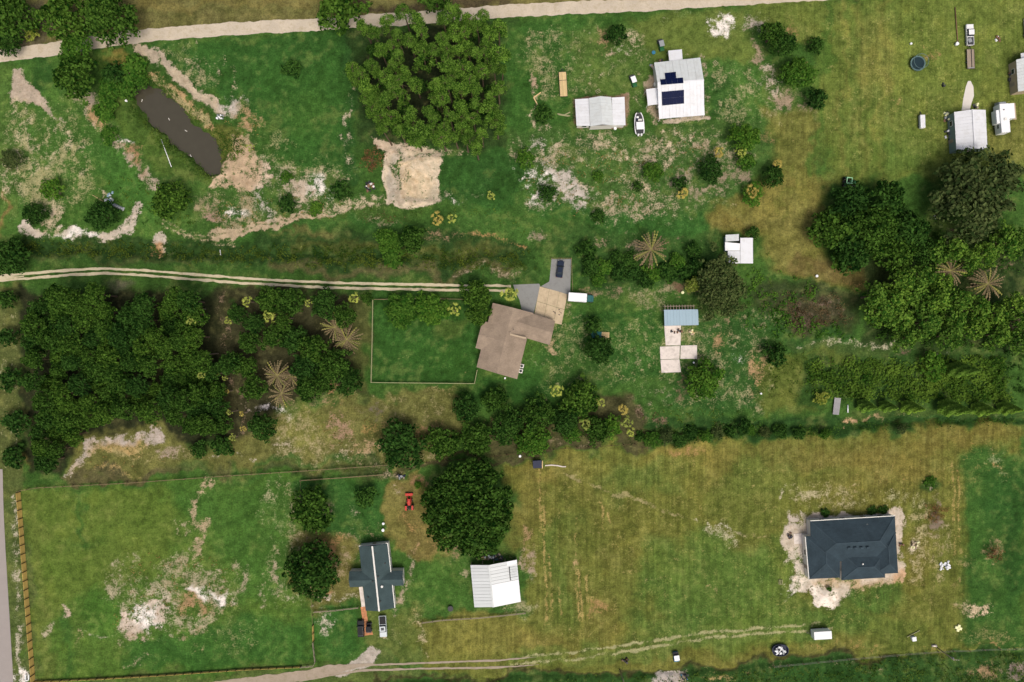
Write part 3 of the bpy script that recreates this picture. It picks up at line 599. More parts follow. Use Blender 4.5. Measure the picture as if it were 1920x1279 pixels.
def ground_material():
    t = NT('ground_cover'); p = t.pos()
    b = t.n('ShaderNodeVertexColor', layer_name='base'); o = t.n('ShaderNodeVertexColor', layer_name='over')
    n2 = t.noise(p, .5, 3, .6); n3 = t.noise(p, 2.3, 3, .7); n4 = t.noise(p, .95, 5, .72)
    col = b.outputs['Color']
    # tussock grain
    g = t.math('ADD', t.math('MULTIPLY', t.math('SUBTRACT', n3, .5), 1.7), t.math('MULTIPLY', t.math('SUBTRACT', n4, .5), 1.5))
    col = t.scalecol(col, t.math('ADD', g, 1.02))
    # mower lines
    mp = t.n('ShaderNodeMapping'); mp.inputs['Scale'].default_value = (1.3, .05, 1); mp.inputs['Rotation'].default_value = (0, 0, .05); t.l(p, mp.inputs[0])
    ms = t.noise(mp.outputs[0], .9, 4, .6)
    mf = t.math('MULTIPLY', t.math('MULTIPLY', t.math('SUBTRACT', ms, .5), 1.35), b.outputs['Alpha'])
    col = t.scalecol(col, t.math('ADD', mf, 1.0))
    # thin straw everywhere
    straw = t.remap(t.math('ADD', t.math('MULTIPLY', n4, .55), t.math('MULTIPLY', n3, .45)), .60, .70, 0, .45)
    col = t.mix(straw, col, lin((128, 124, 72)))
    # bare sand, litter and dry grass breaking through
    th = t.remap(t.math('ADD', t.math('MULTIPLY', n4, .42), t.math('ADD', t.math('MULTIPLY', n3, .40), t.math('MULTIPLY', n2, .18))), .34, .66)
    a = o.outputs['Alpha']; lo = t.math('SUBTRACT', .90, t.math('MULTIPLY', a, 1.3))
    f = t.remap(th, lo, t.math('ADD', lo, .55), 0, 1, True)
    f = t.math('MULTIPLY', f, t.remap(a, .02, .2))
    n5 = t.noise(p, .8, 4, .7)
    f = t.math('MULTIPLY', f, t.remap(n5, .60, .66, 1, .35))
    sandc = t.mix(t.remap(n2, .42, .62, 0, .55), o.outputs['Color'], t.mix(1.0, o.outputs['Color'], (1.35, 1.32, 1.35), 'MULTIPLY'))
    sandc = t.mix(t.remap(n5, .46, .36, 0, .6), sandc, t.mix(1.0, sandc, (.78, .70, .62), 'MULTIPLY'))
    sc = t.scalecol(sandc, t.math('ADD', t.math('MULTIPLY', t.math('SUBTRACT', n3, .5), .55), t.math('ADD', .98, t.math('MULTIPLY', t.math('SUBTRACT', n2, .5), .5))))
    col = t.mix(t.math('MULTIPLY', f, .9), col, sc)
    t.bsdf(col, .92, 0, t.bump(t.math('ADD', n3, t.math('MULTIPLY', n4, 1.5)), .5, .12), .08)
    return t.m
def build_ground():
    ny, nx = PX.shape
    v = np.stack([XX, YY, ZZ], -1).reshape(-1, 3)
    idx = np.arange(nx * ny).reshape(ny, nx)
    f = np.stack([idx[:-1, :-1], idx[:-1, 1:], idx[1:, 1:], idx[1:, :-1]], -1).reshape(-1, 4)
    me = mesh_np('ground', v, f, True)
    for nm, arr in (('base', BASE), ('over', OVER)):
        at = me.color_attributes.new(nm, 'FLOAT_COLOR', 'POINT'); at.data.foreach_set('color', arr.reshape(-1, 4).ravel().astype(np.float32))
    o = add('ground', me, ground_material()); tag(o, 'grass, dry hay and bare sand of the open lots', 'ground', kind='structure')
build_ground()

# ---- roads, slabs, water
M_GRAVEL = paint('gravel', (192, 182, 164), .95, .3, .3, bump=.4, spec=.1, stain=((150, 138, 110), .6))
M_TRACK = paint('shell_track', (196, 186, 158), .95, .16, .6, bump=.4, spec=.1, stain=((128, 124, 80), .5))
M_ASPH = paint('asphalt', (152, 146, 142), .9, .07, .5, bump=.2, spec=.15)
M_DASPH = paint('driveway_asphalt', (134, 136, 134), .9, .10, .6, bump=.2, spec=.15, stain=((96, 96, 92), .35))
M_CONC = paint('old_concrete', (188, 172, 144), .9, .12, .7, bump=.2, spec=.15, stain=((130, 114, 92), .4))
M_WCONC = paint('pale_concrete', (216, 208, 200), .85, .08, .8, bump=.15, spec=.15, stain=((150, 142, 134), .5))
M_DIRT = paint('lane_gravel', (158, 146, 130), .95, .16, .5, bump=.4, spec=.1, stain=((112, 108, 70), .4))
def resample(pts, step):
    out = []
    for a, b in zip(pts[:-1], pts[1:]):
        a, b = np.array(a, float), np.array(b, float); n = max(1, int(np.hypot(*(b - a)) / step))
        out += [a + (b - a) * i / n for i in range(n)]
    out.append(np.array(pts[-1], float)); P = np.array(out)
    for _ in range(6): P[1:-1] = P[1:-1] * .5 + (P[:-2] + P[2:]) * .25
    return P
def strip(pts, hw, lift=.05, jit=1.0, off=0.0, seed=1, rows=4, fade=False):
    P = resample(pts, 2.0); T = np.gradient(P, axis=0); T /= np.linalg.norm(T, axis=1)[:, None]; N = np.stack([-T[:, 1], T[:, 0]], 1)
    s = np.arange(len(P), dtype=float)
    e0 = (fbm(s, s * 0, 7, seed, 3) - .5) * 2 * jit; e1 = (fbm(s, s * 0 + 50, 7, seed + 9, 3) - .5) * 2 * jit
    hwv = np.full(len(P), float(hw))
    if fade: hwv = hwv * np.clip((len(P) - s) / 40, .15, 1)
    V = []
    for k in range(rows + 1):
        q = k / rows; o = off + (-hwv - e0) * (1 - q) + (hwv + e1) * q
        C = P + N * o[:, None]; x = (C[:, 0] - 960) * S; y = (639.5 - C[:, 1]) * S
        V.append(np.stack([x, y, gzv(x, y) + lift], 1))
    V = np.stack(V, 1); n = len(P); idx = np.arange(n * (rows + 1)).reshape(n, rows + 1)
    f = np.stack([idx[:-1, :-1], idx[:-1, 1:], idx[1:, 1:], idx[1:, :-1]], -1).reshape(-1, 4)[:, ::-1]
    return V.reshape(-1, 3), f
def strips(name, parts, mat, label, cat):
    V, F, k = [], [], 0
    for v, f in parts: V.append(v); F.append(f + k); k += len(v)
    return tag(add(name, mesh_np(name, np.concatenate(V), np.concatenate(F), True), mat), label, cat, kind='structure')
strips('gravel_road', [strip(ROAD_N, 12, jit=3.0, seed=5)], M_GRAVEL, 'pale gravel road along the top of the lots', 'road')
strips('driveway_track', [strip(DRIVE[:-1] + [(958, 541)], 2.3, jit=1.7, off=-4.6, seed=15), strip(DRIVE[:-1] + [(952, 541)], 2.3, jit=1.7, off=4.6, seed=25),
                          strip([(-60, 524), (0, 522), (45, 518)], 7, .045, 1.2, 0, 35, fade=True)], M_TRACK, 'two pale wheel tracks of the long driveway', 'driveway')
strips('paved_road', [strip([(-8, 880), (-6, 960), (-2, 1040), (4, 1140), (10, 1240), (16, 1340)], 13, .06, .3, seed=3)], M_ASPH, 'smooth grey paved road at the bottom left edge', 'road')
strips('dirt_lane', [strip(LANE, 9, jit=2.2, seed=8, fade=True), strip([(560, 1272), (680, 1252), (800, 1247), (930, 1243), (1010, 1236)], 1.8, .045, 1.3, -4.4, 18, fade=True), strip([(560, 1272), (680, 1252), (800, 1249), (930, 1247), (1010, 1242)], 1.8, .045, 1.3, 4.6, 28, fade=True)], M_DIRT, 'grey gravel lane along the bottom fence', 'lane')
for o in (-5, 5):
    pass
def slab(name, pts, th, mat, label, cat, z=0.0, structure=True):
    V = [Vector((*W(*p), z + th)) for p in pts]; n = len(V); c = sum((v.xy for v in V), Vector((0, 0))) / n
    vv = [(v.x, v.y, v.z) for v in V] + [(v.x, v.y, z - .3) for v in V]
    f = [list(range(n))] + [[i, (i + 1) % n, n + (i + 1) % n, n + i] for i in range(n)]
    o = poly_obj(name, vv, f, mat); return tag(o, label, cat, kind='structure' if structure else None)
slab('driveway_apron', [(962, 534), (1011, 532), (1013, 537), (1000, 590), (978, 580), (974, 562), (966, 546)], .05, M_DASPH, 'grey asphalt apron at the end of the driveway', 'driveway')
slab('parking_pad', [(1034, 486), (1071, 486), (1069, 552), (1060, 551), (1014, 537), (1030, 528)], .045, M_DASPH, 'grey asphalt parking pad holding the dark sedan', 'driveway')
def concrete_joints(name, quads, th, mat, label, cat):
    root = None
    for i, q in enumerate(quads):
        V = [Vector((*W(*p), th)) for p in q]; c = sum(V, Vector()) / len(V); n = len(V)
        V = [c + (v - c) * (1 - .05 / max((v - c).length, .2)) for v in V]
        vv = [(v.x, v.y, v.z) for v in V] + [(v.x, v.y, -.3) for v in V]
        f = [list(range(n))] + [[k, (k + 1) % n, n + (k + 1) % n, n + k] for k in range(n)]
        if root is None: root = empty(name, (0, 0, 0)); tag(root, label, cat, kind='structure')
        poly_obj('slab', vv, f, mat, root)
    return root
def lerp(a, b, t): return (a[0] + (b[0] - a[0]) * t, a[1] + (b[1] - a[1]) * t)
def gridq(c0, c1, c2, c3, nu, nv):
    out = []
    for i in range(nu):
        for j in range(nv):
            f = lambda u, v: lerp(lerp(c0, c1, u), lerp(c3, c2, u), v)
            out.append([f(i / nu, j / nv), f((i + 1) / nu, j / nv), f((i + 1) / nu, (j + 1) / nv), f(i / nu, (j + 1) / nv)])
    return out
concrete_joints('concrete_drive', gridq((1012, 537), (1049, 547), (1038, 606), (1001, 592), 2, 2) + gridq((1049, 547), (1064, 552), (1053, 609), (1038, 606), 1, 2), .10, M_CONC, 'stained tan concrete drive before the brown-roofed house', 'driveway')
concrete_joints('concrete_patio', [[(1245, 610), (1277, 610), (1276, 648), (1248, 648)], [(1237, 650), (1275, 648.5), (1274, 673), (1238, 674)], [(1276, 648), (1307, 647), (1307, 673), (1275, 673)], [(1238, 674.5), (1274, 673.5), (1277, 698), (1240, 699)]], .12, M_WCONC, 'white stepped concrete slab below the blue-roofed shed', 'slab')
slab('front_walk', [(673, 1101), (680, 1100), (685, 1137), (678, 1138)], .08, M_WCONC, 'pale concrete walk along the west wall of the cross-roofed house', 'walk')
M_BRICKP = paint('terracotta_paver', (186, 130, 92), .9, .14, 1.2, rv=.25, bump=.2)
def paver_path():
    r = empty('brick_path', (0, 0, 0)); tag(r, 'orange brick path between the cross-roofed house and its parked cars', 'path', kind='structure')
    qs = gridq((676, 1138), (686, 1137), (690, 1165), (680, 1166), 2, 6) + gridq((683, 1166), (691, 1165), (700, 1190), (683, 1192), 3, 5)
    for q in qs:
        V = [Vector((*W(*p), .06)) for p in q]; c = sum(V, Vector()) / 4; V = [c + (v - c) * .95 for v in V]
        vv = [(v.x, v.y, v.z) for v in V] + [(v.x, v.y, -.1) for v in V]
        poly_obj('paver', vv, [[0, 1, 2, 3], [0, 1, 5, 4], [1, 2, 6, 5], [2, 3, 7, 6], [3, 0, 4, 7]], M_BRICKP, r)
paver_path()
slab('shell_path', [(1803, 207), (1806, 185), (1811, 162), (1815, 152), (1820, 152), (1825, 163), (1826, 180), (1821, 195), (1818, 207)], .05, paint('shell', (208, 204, 196), .95, .08, .8, bump=.3), 'white shell path leading to the white barn by the camper', 'path')
slab('entry_pad', [(1488, 1001), (1509, 1000), (1510, 1019), (1489, 1020)], .12, M_WCONC, 'pale concrete entry pad of the large dark-roofed house', 'slab')
def pond():
    t = NT('muddy_water'); p = t.pos(); n = t.noise(p, .5, 3, .5); n2 = t.noise(p, 4.0, 2, .5)
    col = t.mix(n, lin((64, 61, 50)), lin((73, 70, 58)))
    t.bsdf(col, .12, 0, t.bump(n2, .06, .02), .5)
    P = resample(POND + [POND[0]], 5); c = P.mean(0); P = c + (P - c) * 1.16
    n = len(P); V = [(*W(*p), -1.25) for p in P]
    o = poly_obj('pond', V, [list(range(n))], t.m); tag(o, 'still dark grey water of the long pond', 'pond', kind='structure')
pond()
# ------------------------------------------------------------------ vegetation
def leaf_mat(name, dark, lite, var=.35, transl=.22, hue=(1.25, 1.0, .7)):
    t = NT(name)
    at = t.n('ShaderNodeAttribute', attribute_name='lv').outputs['Fac']
    r = t.rnd()
    col = t.mix(at, lin(dark), lin(lite))
    col = t.mix(t.math('MULTIPLY', r, .45), col, t.mix(1.0, col, (*hue, 1), 'MULTIPLY'))
    n = t.noise(t.pos(), .35, 2, .5)
    col = t.scalecol(col, t.math('ADD', t.math('ADD', .66, t.math('MULTIPLY', n, .42)), t.math('MULTIPLY', r, var * .9)))
    d = t.n('ShaderNodeBsdfDiffuse'); t.l(col, d.inputs[0]); d.inputs['Roughness'].default_value = .6
    tr = t.n('ShaderNodeBsdfTranslucent'); t.l(t.mix(1.0, col, (1.1, 1.15, .55, 1), 'MULTIPLY'), tr.inputs[0])
    mx = t.n('ShaderNodeMixShader'); mx.inputs[0].default_value = transl
    t.l(d.outputs[0], mx.inputs[1]); t.l(tr.outputs[0], mx.inputs[2]); t.l(mx.outputs[0], t.out.inputs[0])
    return t.m
M_LOAK = leaf_mat('oak_leaves', (20, 50, 16), (84, 122, 50))
M_LDARK = leaf_mat('dark_leaves', (18, 46, 18), (66, 104, 46))
M_LMID = leaf_mat('green_leaves', (44, 86, 28), (88, 128, 50))
M_LTALL = leaf_mat('feathery_leaves', (42, 84, 28), (116, 154, 64))
M_LGREY = leaf_mat('grey_green_leaves', (52, 74, 40), (96, 112, 68))
M_LPINE = leaf_mat('pine_needles', (30, 68, 20), (118, 158, 66), hue=(1.1, 1.0, .8))
M_LYEL = leaf_mat('yellow_green_leaves', (96, 120, 44), (146, 160, 80))
M_LCON = leaf_mat('feathery_needles', (84, 128, 46), (136, 172, 76))
M_LBRN = leaf_mat('dead_twigs', (92, 66, 46), (150, 112, 78), hue=(1, .95, .9))
M_LWEED = leaf_mat('weeds', (44, 78, 30), (96, 122, 52))
M_LDITCH = leaf_mat('ditch_weed_leaves', (30, 62, 22), (88, 108, 44))
M_LDRY = leaf_mat('dry_weeds', (104, 98, 52), (164, 146, 92), hue=(1.1, .95, .8))
M_BARK = paint('bark', (104, 88, 72), .95, .25, 2.0, bump=.5, rv=.2)
M_PBARK = paint('pale_bark', (132, 118, 102), .95, .2, 2.0, bump=.5, rv=.2)

def leaves(P, N, size, asp, rnd, lv, spin=None):
    """one bent rhombus per point: P (n,3), N (n,3) facing, size (n,) length"""
    n = len(P); N = N / (np.linalg.norm(N, axis=1)[:, None] + 1e-9)
    A = rnd.normal(size=(n, 3)) if spin is None else spin; A -= N * (A * N).sum(1)[:, None]; A /= np.linalg.norm(A, axis=1)[:, None] + 1e-9
    B = np.cross(N, A); s = size[:, None]
    v = np.stack([P - A * s * .5, P + B * s * asp * .5 + N * s * .10, P + A * s * .5, P - B * s * asp * .5 + N * s * .10], 1).reshape(-1, 3)
    f = np.arange(n * 4).reshape(n, 4)
    return v, f, np.repeat(lv, 4)
def leaf_mesh(name, v, f, lv, mat):
    me = mesh_np(name, v, f); at = me.attributes.new('lv', 'FLOAT', 'POINT'); at.data.foreach_set('value', np.clip(lv, 0, 1).astype(np.float32))
    me.materials.append(mat); return me
def sph(n, rnd, up=-.35):
    z = rnd.uniform(up, 1, n); a = rnd.uniform(0, 2 * math.pi, n); r = np.sqrt(1 - z * z)
    return np.stack([r * np.cos(a), r * np.sin(a), z], 1)
def crown_mesh(name, R, hc, nlobe, lobe, leaf, dens, seed, mat, asp=.6, ragged=.25):
    """broadleaf crown of radius R (m), height hc: many leafy lobes over a dome, gaps between them"""
    rnd = np.random.default_rng(seed); V, F, L, k = [], [], [], 0
    gold = 2.399963
    nlobe = int(nlobe * 1.7); lobe *= .74
    for i in range(nlobe):
        q = math.sqrt((i + .5) / nlobe); a = i * gold + rnd.normal() * .25
        rr = R * q * .80 * (1 + rnd.normal() * ragged * .35)
        out = 1 + ragged * .5 * math.sin(a * 2 + seed) + ragged * .4 * math.sin(a * 3 + seed * 2)
        rr *= out
        c = np.array([rr * math.cos(a), rr * math.sin(a), hc * (.22 + .58 * math.sqrt(max(0, 1 - q * q * .9))) + rnd.normal() * hc * .07])
        lr = lobe * R * rnd.uniform(.7, 1.25) * (1.05 - .3 * q)
        n = max(14, int(dens * lr * lr * 4.6)); d = sph(n, rnd, -.45)
        rad = lr * rnd.uniform(.5, 1.15, n)
        P = c + d * rad[:, None] * np.array([1, 1, .85])
        N = d * .75 + rnd.normal(size=(n, 3)) * .62 + np.array([0, 0, .4])
        tone = rnd.uniform(-.25, .25)
        v, f, l = leaves(P, N, leaf * 1.12 * rnd.uniform(.6, 1.4, n), asp * 1.15, rnd, rnd.uniform(-.1, 1.1, n) + tone)
        V.append(v); F.append(f + k); L.append(l); k += len(v)
    return leaf_mesh(name, np.concatenate(V), np.concatenate(F), np.concatenate(L), mat)
def tube(path, radii, seg=6):
    V, F = [], []
    for i, (p, r) in enumerate(zip(path, radii)):
        p = np.array(p, float); d = np.array(path[min(i + 1, len(path) - 1)], float) - np.array(path[max(i - 1, 0)], float); d /= np.linalg.norm(d) + 1e-9
        u = np.cross(d, (0, 1, .123)); u /= np.linalg.norm(u) + 1e-9; w2 = np.cross(d, u)
        for s in range(seg):
            a = 2 * math.pi * s / seg; V.append(p + r * (math.cos(a) * u + math.sin(a) * w2))
    for i in range(len(path) - 1):
        for s in range(seg):
            F.append((i * seg + s, i * seg + (s + 1) % seg, (i + 1) * seg + (s + 1) % seg, (i + 1) * seg + s))
    return V, F
def trunk_mesh(name, h, r, nl, spread, seed, mat, fork=.4):
    rnd = random.Random(seed); V, F = [], []
    def put(path, rad):
        v, f = tube(path, rad); k = len(V); V.extend(v); F.extend([tuple(i + k for i in q) for q in f])
    lean = (rnd.uniform(-.04, .04) * h, rnd.uniform(-.04, .04) * h)
    put([(0, 0, -.4), (0, 0, .15 * h), (lean[0], lean[1], .6 * h), (lean[0] * 1.5, lean[1] * 1.5, h)], [r * 1.5, r * 1.05, r * .75, r * .25])
    for i in range(nl):
        a = i * 2.4 + rnd.uniform(-.3, .3); z0 = h * rnd.uniform(fork, .8); l = spread * rnd.uniform(.6, 1.0)
        c, s = math.cos(a), math.sin(a); q = z0 / h
        put([(lean[0] * q, lean[1] * q, z0), (c * l * .5, s * l * .5, z0 + h * .14), (c * l, s * l, z0 + h * .22)], [r * .55, r * .35, r * .08])
    return leaf_free(name, V, F, mat)
def leaf_free(name, V, F, mat):
    me = mesh_np(name, np.array(V), np.array(F), True); me.materials.append(mat); return me

# --- families of crowns (shared meshes, several individuals each)
FAM = {}
def fam(key, R, hc, nlobe, lobe, leaf, dens, mat, n, trunk_h, trunk_r, asp=.6, ragged=.25, bark=None):
    out = []
    for i in range(n):
        sd = hash_seed(key, i)
        cm = crown_mesh('crown', R, hc, nlobe, lobe, leaf, dens, sd, mat, asp, ragged)
        tm = trunk_mesh('trunk', trunk_h, trunk_r, 7, R * .62, sd, bark or M_BARK)
        out.append((cm, tm))
    FAM[key] = (out, R, hc, trunk_h)
def hash_seed(key, i): return sum(ord(c) * (j + 3) for j, c in enumerate(key)) * 31 + i * 17
fam('oak_l', 7.5, 6.0, 60, .23, .62, 9, M_LOAK, 3, 7.5, .42)
fam('oak_m', 4.6, 4.6, 34, .28, .52, 12, M_LOAK, 5, 6.0, .26)
fam('dark_l', 7.5, 6.5, 64, .22, .60, 9, M_LDARK, 2, 7.5, .42, ragged=.12)
fam('dark_m', 4.4, 4.6, 32, .29, .50, 13, M_LDARK, 4, 5.0, .24, ragged=.15)
fam('dark_s', 2.3, 2.8, 16, .36, .42, 20, M_LDARK, 4, 2.2, .12, ragged=.18)
fam('mid_m', 4.2, 4.2, 32, .29, .50, 13, M_LMID, 3, 5.0, .22)
fam('mid_s', 2.2, 2.4, 14, .38, .40, 20, M_LMID, 4, 2.0, .1)
fam('grey_l', 8.5, 6.5, 70, .20, .62, 8, M_LGREY, 2, 7.5, .5, ragged=.35, bark=M_PBARK)
fam('grey_m', 4.5, 4.2, 30, .27, .55, 9, M_LGREY, 2, 5.5, .25, ragged=.35, bark=M_PBARK)
fam('tall_m', 3.2, 8.0, 34, .30, .46, 10, M_LTALL, 4, 7.0, .2, ragged=.3)
fam('yel_s', 1.8, 2.0, 12, .38, .4, 18, M_LYEL, 2, 1.6, .1)
fam('twig_s', 3.2, 2.0, 22, .3, .45, 6, M_LBRN, 2, 1.6, .12, asp=.18, ragged=.3)
fam('huge', 15.0, 9.0, 170, .135, .72, 7.0, M_LOAK, 1, 9.0, .8, ragged=.10)
NOUN = {'oak_l': 'tree', 'oak_m': 'tree', 'dark_l': 'tree', 'dark_m': 'tree', 'dark_s': 'shrub', 'mid_m': 'tree', 'mid_s': 'shrub', 'grey_l': 'tree', 'grey_m': 'tree', 'tall_m': 'tree', 'yel_s': 'shrub', 'twig_s': 'shrub', 'huge': 'tree'}
_use = {}
def tree(key, px, py, rpx, top, label, name=None, group=None, sq=1.0):
    """px,py: centre of the crown as surveyed, rpx its radius there, top: height of the tree (m)"""
    var, R, hc, th = FAM[key]; i = _use.get(key, 0); _use[key] = i + 1
    cm, tm = var[i % len(var)]
    zc = top * .62; c = U(px, py, zc); g = gz(c.x, c.y)
    rm = rpx * S * (H - zc) / H
    k = rm / R * 1.17; crown_h = min(top * .92, hc * k * 1.15) if top > 2.5 else top
    rz = (i * 2.399 + px * .13) % 6.283
    e = empty(name or ('oak_tree' if NOUN[key] == 'tree' else 'shrub'), (c.x, c.y, g), rz, label, NOUN[key], group)
    add('trunk', tm, None, e, (0, 0, 0), None, (k, k, (top - crown_h * .35) / th))
    add('crown', cm, None, e, (0, 0, top - crown_h), None, (k * sq, k / sq, crown_h / hc))
    return e
ORD = ['first', 'second', 'third', 'fourth', 'fifth', 'sixth', 'seventh', 'eighth', 'ninth', 'tenth', 'eleventh', 'twelfth', 'thirteenth', 'fourteenth', 'fifteenth', 'sixteenth', 'seventeenth', 'eighteenth']
def rows(pts, h):
    """sort survey points into rows from the top, each row from the left"""
    pts = sorted(pts, key=lambda p: p[1]); y0 = pts[0][1]; out = {}
    for p in pts: out.setdefault(int((p[1] - y0) / h), []).append(p)
    res = []
    for r, k in enumerate(sorted(out)):
        for c, p in enumerate(sorted(out[k], key=lambda p: p[0])): res.append((p, r, c))
    return res
# --- pine grove
def pine_crown(seed):
    rnd = np.random.default_rng(seed); V, F, L, k = [], [], [], 0
    sx, sy = rnd.uniform(.85, 1.15, 2)
    for i in range(30):
        a = rnd.uniform(0, 6.283); q = math.sqrt(rnd.uniform(0, 1)); r = 1.62 * q
        c = np.array([r * math.cos(a) * sx, r * math.sin(a) * sy, 2.7 * (1 - q * q * .8) + rnd.normal() * .3])
        if i > 22: c[2] -= rnd.uniform(.9, 3.0); c[:2] *= rnd.uniform(.8, 1.3)
        n = 64; d = sph(n, rnd, -.35); rad = rnd.uniform(.2, .7, n)
        P = c + d * rad[:, None]
        N = d * .5 + rnd.normal(size=(n, 3)) * .6 + np.array([0, 0, .4])
        v, f, l = leaves(P, N, rnd.uniform(.26, .48, n), .42, rnd, rnd.uniform(-.15, 1.1, n) + rnd.uniform(-.3, .25), spin=d + rnd.normal(size=(n, 3)) * .35)
        V.append(v); F.append(f + k); L.append(l); k += len(v)
    return leaf_mesh('crown', np.concatenate(V), np.concatenate(F), np.concatenate(L), M_LPINE)
def pine_trunk(seed):
    rnd = random.Random(seed); V, F = [], []
    def put(path, rad):
        v, f = tube(path, rad, 6); k = len(V); V.extend(v); F.extend([tuple(i + k for i in q) for q in f])
    put([(0, 0, -.3), (.05, 0, 4), (rnd.uniform(-.2, .2), rnd.uniform(-.2, .2), 9), (0, 0, 13), (0, 0, 15.2)], [.26, .2, .16, .1, .03])
    for i in range(9):
        a = i * 2.4; z = 10.6 + i * .48; l = 1.9 - i * .08
        put([(0, 0, z), (math.cos(a) * l * .5, math.sin(a) * l * .5, z + .3), (math.cos(a) * l, math.sin(a) * l, z + .7)], [.07, .05, .015])
    return leaf_free('trunk', V, F, M_BARK)
PC = [pine_crown(500 + i) for i in range(6)]; PT = [pine_trunk(700 + i) for i in range(3)]
PINES = [(1100,75,50),(800,185,55),(985,150,50),(1205,150,60),(880,240,45),(1050,250,45),(1240,235,40),(1465,60,60),(1400,130,45),(1500,110,50),(1600,150,55),(1660,190,50),(1700,110,40),(1820,200,65),(1750,240,50),(1150,300,50),(1390,285,45),(1490,240,60),(1570,235,40),(1720,330,40),(930,370,50),(1020,330,40),(1060,400,45),(1240,385,75),(1330,370,45),(1430,360,40),(1510,360,45),(1590,355,50),(1650,390,45),(1710,390,35),(1820,400,70),(860,480,45),(1020,485,45),(1110,540,50),(975,570,50),(720,510,50),(780,540,35),(900,530,40),(1550,500,60),(1690,520,50),(1790,500,40),(1845,510,35),(1430,460,55),(830,640,70),(750,610,40),(1190,620,50),(1080,600,35),(1020,660,55),(1350,630,55),(1430,610,45),(1080,710,50),(950,740,55),(880,720,40),(820,740,40),(1530,660,60),(1600,600,50),(1650,660,45),(1820,650,45),(1760,720,40),(1400,730,50),(870,810,45),(1650,770,50),(1530,790,50),(1750,820,65),(1150,850,55),(1010,880,60),(930,870,55),(1290,830,45),(1330,880,45),(1450,860,40),(1545,880,55),(1630,890,45),(1820,880,50),(1810,940,50),(1545,950,50),(1190,960,80),(1070,970,45),(1200,1040,60),(1330,980,55),(1410,960,45),(1390,1030,55),(1490,1020,40),(1590,990,45),(1690,1000,45),(1570,1040,35),(1650,1090,50),(940,960,40),(1340,730,45),(1470,570,45)]
PINES = [(480 + x / 4, y / 4, r / 4) for x, y, r in PINES]
for n, ((px, py, r), row, c) in enumerate(rows(PINES, 24)):
    rnd = random.Random(n * 7 + 1); h = rnd.uniform(12.5, 17.5); k = r * S / 1.95 * 1.12
    p = U(px, py, h * .92); g = gz(p.x, p.y)
    lab = 'pine in the pine grove, %s from left in %s row below gravel road' % (ORD[c], ORD[row])
    e = empty('pine_tree', (p.x, p.y, g), rnd.uniform(0, 6.28), lab, 'tree', 'pines of the grove beside the gravel road')
    add('trunk', PT[n % 3], None, e, None, None, (1, 1, h / 15.2)); add('crown', PC[n % 6], None, e, (0, 0, h - 3.0 * k), None, (k, k, k))
UNDER = [(700, 95), (725, 160), (700, 215), (745, 240), (775, 75), (800, 110), (790, 160), (830, 175), (815, 215), (850, 130), (865, 165), (880, 200), (905, 110), (915, 215), (760, 205), (845, 60), (890, 65), (920, 170), (690, 130), (735, 110)]
for (px, py), row, c in rows(UNDER, 40):
    tree('dark_s', px, py, 13, 3.4, 'low dark shrub under the pines, %s from left in %s row' % (ORD[c], ORD[row]), group='undergrowth of the pine grove')
# --- dense west grove
GROVE = [(52, 572), (78, 545), (150, 530), (196, 536), (226, 556), (262, 552), (300, 548), (345, 540), (384, 552), (400, 596), (392, 640), (410, 676), (436, 735), (444, 786), (424, 826), (380, 820), (338, 828), (312, 792), (240, 800), (176, 806), (150, 846), (110, 888), (82, 884), (62, 838), (56, 800), (84, 770), (52, 722), (48, 650)]
def poisson(poly, dmin, n, seed, inset=0):
    rnd = random.Random(seed); P = np.array(poly); out = []
    x0, y0 = P.min(0); x1, y1 = P.max(0)
    for _ in range(n):
        x, y = rnd.uniform(x0, x1), rnd.uniform(y0, y1)
        if sdist(('p', poly), np.array([x]), np.array([y]))[0] > -inset: continue
        if all((x - a) ** 2 + (y - b) ** 2 > dmin * dmin for a, b in out): out.append((x, y))
    return out
gp = poisson(GROVE, 26, 9000, 4, 17)
for n, ((px, py), row, c) in enumerate(rows(gp, 34)):
    rnd = random.Random(n + 90); key = ('oak_m', 'dark_m', 'oak_m', 'oak_m', 'oak_m', 'dark_m')[rnd.randrange(6)]
    tree(key, px, py, rnd.uniform(17, 26), rnd.uniform(6.0, 12.0), 'broad tree in dense west grove, %s from left in %s row below driveway' % (ORD[c], ORD[row]), group='trees of the dense west grove')
# --- grove between the west grove and the fenced lawn
G2 = [(505, 562, 26), (545, 566, 28), (610, 572, 28), (648, 592, 22), (478, 606, 20), (446, 588, 18), (470, 642, 22), (432, 682, 22), (478, 728, 24), (446, 680, 18), (550, 636, 28), (590, 655, 30), (572, 690, 28), (580, 728, 26), (628, 684, 30), (655, 716, 26), (512, 632, 22), (612, 712, 22), (494, 800, 27), (465, 690, 20), (690, 560, 12), (535, 605, 16)]
for n, ((px, py, r), row, c) in enumerate(rows(G2, 40)):
    tree('oak_m' if n % 3 else 'dark_m', px, py, r * .98, 6.0 + (n * 37 % 30) / 10, 'rounded tree among palms left of fenced lawn, %s from left in %s row' % (ORD[c], ORD[row]), group='trees of the palm grove')
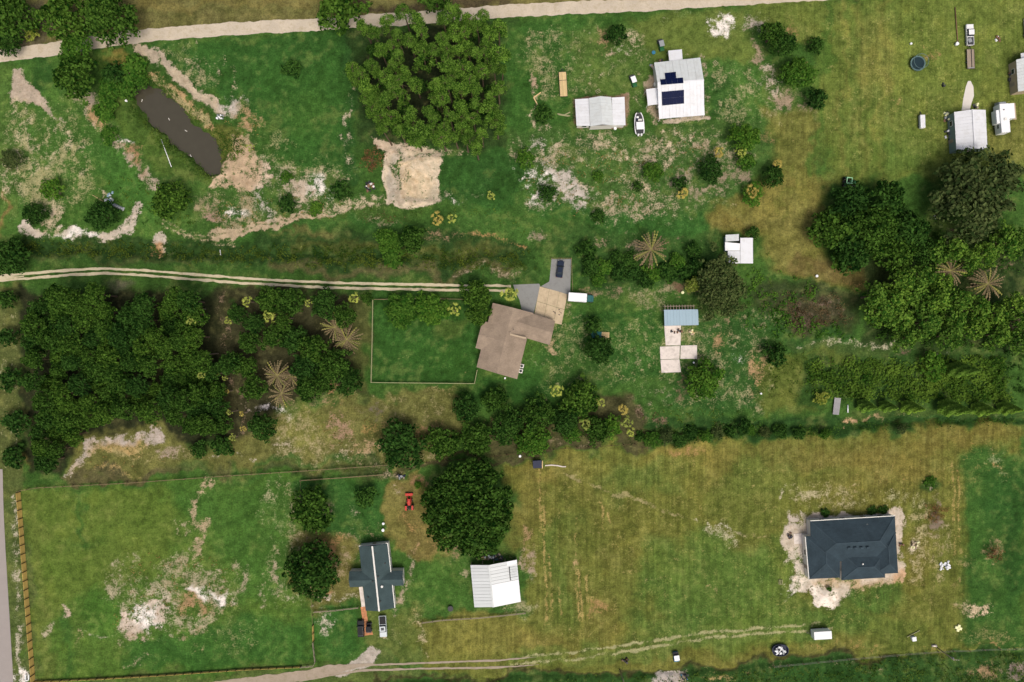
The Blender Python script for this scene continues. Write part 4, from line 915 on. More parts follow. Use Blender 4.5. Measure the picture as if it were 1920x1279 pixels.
# --- single trees and shrubs
ONE = [
 ('dark_s', 1157, 64, 19, 4.5, 'round dark shrub on bare sand north of the white barn'),
 ('oak_m', 1447, 66, 24, 7, 'left half of the paired dark trees beside the sandy path'),
 ('dark_m', 1470, 84, 24, 6.5, 'right half of the paired dark trees beside the sandy path'),
 ('dark_s', 1530, 85, 16, 3.6, 'small dark round tree right of the paired trees'),
 ('mid_m', 1495, 137, 31, 7, 'bright green round tree below the paired dark trees'),
 ('dark_s', 1532, 184, 20, 4.5, 'dark round tree lowest of the cluster beside the hayfield'),
 ('dark_s', 545, 128, 18, 2.6, 'lone dark bush in the middle of the north paddock'),
 ('mid_s', 538, 333, 12, 2, 'small green bush on sand right of the pond'),
 ('dark_s', 537, 383, 17, 3, 'bushy green shrub on sand above the pond track'),
 ('dark_s', 640, 358, 20, 3, 'spreading green shrub left of the sand pit'),
 ('mid_s', 592, 392, 13, 1.8, 'low green bush just above the pond track'),
 ('twig_s', 697, 300, 24, 2.2, 'bare reddish brown brush heap beside the sand pit'),
 ('mid_s', 985, 298, 19, 3.5, 'green bush in sparse grass below the V of lumber'),
 ('dark_s', 1020, 215, 18, 3.0, 'dark bush left of the white barn'),
 ('dark_s', 1028, 363, 17, 3.4, 'round dark bush in the middle of the grey sand patch'),
 ('dark_s', 1122, 405, 13, 2.5, 'small dark bush at the lower edge of the grey sand'),
 ('mid_s', 1122, 332, 11, 2, 'small green bush right of the grey sand patch'),
 ('dark_s', 1197, 350, 11, 2, 'tiny dark bush between grey sand and yellow palm'),
 ('mid_m', 1225, 322, 19, 4, 'loose light green tree south of the boat'),
 ('dark_s', 1275, 345, 14, 2.8, 'dark bush touching the yellow palm'),
 ('dark_m', 1332, 320, 24, 5, 'dense dark tree south of the solar house'),
 ('mid_m', 1396, 258, 27, 6, 'soft green tree southeast of the solar house'),
 ('mid_s', 1398, 300, 18, 4, 'green bush between two yellow palms'),
 ('dark_m', 1450, 331, 21, 5, 'dark round tree at the edge of the dry yard'),
 ('mid_s', 1412, 364, 21, 3, 'green bush ringing a yellow palm by the dry yard'),
 ('dark_s', 1411, 436, 13, 3, 'dark bush behind the white corner shed'),
 ('oak_m', 318, 374, 35, 7, 'broad green tree south of the pond'),
 ('dark_m', 190, 404, 29, 5.5, 'dark round tree beside the scrap pile'),
 ('dark_m', 64, 402, 22, 5, 'dark round tree at the curve of the white sand track'),
 ('mid_s', 97, 355, 22, 3.5, 'pale green bush above the dark tree on the west lawn'),
 ('grey_m', 20, 298, 20, 4, 'thin greyish bush at the left edge of the west lawn'),
 ('dark_m', 22, 480, 34, 7, 'dark tree at the left edge above the driveway'),
 ('dark_s', 12, 562, 18, 4, 'dark bush at the left edge just below the driveway'),
 ('dark_s', 16, 632, 18, 4, 'dark bush at the left edge, upper of the lane row'),
 ('dark_s', 20, 710, 22, 4, 'dark bush at the left edge, second in the lane row'),
 ('dark_s', 30, 790, 24, 4, 'dark bush at the left edge, third in the lane row'),
 ('dark_s', 24, 857, 22, 4, 'dark bush at the left edge, lowest in the lane row'),
 ('oak_m', 22, 30, 42, 9, 'dark tree in the top left corner of the picture'),
 ('dark_m', 10, 78, 26, 6, 'dark tree where the gravel road meets the left edge'),
 ('yel_s', 60, 64, 14, 3, 'yellow green bush left of the big roadside trees'),
 ('oak_m', 122, 32, 46, 11, 'left one of the two big trees over the gravel road'),
 ('oak_l', 205, 32, 52, 12, 'right one of the two big trees over the gravel road'),
 ('mid_m', 142, 96, 30, 8, 'bright green tree on the south side of the gravel road'),
 ('oak_m', 140, 142, 40, 9, 'large green tree northwest of the pond'),
 ('mid_s', 205, 168, 25, 2.5, 'soft green thicket bush left of the pond'),
 ('mid_s', 200, 205, 22, 2, 'pale rounded bush on the left pond bank'),
 ('dark_s', 210, 138, 22, 3, 'dark bush at the upper left pond bank'),
 ('mid_s', 250, 130, 26, 2.4, 'green reeds bush at the top end of the pond'),
 ('mid_s', 237, 165, 20, 2, 'green reeds bush touching the pond left shore'),
 ('mid_s', 265, 150, 15, 2, 'small reeds bush at the pond top shore'),
 ('mid_s', 205, 255, 18, 1.6, 'low green bush on the sandy left bank'),
 ('oak_m', 640, 14, 46, 10, 'large tree across the gravel road left of the pines'),
 ('oak_m', 815, -6, 30, 9, 'dark tree at the top edge behind the pines'),
 ('oak_m', 893, 552, 28, 7, 'upper tree covering the end of the driveway'),
 ('oak_m', 897, 588, 22, 6, 'lower tree touching the brown roof corner'),
 ('mid_m', 752, 582, 32, 4.5, 'soft green tree in the upper left of the fenced lawn'),
 ('mid_m', 808, 580, 32, 4.5, 'soft green tree in the upper middle of the fenced lawn'),
 ('mid_m', 728, 452, 24, 5, 'left green tree in the ditch below the sand pit'),
 ('oak_m', 772, 448, 26, 6, 'right green tree in the ditch below the sand pit'),
 ('mid_s', 735, 478, 22, 3, 'low leafy bush in the ditch below the sand pit trees'),
 ('dark_s', 1100, 466, 18, 3.5, 'dark bush right of the parked dark sedan'),
 ('dark_s', 1108, 502, 16, 3, 'dark bush in the brush right of the parking pad'),
 ('grey_m', 1350, 505, 30, 8, 'grey green tree directly below the white corner shed'),
 ('grey_l', 1352, 545, 52, 9, 'large grey green tree between corner shed and blue-roofed shed'),
 ('dark_s', 1310, 500, 20, 4, 'dark shrub left of the grey green tree'),
 ('yel_s', 1297, 534, 14, 4, 'bright lime green bush beside the grey green tree'),
 ('dark_m', 1122, 655, 28, 6, 'dark tree below the teal tarp'),
 ('dark_s', 1112, 610, 18, 4, 'dark bush above the teal tarp'),
 ('dark_s', 1455, 663, 22, 4.5, 'round dark bush at the start of the sandy trail'),
 ('mid_m', 1320, 712, 36, 6, 'bright rounded tree right of the white concrete slab'),
 ('dark_m', 873, 764, 26, 5.5, 'round tree at the left of the hedge below the brown-roofed house'),
 ('oak_m', 930, 750, 26, 5, 'tree directly below the south end of the brown roof'),
 ('dark_m', 753, 838, 45, 7.5, 'large dark round tree at the left end of the hedge'),
 ('oak_m', 828, 830, 32, 6, 'medium tree right of the large round hedge tree'),
 ('oak_m', 893, 822, 32, 6, 'hedge tree above the big oak'),
 ('dark_m', 945, 806, 28, 5.5, 'dark hedge tree upper right of the big oak'),
 ('oak_m', 1008, 775, 32, 6, 'hedge tree below the first yellow palm'),
 ('oak_m', 1088, 750, 36, 6.5, 'hedge tree between the two upper yellow palms'),
 ('mid_m', 1000, 828, 31, 5.5, 'bright hedge tree above the dark blue box'),
 ('dark_m', 1060, 790, 26, 5.5, 'dark hedge tree left of the middle yellow palm'),
 ('oak_m', 1118, 808, 26, 5, 'hedge tree right of the middle yellow palm'),
 ('mid_s', 1145, 800, 22, 3.5, 'leafy hedge bush left of the rightmost palms'),
 ('mid_s', 1070, 812, 18, 3, 'small leafy bush at the lower hedge edge'),
 ('dark_m', 962, 790, 24, 5, 'dark hedge tree in the gap left of the palms'),
 ('huge', 879, 956, 91, 12, 'huge dark spreading oak beside the red tractor'),
 ('oak_m', 583, 956, 41, 7, 'dark tree in the small fenced paddock'),
 ('dark_l', 584, 1070, 53, 9, 'big dark round tree left of the cross-roofed house'),
 ('dark_s', 687, 932, 21, 3.5, 'soft dark bush in the right of the small paddock'),
 ('dark_m', 1592, 385, 38, 8.5, 'east grove tree nearest the dark tractor'),
 ('dark_m', 1662, 378, 40, 8.5, 'east grove tree at the top right'),
 ('oak_m', 1562, 428, 42, 8, 'east grove tree at the left edge'),
 ('oak_l', 1636, 430, 48, 9.5, 'east grove tree in the centre'),
 ('dark_m', 1702, 432, 40, 8.5, 'east grove tree at the right edge'),
 ('dark_m', 1596, 474, 36, 8, 'east grove tree at the lower left'),
 ('oak_m', 1680, 474, 38, 8, 'east grove tree at the lower right'),
 ('mid_s', 1577, 488, 20, 4, 'bright bush at the bottom tip of the east grove'),
 ('dark_m', 1735, 470, 26, 7, 'dark tree between the east grove and the grey oak'),
 ('grey_l', 1828, 366, 84, 13, 'large grey green oak beside the long white barn'),
 ('mid_s', 1750, 686, 25, 4, 'rounded leafy bush above the vine thicket'),
 ('yel_s', 1541, 746, 14, 2.5, 'lime green bush left of the grey shed roof'),
 ('mid_s', 1745, 904, 12, 1.2, 'dark green weeds clump round a hole in the hayfield'),
 ('mid_s', 1555, 1104, 5, 1.0, 'single small bush on the sand before the dark-roofed house'),
 ('dark_s', 1548, 962, 9, .8, 'left bush along the north wall of the dark-roofed house'),
 ('dark_s', 1636, 958, 10, .8, 'middle bush along the north wall of the dark-roofed house'),
 ('dark_s', 1656, 957, 9, .8, 'right bush along the north wall of the dark-roofed house'),
 ('twig_s', 1755, 962, 20, 1.0, 'grey brown brush pile right of the dark-roofed house'),
 ('twig_s', 1861, 1037, 17, 1.6, 'brown branch heap on the right field'),
 ('mid_s', 783, 910, 7, 1.2, 'small green sapling above the red tractor'),
 ('dark_s', 374, 843, 17, 3.5, 'round dark bush at the bottom of the west grove, left'),
 ('dark_s', 416, 836, 20, 3.5, 'round dark bush at the bottom of the west grove, right'),
 ('dark_s', 1105, 490, 14, 3, 'dark bush tucked below another right of the parking pad'),
]
for k in ONE: tree(*k)
for n, (px, py, r) in enumerate([(1130, 500, 15), (1160, 508, 16), (1190, 512, 15), (1222, 512, 17), (1255, 508, 17), (1285, 512, 15), (1120, 525, 12), (1210, 528, 12), (1180, 488, 13), (1270, 488, 13), (1300, 470, 14), (1155, 480, 10)]):
    tree('dark_s' if n % 3 else 'mid_s', px, py, r + 2, 2.6, 'brush clump in the dark ditch below the tan palm, %s counted from the sedan' % ORD[n], group='brush along the east ditch')
HEDGE = [(1205, 822, 16), (1228, 826, 17), (1250, 818, 17), (1275, 822, 16), (1298, 814, 17), (1322, 818, 16), (1345, 808, 18), (1368, 812, 16), (1390, 800, 20), (1412, 806, 17), (1440, 808, 18), (1466, 812, 15), (1500, 814, 13), (1545, 812, 12), (1690, 806, 13)]
for n, (px, py, r) in enumerate(HEDGE):
    tree(('dark_s', 'mid_s', 'grey_m', 'dark_s')[n % 4], px + (n * 37 % 9 - 4), py + (n * 23 % 7 - 3), (r - 3) * (.75 + (n * 29 % 10) / 20), 1.8 + (n % 3) * .6, 'dark hedge shrub above the large hayfield, %s from the left end' % ORD[n], group='hedge shrubs above the hayfield')
TALL = [(1650, 585, 30), (1640, 555, 24), (1678, 560, 28), (1690, 530, 26), (1725, 520, 26), (1762, 530, 24), (1720, 555, 28), (1755, 565, 28), (1795, 562, 26), (1832, 580, 26), (1870, 590, 26), (1905, 602, 24), (1785, 595, 26), (1830, 612, 24), (1875, 628, 26), (1900, 570, 22), (1690, 600, 30), (1735, 605, 30), (1912, 640, 24), (1780, 630, 26), (1700, 632, 24), (1760, 475, 26), (1790, 468, 26), (1815, 488, 22), (1845, 478, 24), (1885, 452, 30), (1912, 450, 24)]
for n, ((px, py, r), row, c) in enumerate(rows(TALL, 34)):
    tree('tall_m', px, py, r, 9 + (n * 53 % 30) / 10, 'feathery tree of the east wood, %s from left in %s row below grey oak' % (ORD[c], ORD[row]), name='feathery_tree', group='feathery trees of the east wood')
# --- cone shaped trees
def cone_crown(seed):
    rnd = np.random.default_rng(seed); n = 3600; q = rnd.uniform(0, 1, n) ** .7; a = rnd.uniform(0, 6.283, n)
    z = 1 + (1 - q) * 8.2; r = 2.5 * q ** .85 * (1 + .14 * np.sin(a * 5 + z * 2)) * rnd.uniform(.72, 1.04, n)
    P = np.stack([r * np.cos(a), r * np.sin(a), z], 1); d = np.stack([np.cos(a), np.sin(a), .5 + 0 * a], 1)
    v, f, l = leaves(P, d * .35 + np.array([0, 0, 1.1]) + rnd.normal(size=(n, 3)) * .35, rnd.uniform(.4, .8, n), .6, rnd, rnd.uniform(.1, .9, n))
    return leaf_mesh('crown', v, f, l, M_LCON)
CC = [cone_crown(40 + i) for i in range(3)]; CT = trunk_mesh('trunk', 8.0, .16, 3, .8, 5, M_BARK)
for n, (px, py, tx, s) in enumerate([(1608, 760, 1640, 1.0), (1648, 761, 1679, .9), (1690, 762, 1730, 1.05), (1760, 763, 1820, 1.3), (1822, 766, 1868, 1.1), (1870, 764, 1914, 1.05), (1778, 692, 1834, 1.2)]):
    p = G(px + 6, py); e = empty('conical_tree', p, n * 1.3, ('pointed light green conical tree standing alone above the thicket' if n == 6 else 'pointed light green conical tree, %s from the left in the row below the thicket' % ORD[n]), 'tree', 'conical trees in the south-east row')
    off = math.hypot(tx - 960, py - 640); base_d = math.hypot(px - 960, py - 640); h = H * (1 - base_d / off)
    k = max(.7, (h - .2) / 9.2); w_ = .72 * s
    add('trunk', CT, None, e, None, None, (1, 1, k)); add('crown', CC[n % 3], None, e, None, None, (w_, w_, k))
# --- fan palms
def palm_crown(seed, mat, nleaf=12, dry=0):
    rnd = random.Random(seed); V, F, L = [], [], []
    for i in range(nleaf):
        a = i * 2.4 + rnd.uniform(-.2, .2); el = -.45 + 1.6 * (i / nleaf) + rnd.uniform(-.15, .15); pl = rnd.uniform(.35, 1.05) * (1.1 - max(el, 0) * .45)
        d = Vector((math.cos(a) * math.cos(el), math.sin(a) * math.cos(el), math.sin(el))); t = Vector((-math.sin(a), math.cos(a), 0)); up = d.cross(t) * -1
        b = d * pl; ls = rnd.uniform(.42, .95); k = len(V); V += [Vector((0, 0, 0)), b + t * .03, b - t * .03]; F.append((k, k + 1, k + 2)); L += [.6] * 3
        for j in range(9):
            fa = (j - 4) * .24; dirv = d * math.cos(fa) + t * math.sin(fa); ln = ls * rnd.uniform(.8, 1.05); side = (t * math.cos(fa) - d * math.sin(fa)) * .055
            m = b + dirv * ln * .55 + up * .03; tip = b + dirv * ln - Vector((0, 0, .16)); k = len(V); lv = rnd.uniform(.3, 1)
            V += [b, m + side, tip, m - side]; F += [(k, k + 1, k + 2), (k, k + 2, k + 3)]; L += [lv] * 4
    me = mesh_np('crown', np.array([tuple(v) for v in V]), np.array(F)); at = me.attributes.new('lv', 'FLOAT', 'POINT'); at.data.foreach_set('value', np.array(L, np.float32)); me.materials.append(mat); return me
M_LPALM = leaf_mat('palm_leaves', (84, 114, 40), (176, 186, 100), transl=.15, hue=(1.1, 1.0, .75))
M_LPALMD = leaf_mat('dry_palm_leaves', (132, 122, 60), (186, 172, 96), transl=.1, hue=(1, 1, .9))
PLC = [palm_crown(60 + i, M_LPALM, 9 + i) for i in range(7)]; PLD = [palm_crown(80 + i, M_LPALMD, 13) for i in range(2)]; PLT = trunk_mesh('trunk', 4.0, .16, 0, .1, 3, M_PBARK)
PALMS = [(358, 577, 10, 0, 9, 'yellow green palm at the right side of the west grove, upper of two'), (358, 602, 12, 0, 9, 'yellow green palm at the right side of the west grove, lower of two'),
 (463, 565, 12, 0, 5, 'yellow green palm left of the first loose grove tree'), (427, 602, 10, 0, 4, 'yellow green palm above the brown footpath'), (374, 686, 9, 0, 8, 'small pale palm poking through the west grove, upper'),
 (376, 704, 8, 0, 8, 'small pale palm poking through the west grove, lower'), (405, 701, 6, 0, 5, 'tiny pale palm left of the brown footpath'), (421, 710, 8, 0, 4, 'pale palm on the brown footpath, upper'), (425, 734, 8, 1, 4, 'pale palm on the brown footpath, lower'),
 (430, 773, 7, 0, 6, 'tiny pale palm left of the lower footpath'), (453, 775, 7, 1, 4, 'tiny yellowed palm on the lower footpath'), (457, 804, 7, 1, 4, 'tiny yellowed palm at the foot of the footpath'), (435, 821, 8, 0, 4, 'pale palm above the dark bush at the grove bottom'),
 (505, 593, 15, 0, 5, 'large yellow green palm in the clearing, left'), (538, 596, 10, 0, 5, 'smaller yellow green palm in the clearing, right'), (577, 567, 10, 0, 6, 'yellow green palm between two loose grove trees'), (663, 558, 13, 0, 6, 'yellow green palm at the grove corner near the driveway'),
 (629, 586, 6, 0, 5, 'tiny pale palm above the tan palms'), (386, 664, 6, 0, 8, 'tiny white tipped palm on the west grove edge'),
 (957, 552, 18, 0, 4.5, 'yellow green palm at the apron of the brown-roofed house'), (1043, 732, 15, 0, 5, 'first yellow palm of the hedge below the brown-roofed house'), (1127, 753, 13, 0, 5, 'second yellow palm of the hedge, upper right'),
 (1168, 766, 15, 1, 4.5, 'sparse yellow palm above the rightmost hedge palms'), (1097, 796, 13, 0, 5, 'yellow palm in the middle of the lower hedge'), (1175, 792, 15, 0, 5, 'big yellow palm at the right end of the hedge'), (1183, 812, 11, 0, 4.5, 'small yellow palm at the right end of the hedge'),
 (1052, 798, 10, 0, 3.5, 'dull palm half hidden in the hedge'), (820, 412, 15, 1, 3, 'dry splayed palm on the ditch bank, left'), (846, 409, 14, 0, 3, 'yellow green palm on the ditch bank, right'), (852, 582, 16, 0, 3.5, 'sparse yellow palm in the right of the fenced lawn'),
 (1347, 287, 15, 1, 3.5, 'yellow palm south of the solar house, left'), (1390, 286, 14, 0, 4, 'yellow palm south of the solar house, right'), (1283, 362, 15, 1, 3.2, 'yellow palm south of the speckled yard'), (1412, 361, 15, 1, 3.5, 'yellow palm set in a green bush by the dry yard'), (1457, 306, 13, 1, 3.2, 'yellow palm behind the dark tree of the dry yard'),
 (920, 368, 13, 0, 2, 'small yellow palm on the grass right of the sand pit'), (470, 276, 10, 0, 1.5, 'small palm sprout on the lower pond bank')]
for n, (px, py, r, dry, h, lab) in enumerate(PALMS):
    p = U(px, py, h); g = gz(p.x, p.y); k = r * S / 1.65
    e = empty('fan_palm', (p.x, p.y, g), n * 1.1, lab, 'palm', 'yellow fan palms')
    add('trunk', PLT, None, e, None, None, (1, 1, h / 4.0)); add('crown', PLD[n % 2] if dry else PLC[n % 7], None, e, (0, 0, h), None, (k, k, k))
# --- large tan palms with separate fronds
def frond_mesh(seed):
    rnd = random.Random(seed); V, F, L = [], [], []
    Lf = 4.0; pts = [Vector((Lf * t, 0, .55 * math.sin(t * 2.2) - 1.1 * t * t)) for t in [i / 7 for i in range(8)]]
    for a, b in zip(pts[:-1], pts[1:]):
        k = len(V); V += [a + Vector((0, .045, 0)), b + Vector((0, .04, 0)), b - Vector((0, .04, 0)), a - Vector((0, .045, 0))]; F += [(k, k + 1, k + 2), (k, k + 2, k + 3)]; L += [.8] * 4
        for s in (-1, 1):
            ln = .15 * math.sin(max(.25, a.x / Lf) * 2.6) + .08; k = len(V); lv = rnd.uniform(.2, 1)
            V += [a, a + Vector((.34, s * ln, -.12)), b]; F.append((k, k + 1, k + 2)); L += [lv] * 3
    me = mesh_np('frond', np.array([tuple(v) for v in V]), np.array(F)); at = me.attributes.new('lv', 'FLOAT', 'POINT'); at.data.foreach_set('value', np.array(L, np.float32)); me.materials.append(M_FROND); return me
M_FROND = leaf_mat('tan_fronds', (62, 54, 40), (150, 134, 104), transl=.06, hue=(.85, 1.0, .8))
M_FROND2 = leaf_mat('green_fronds', (84, 100, 52), (150, 152, 92), transl=.08)
FR = [frond_mesh(i) for i in range(3)]; FRG = []
for m in FR:
    q = m.copy(); q.materials.clear(); q.materials.append(M_FROND2); FRG.append(q)
BPT = trunk_mesh('trunk', 4.0, .4, 0, .1, 9, M_BARK)
for n, (px, py, r, h, lab) in enumerate([(628, 614, 25, 4.5, 'large tan palm with spiky fronds in the loose grove, upper left of two'), (650, 637, 27, 4.5, 'large tan palm with spiky fronds in the loose grove, lower right of two'), (520, 704, 26, 4.5, 'large tan palm in the lower loose grove, left'),
      (546, 706, 20, 4.0, 'tan palm in the lower loose grove, half hidden on the right'), (528, 738, 25, 4.0, 'large tan palm in the lower loose grove, bottom'), (1221, 468, 31, 4.0, 'large tan palm with radiating fronds on the bank above the east ditch'), (1782, 508, 27, 6.5, 'tan palm in the east wood, left of two'), (1852, 532, 32, 6.5, 'tan palm in the east wood, right of two')]):
    p = U(px, py, h); g = gz(p.x, p.y); k = r * S / 3.7 * (H - h) / H; rnd = random.Random(n)
    e = empty('date_palm', (p.x, p.y, g), n, lab, 'palm', 'large tan palms')
    add('trunk', BPT, None, e, None, None, (1, 1, h / 4.0))
    for i in range(56):
        q = i / 56; el = -.62 * q + .30; green = (i % 7 == 2 and n not in (2, 3, 4)) or i < 5
        add('frond', (FRG if green else FR)[i % 3], None, e, (0, 0, h), (0, -el * .85, i * 2.39996 + rnd.uniform(-.2, .2)), (k * rnd.uniform(.6, 1.12),) * 3)
# --- weeds, thickets and rough grass nobody could count
def scatter(name, polys, dens, hmin, hmax, leaf, mat, label, cat, seed, asp=.4, per=6, clump=.35, up=1.0):
    rnd = np.random.default_rng(seed); V, F, L, k = [], [], [], 0
    for sh in polys:
        if sh[0] == 'p': A = np.array(sh[1])
        elif sh[0] == 's': A = np.array(sh[1])
        else: A = np.array([(sh[1] - sh[3], sh[2] - sh[4]), (sh[1] + sh[3], sh[2] + sh[4])])
        pad = sh[2] if sh[0] == 's' else 0
        x0, y0 = A.min(0) - pad; x1, y1 = A.max(0) + pad
        n = int((x1 - x0) * (y1 - y0) * S * S * dens); x = rnd.uniform(x0, x1, n); y = rnd.uniform(y0, y1, n)
        d = sdist(sh, x, y); patch = fbm(x, y, 30, seed, 3)
        keep = (d < rnd.normal(0, 4, n) - 2) & (patch + rnd.uniform(-.15, .15, n) > .36); x, y = x[keep], y[keep]
        if len(x) == 0: continue
        X = (x - 960) * S; Y = (639.5 - y) * S; Z = gzv(X, Y); hh = rnd.uniform(hmin, hmax, len(x)) * (.6 + .9 * fbm(x, y, 18, seed + 5, 3)); tone = fbm(x, y, 22, seed + 3, 3) * 1.5 - .25
        m = len(x) * per; r = np.repeat
        P = np.stack([r(X, per) + rnd.normal(0, clump, m), r(Y, per) + rnd.normal(0, clump, m), r(Z, per) + r(hh, per) * rnd.uniform(.35, 1, m)], 1)
        N = rnd.normal(size=(m, 3)) * .7 + np.array([0, 0, up])
        v, f, l = leaves(P, N, leaf * rnd.uniform(.6, 1.4, m), asp, rnd, np.clip(r(tone, per) + rnd.uniform(-.25, .25, m), 0, 1))
        V.append(v); F.append(f + k); L.append(l); k += len(v)
    o = add(name, leaf_mesh(name, np.concatenate(V), np.concatenate(F), np.concatenate(L), mat)); return tag(o, label, cat, kind='stuff')
scatter('ditch_weeds', [St(15, (30, 466), (240, 470), (430, 478), (650, 476), (990, 488)), St(8, (560, 490), (760, 496), (1000, 500))], 1.7, .3, 1.2, .55, M_LDITCH, 'dense green weeds filling the ditch above the driveway', 'weeds', 1)
scatter('thicket', [Pg((1508, 690), (1530, 668), (1600, 672), (1700, 682), (1720, 668), (1880, 668), (1890, 755), (1760, 752), (1620, 748), (1520, 738))], 2.6, .4, 1.5, .58, leaf_mat('vine_leaves', (40, 76, 26), (104, 138, 56)), 'mass of leafy vines above the row of conical trees', 'thicket', 2, asp=.8, clump=.5, up=1.3)
scatter('hedge_brush', [St(13, (1195, 820), (1330, 812), (1440, 806), (1560, 808)), St(7, (1500, 810), (1640, 798), (1930, 784)), St(10, (1200, 825), (1420, 808)), St(9, (1100, 510), (1300, 515)), St(6, (960, 810), (1180, 815))], 1.2, .3, 1.6, .55, M_LOAK, 'low dark brush along the hedge and ditch lines', 'brush', 3)
scatter('bottom_brush', [Pg((640, 1288), (1000, 1276), (1230, 1266), (1300, 1266), (1560, 1244), (1760, 1224), (1940, 1224), (1960, 1310), (640, 1310))], .8, .2, 1.1, .55, M_LWEED, 'rough brush beyond the bottom ditch', 'brush', 4)
scatter('pond_reeds', [St(9, (250, 205), (300, 260), (350, 300), (395, 332)), St(6, (280, 150), (340, 195), (420, 262)), St(12, (235, 130), (265, 150)), Pg((190, 110), (275, 105), (285, 150), (235, 185), (200, 190)), E(432, 275, 30, 28)], 2.4, .2, 1.0, .5, M_LWEED, 'reeds and weeds along the pond banks', 'reeds', 5)
scatter('dry_vines', [Pg((1470, 545), (1560, 540), (1600, 570), (1590, 610), (1490, 615), (1460, 580)), E(1520, 590, 40, 22), E(1230, 785, 14, 12), E(1195, 775, 12, 20), E(720, 408, 50, 12)], .9, .2, 1.1, .5, leaf_mat('dry_vine_leaves', (72, 62, 44), (122, 104, 74), hue=(1, .95, .9)), 'brown dying vines left of the east wood', 'vines', 6, asp=.35)
scatter('green_vines', [Pg((1395, 505), (1500, 515), (1540, 555), (1480, 575), (1480, 620), (1400, 620)), Pg((1440, 590), (1560, 600), (1600, 640), (1450, 630)), Pg((1610, 560), (1700, 600), (1900, 640), (1910, 655), (1640, 640))], .8, .3, 1.4, .6, M_LMID, 'green vines climbing over the brown vine patch', 'vines', 7, asp=.7)
scatter('understorey', [Pg((1630, 560), (1900, 590), (1930, 740), (1890, 760), (1880, 660), (1650, 640)), Pg((1740, 440), (1930, 430), (1930, 520), (1760, 490))], .7, .4, 1.8, .7, M_LDARK, 'dark undergrowth beneath the feathery east wood', 'undergrowth', 8, asp=.6)
scatter('tall_grass', [Pg((180, 320), (300, 335), (380, 420), (250, 440)), E(1500, 700, 70, 40), Pg((480, 880), (760, 868), (760, 884), (480, 895)), Pg((1440, 470), (1480, 700), (1430, 780)), St(8, (700, 400), (880, 395), (1000, 430)), Pg((1200, 760), (1420, 770), (1480, 795), (1210, 800))], .35, .1, .5, .5, M_LWEED, 'longer grass left uncut in the corners of the lots', 'grass', 9)
scatter('dry_tufts', [Pg((390, 370), (480, 360), (500, 420), (400, 440)), E(450, 250, 40, 40), E(660, 800, 70, 50), E(1520, 1085, 40, 30), E(1110, 340, 140, 70), E(1270, 290, 60, 50), E(330, 1090, 110, 60), E(260, 1160, 60, 40), E(575, 380, 80, 35), E(240, 870, 90, 20)], .22, .05, .35, .5, M_LDRY, 'straw coloured tufts on the bare sandy places', 'grass', 10, per=4)
# ------------------------------------------------------------------ buildings
M_WROOF = paint('white_metal_roof', (216, 220, 225), .5, .05, .5, spec=.3, rv=.04, stain=((196, 198, 196), .5))
M_WROOF2 = paint('pale_grey_metal_roof', (202, 209, 210), .5, .05, .5, spec=.3, rv=.05, stain=((178, 180, 176), .5))
M_BRIGHT = paint('bright_white_sheet', (230, 234, 236), .5, .03, .5, spec=.2)
M_BLUE = paint('blue_grey_metal_roof', (132, 160, 176), .45, .05, .6, spec=.4, rv=.04)
M_WALLW = paint('white_wall', (214, 212, 206), .8, .05, .8)
M_WALLG = paint('grey_green_wall', (120, 140, 138), .8, .06, .8)
M_WALLT = paint('tan_wall', (176, 160, 136), .85, .07, .8)
M_GLASS = paint('window_glass', (40, 50, 58), .15, .03, 1, spec=.6)
M_DOOR = paint('door_paint', (150, 140, 128), .6, .06, 1)
M_TRIM = paint('white_trim', (220, 220, 214), .6, .04, 1)
M_SOLAR = paint('solar_glass', (14, 24, 58), .5, .08, .8, spec=.08, rv=.15)
M_SOLARF = paint('solar_frame', (30, 36, 52), .4, .05, 1)
M_DARKM = paint('dark_metal', (44, 46, 48), .5, .1, 2)
M_WOOD = paint('new_lumber', (206, 182, 134), .8, .12, 1.4, rv=.2)
M_GWOOD = paint('weathered_wood', (150, 138, 122), .9, .14, 1.5, rv=.2)
def shingle(name, c, rv=.0):
    t = NT(name); p = t.pos()
    n = t.noise(p, 3.5, 3, .7); n2 = t.noise(p, .35, 4, .6)
    mp = t.n('ShaderNodeMapping'); mp.inputs['Scale'].default_value = (.5, 6, 6); t.l(p, mp.inputs[0]); n3 = t.noise(mp.outputs[0], 1.2, 2, .5)
    f = t.math('ADD', t.math('MULTIPLY', t.math('SUBTRACT', n, .5), .5), t.math('ADD', t.math('MULTIPLY', t.math('SUBTRACT', n2, .5), .9), t.math('MULTIPLY', t.math('SUBTRACT', n3, .5), .45)))
    t.bsdf(t.scalecol(lin(c), t.math('ADD', 1.0, f)), .9, 0, t.bump(n3, .25, .03), .15); return t.m
M_SHB = shingle('brown_shingles', (142, 128, 112)); M_SHD = shingle('dark_slate_shingles', (50, 64, 72)); M_SHE = shingle('dark_green_grey_shingles', (62, 78, 80))

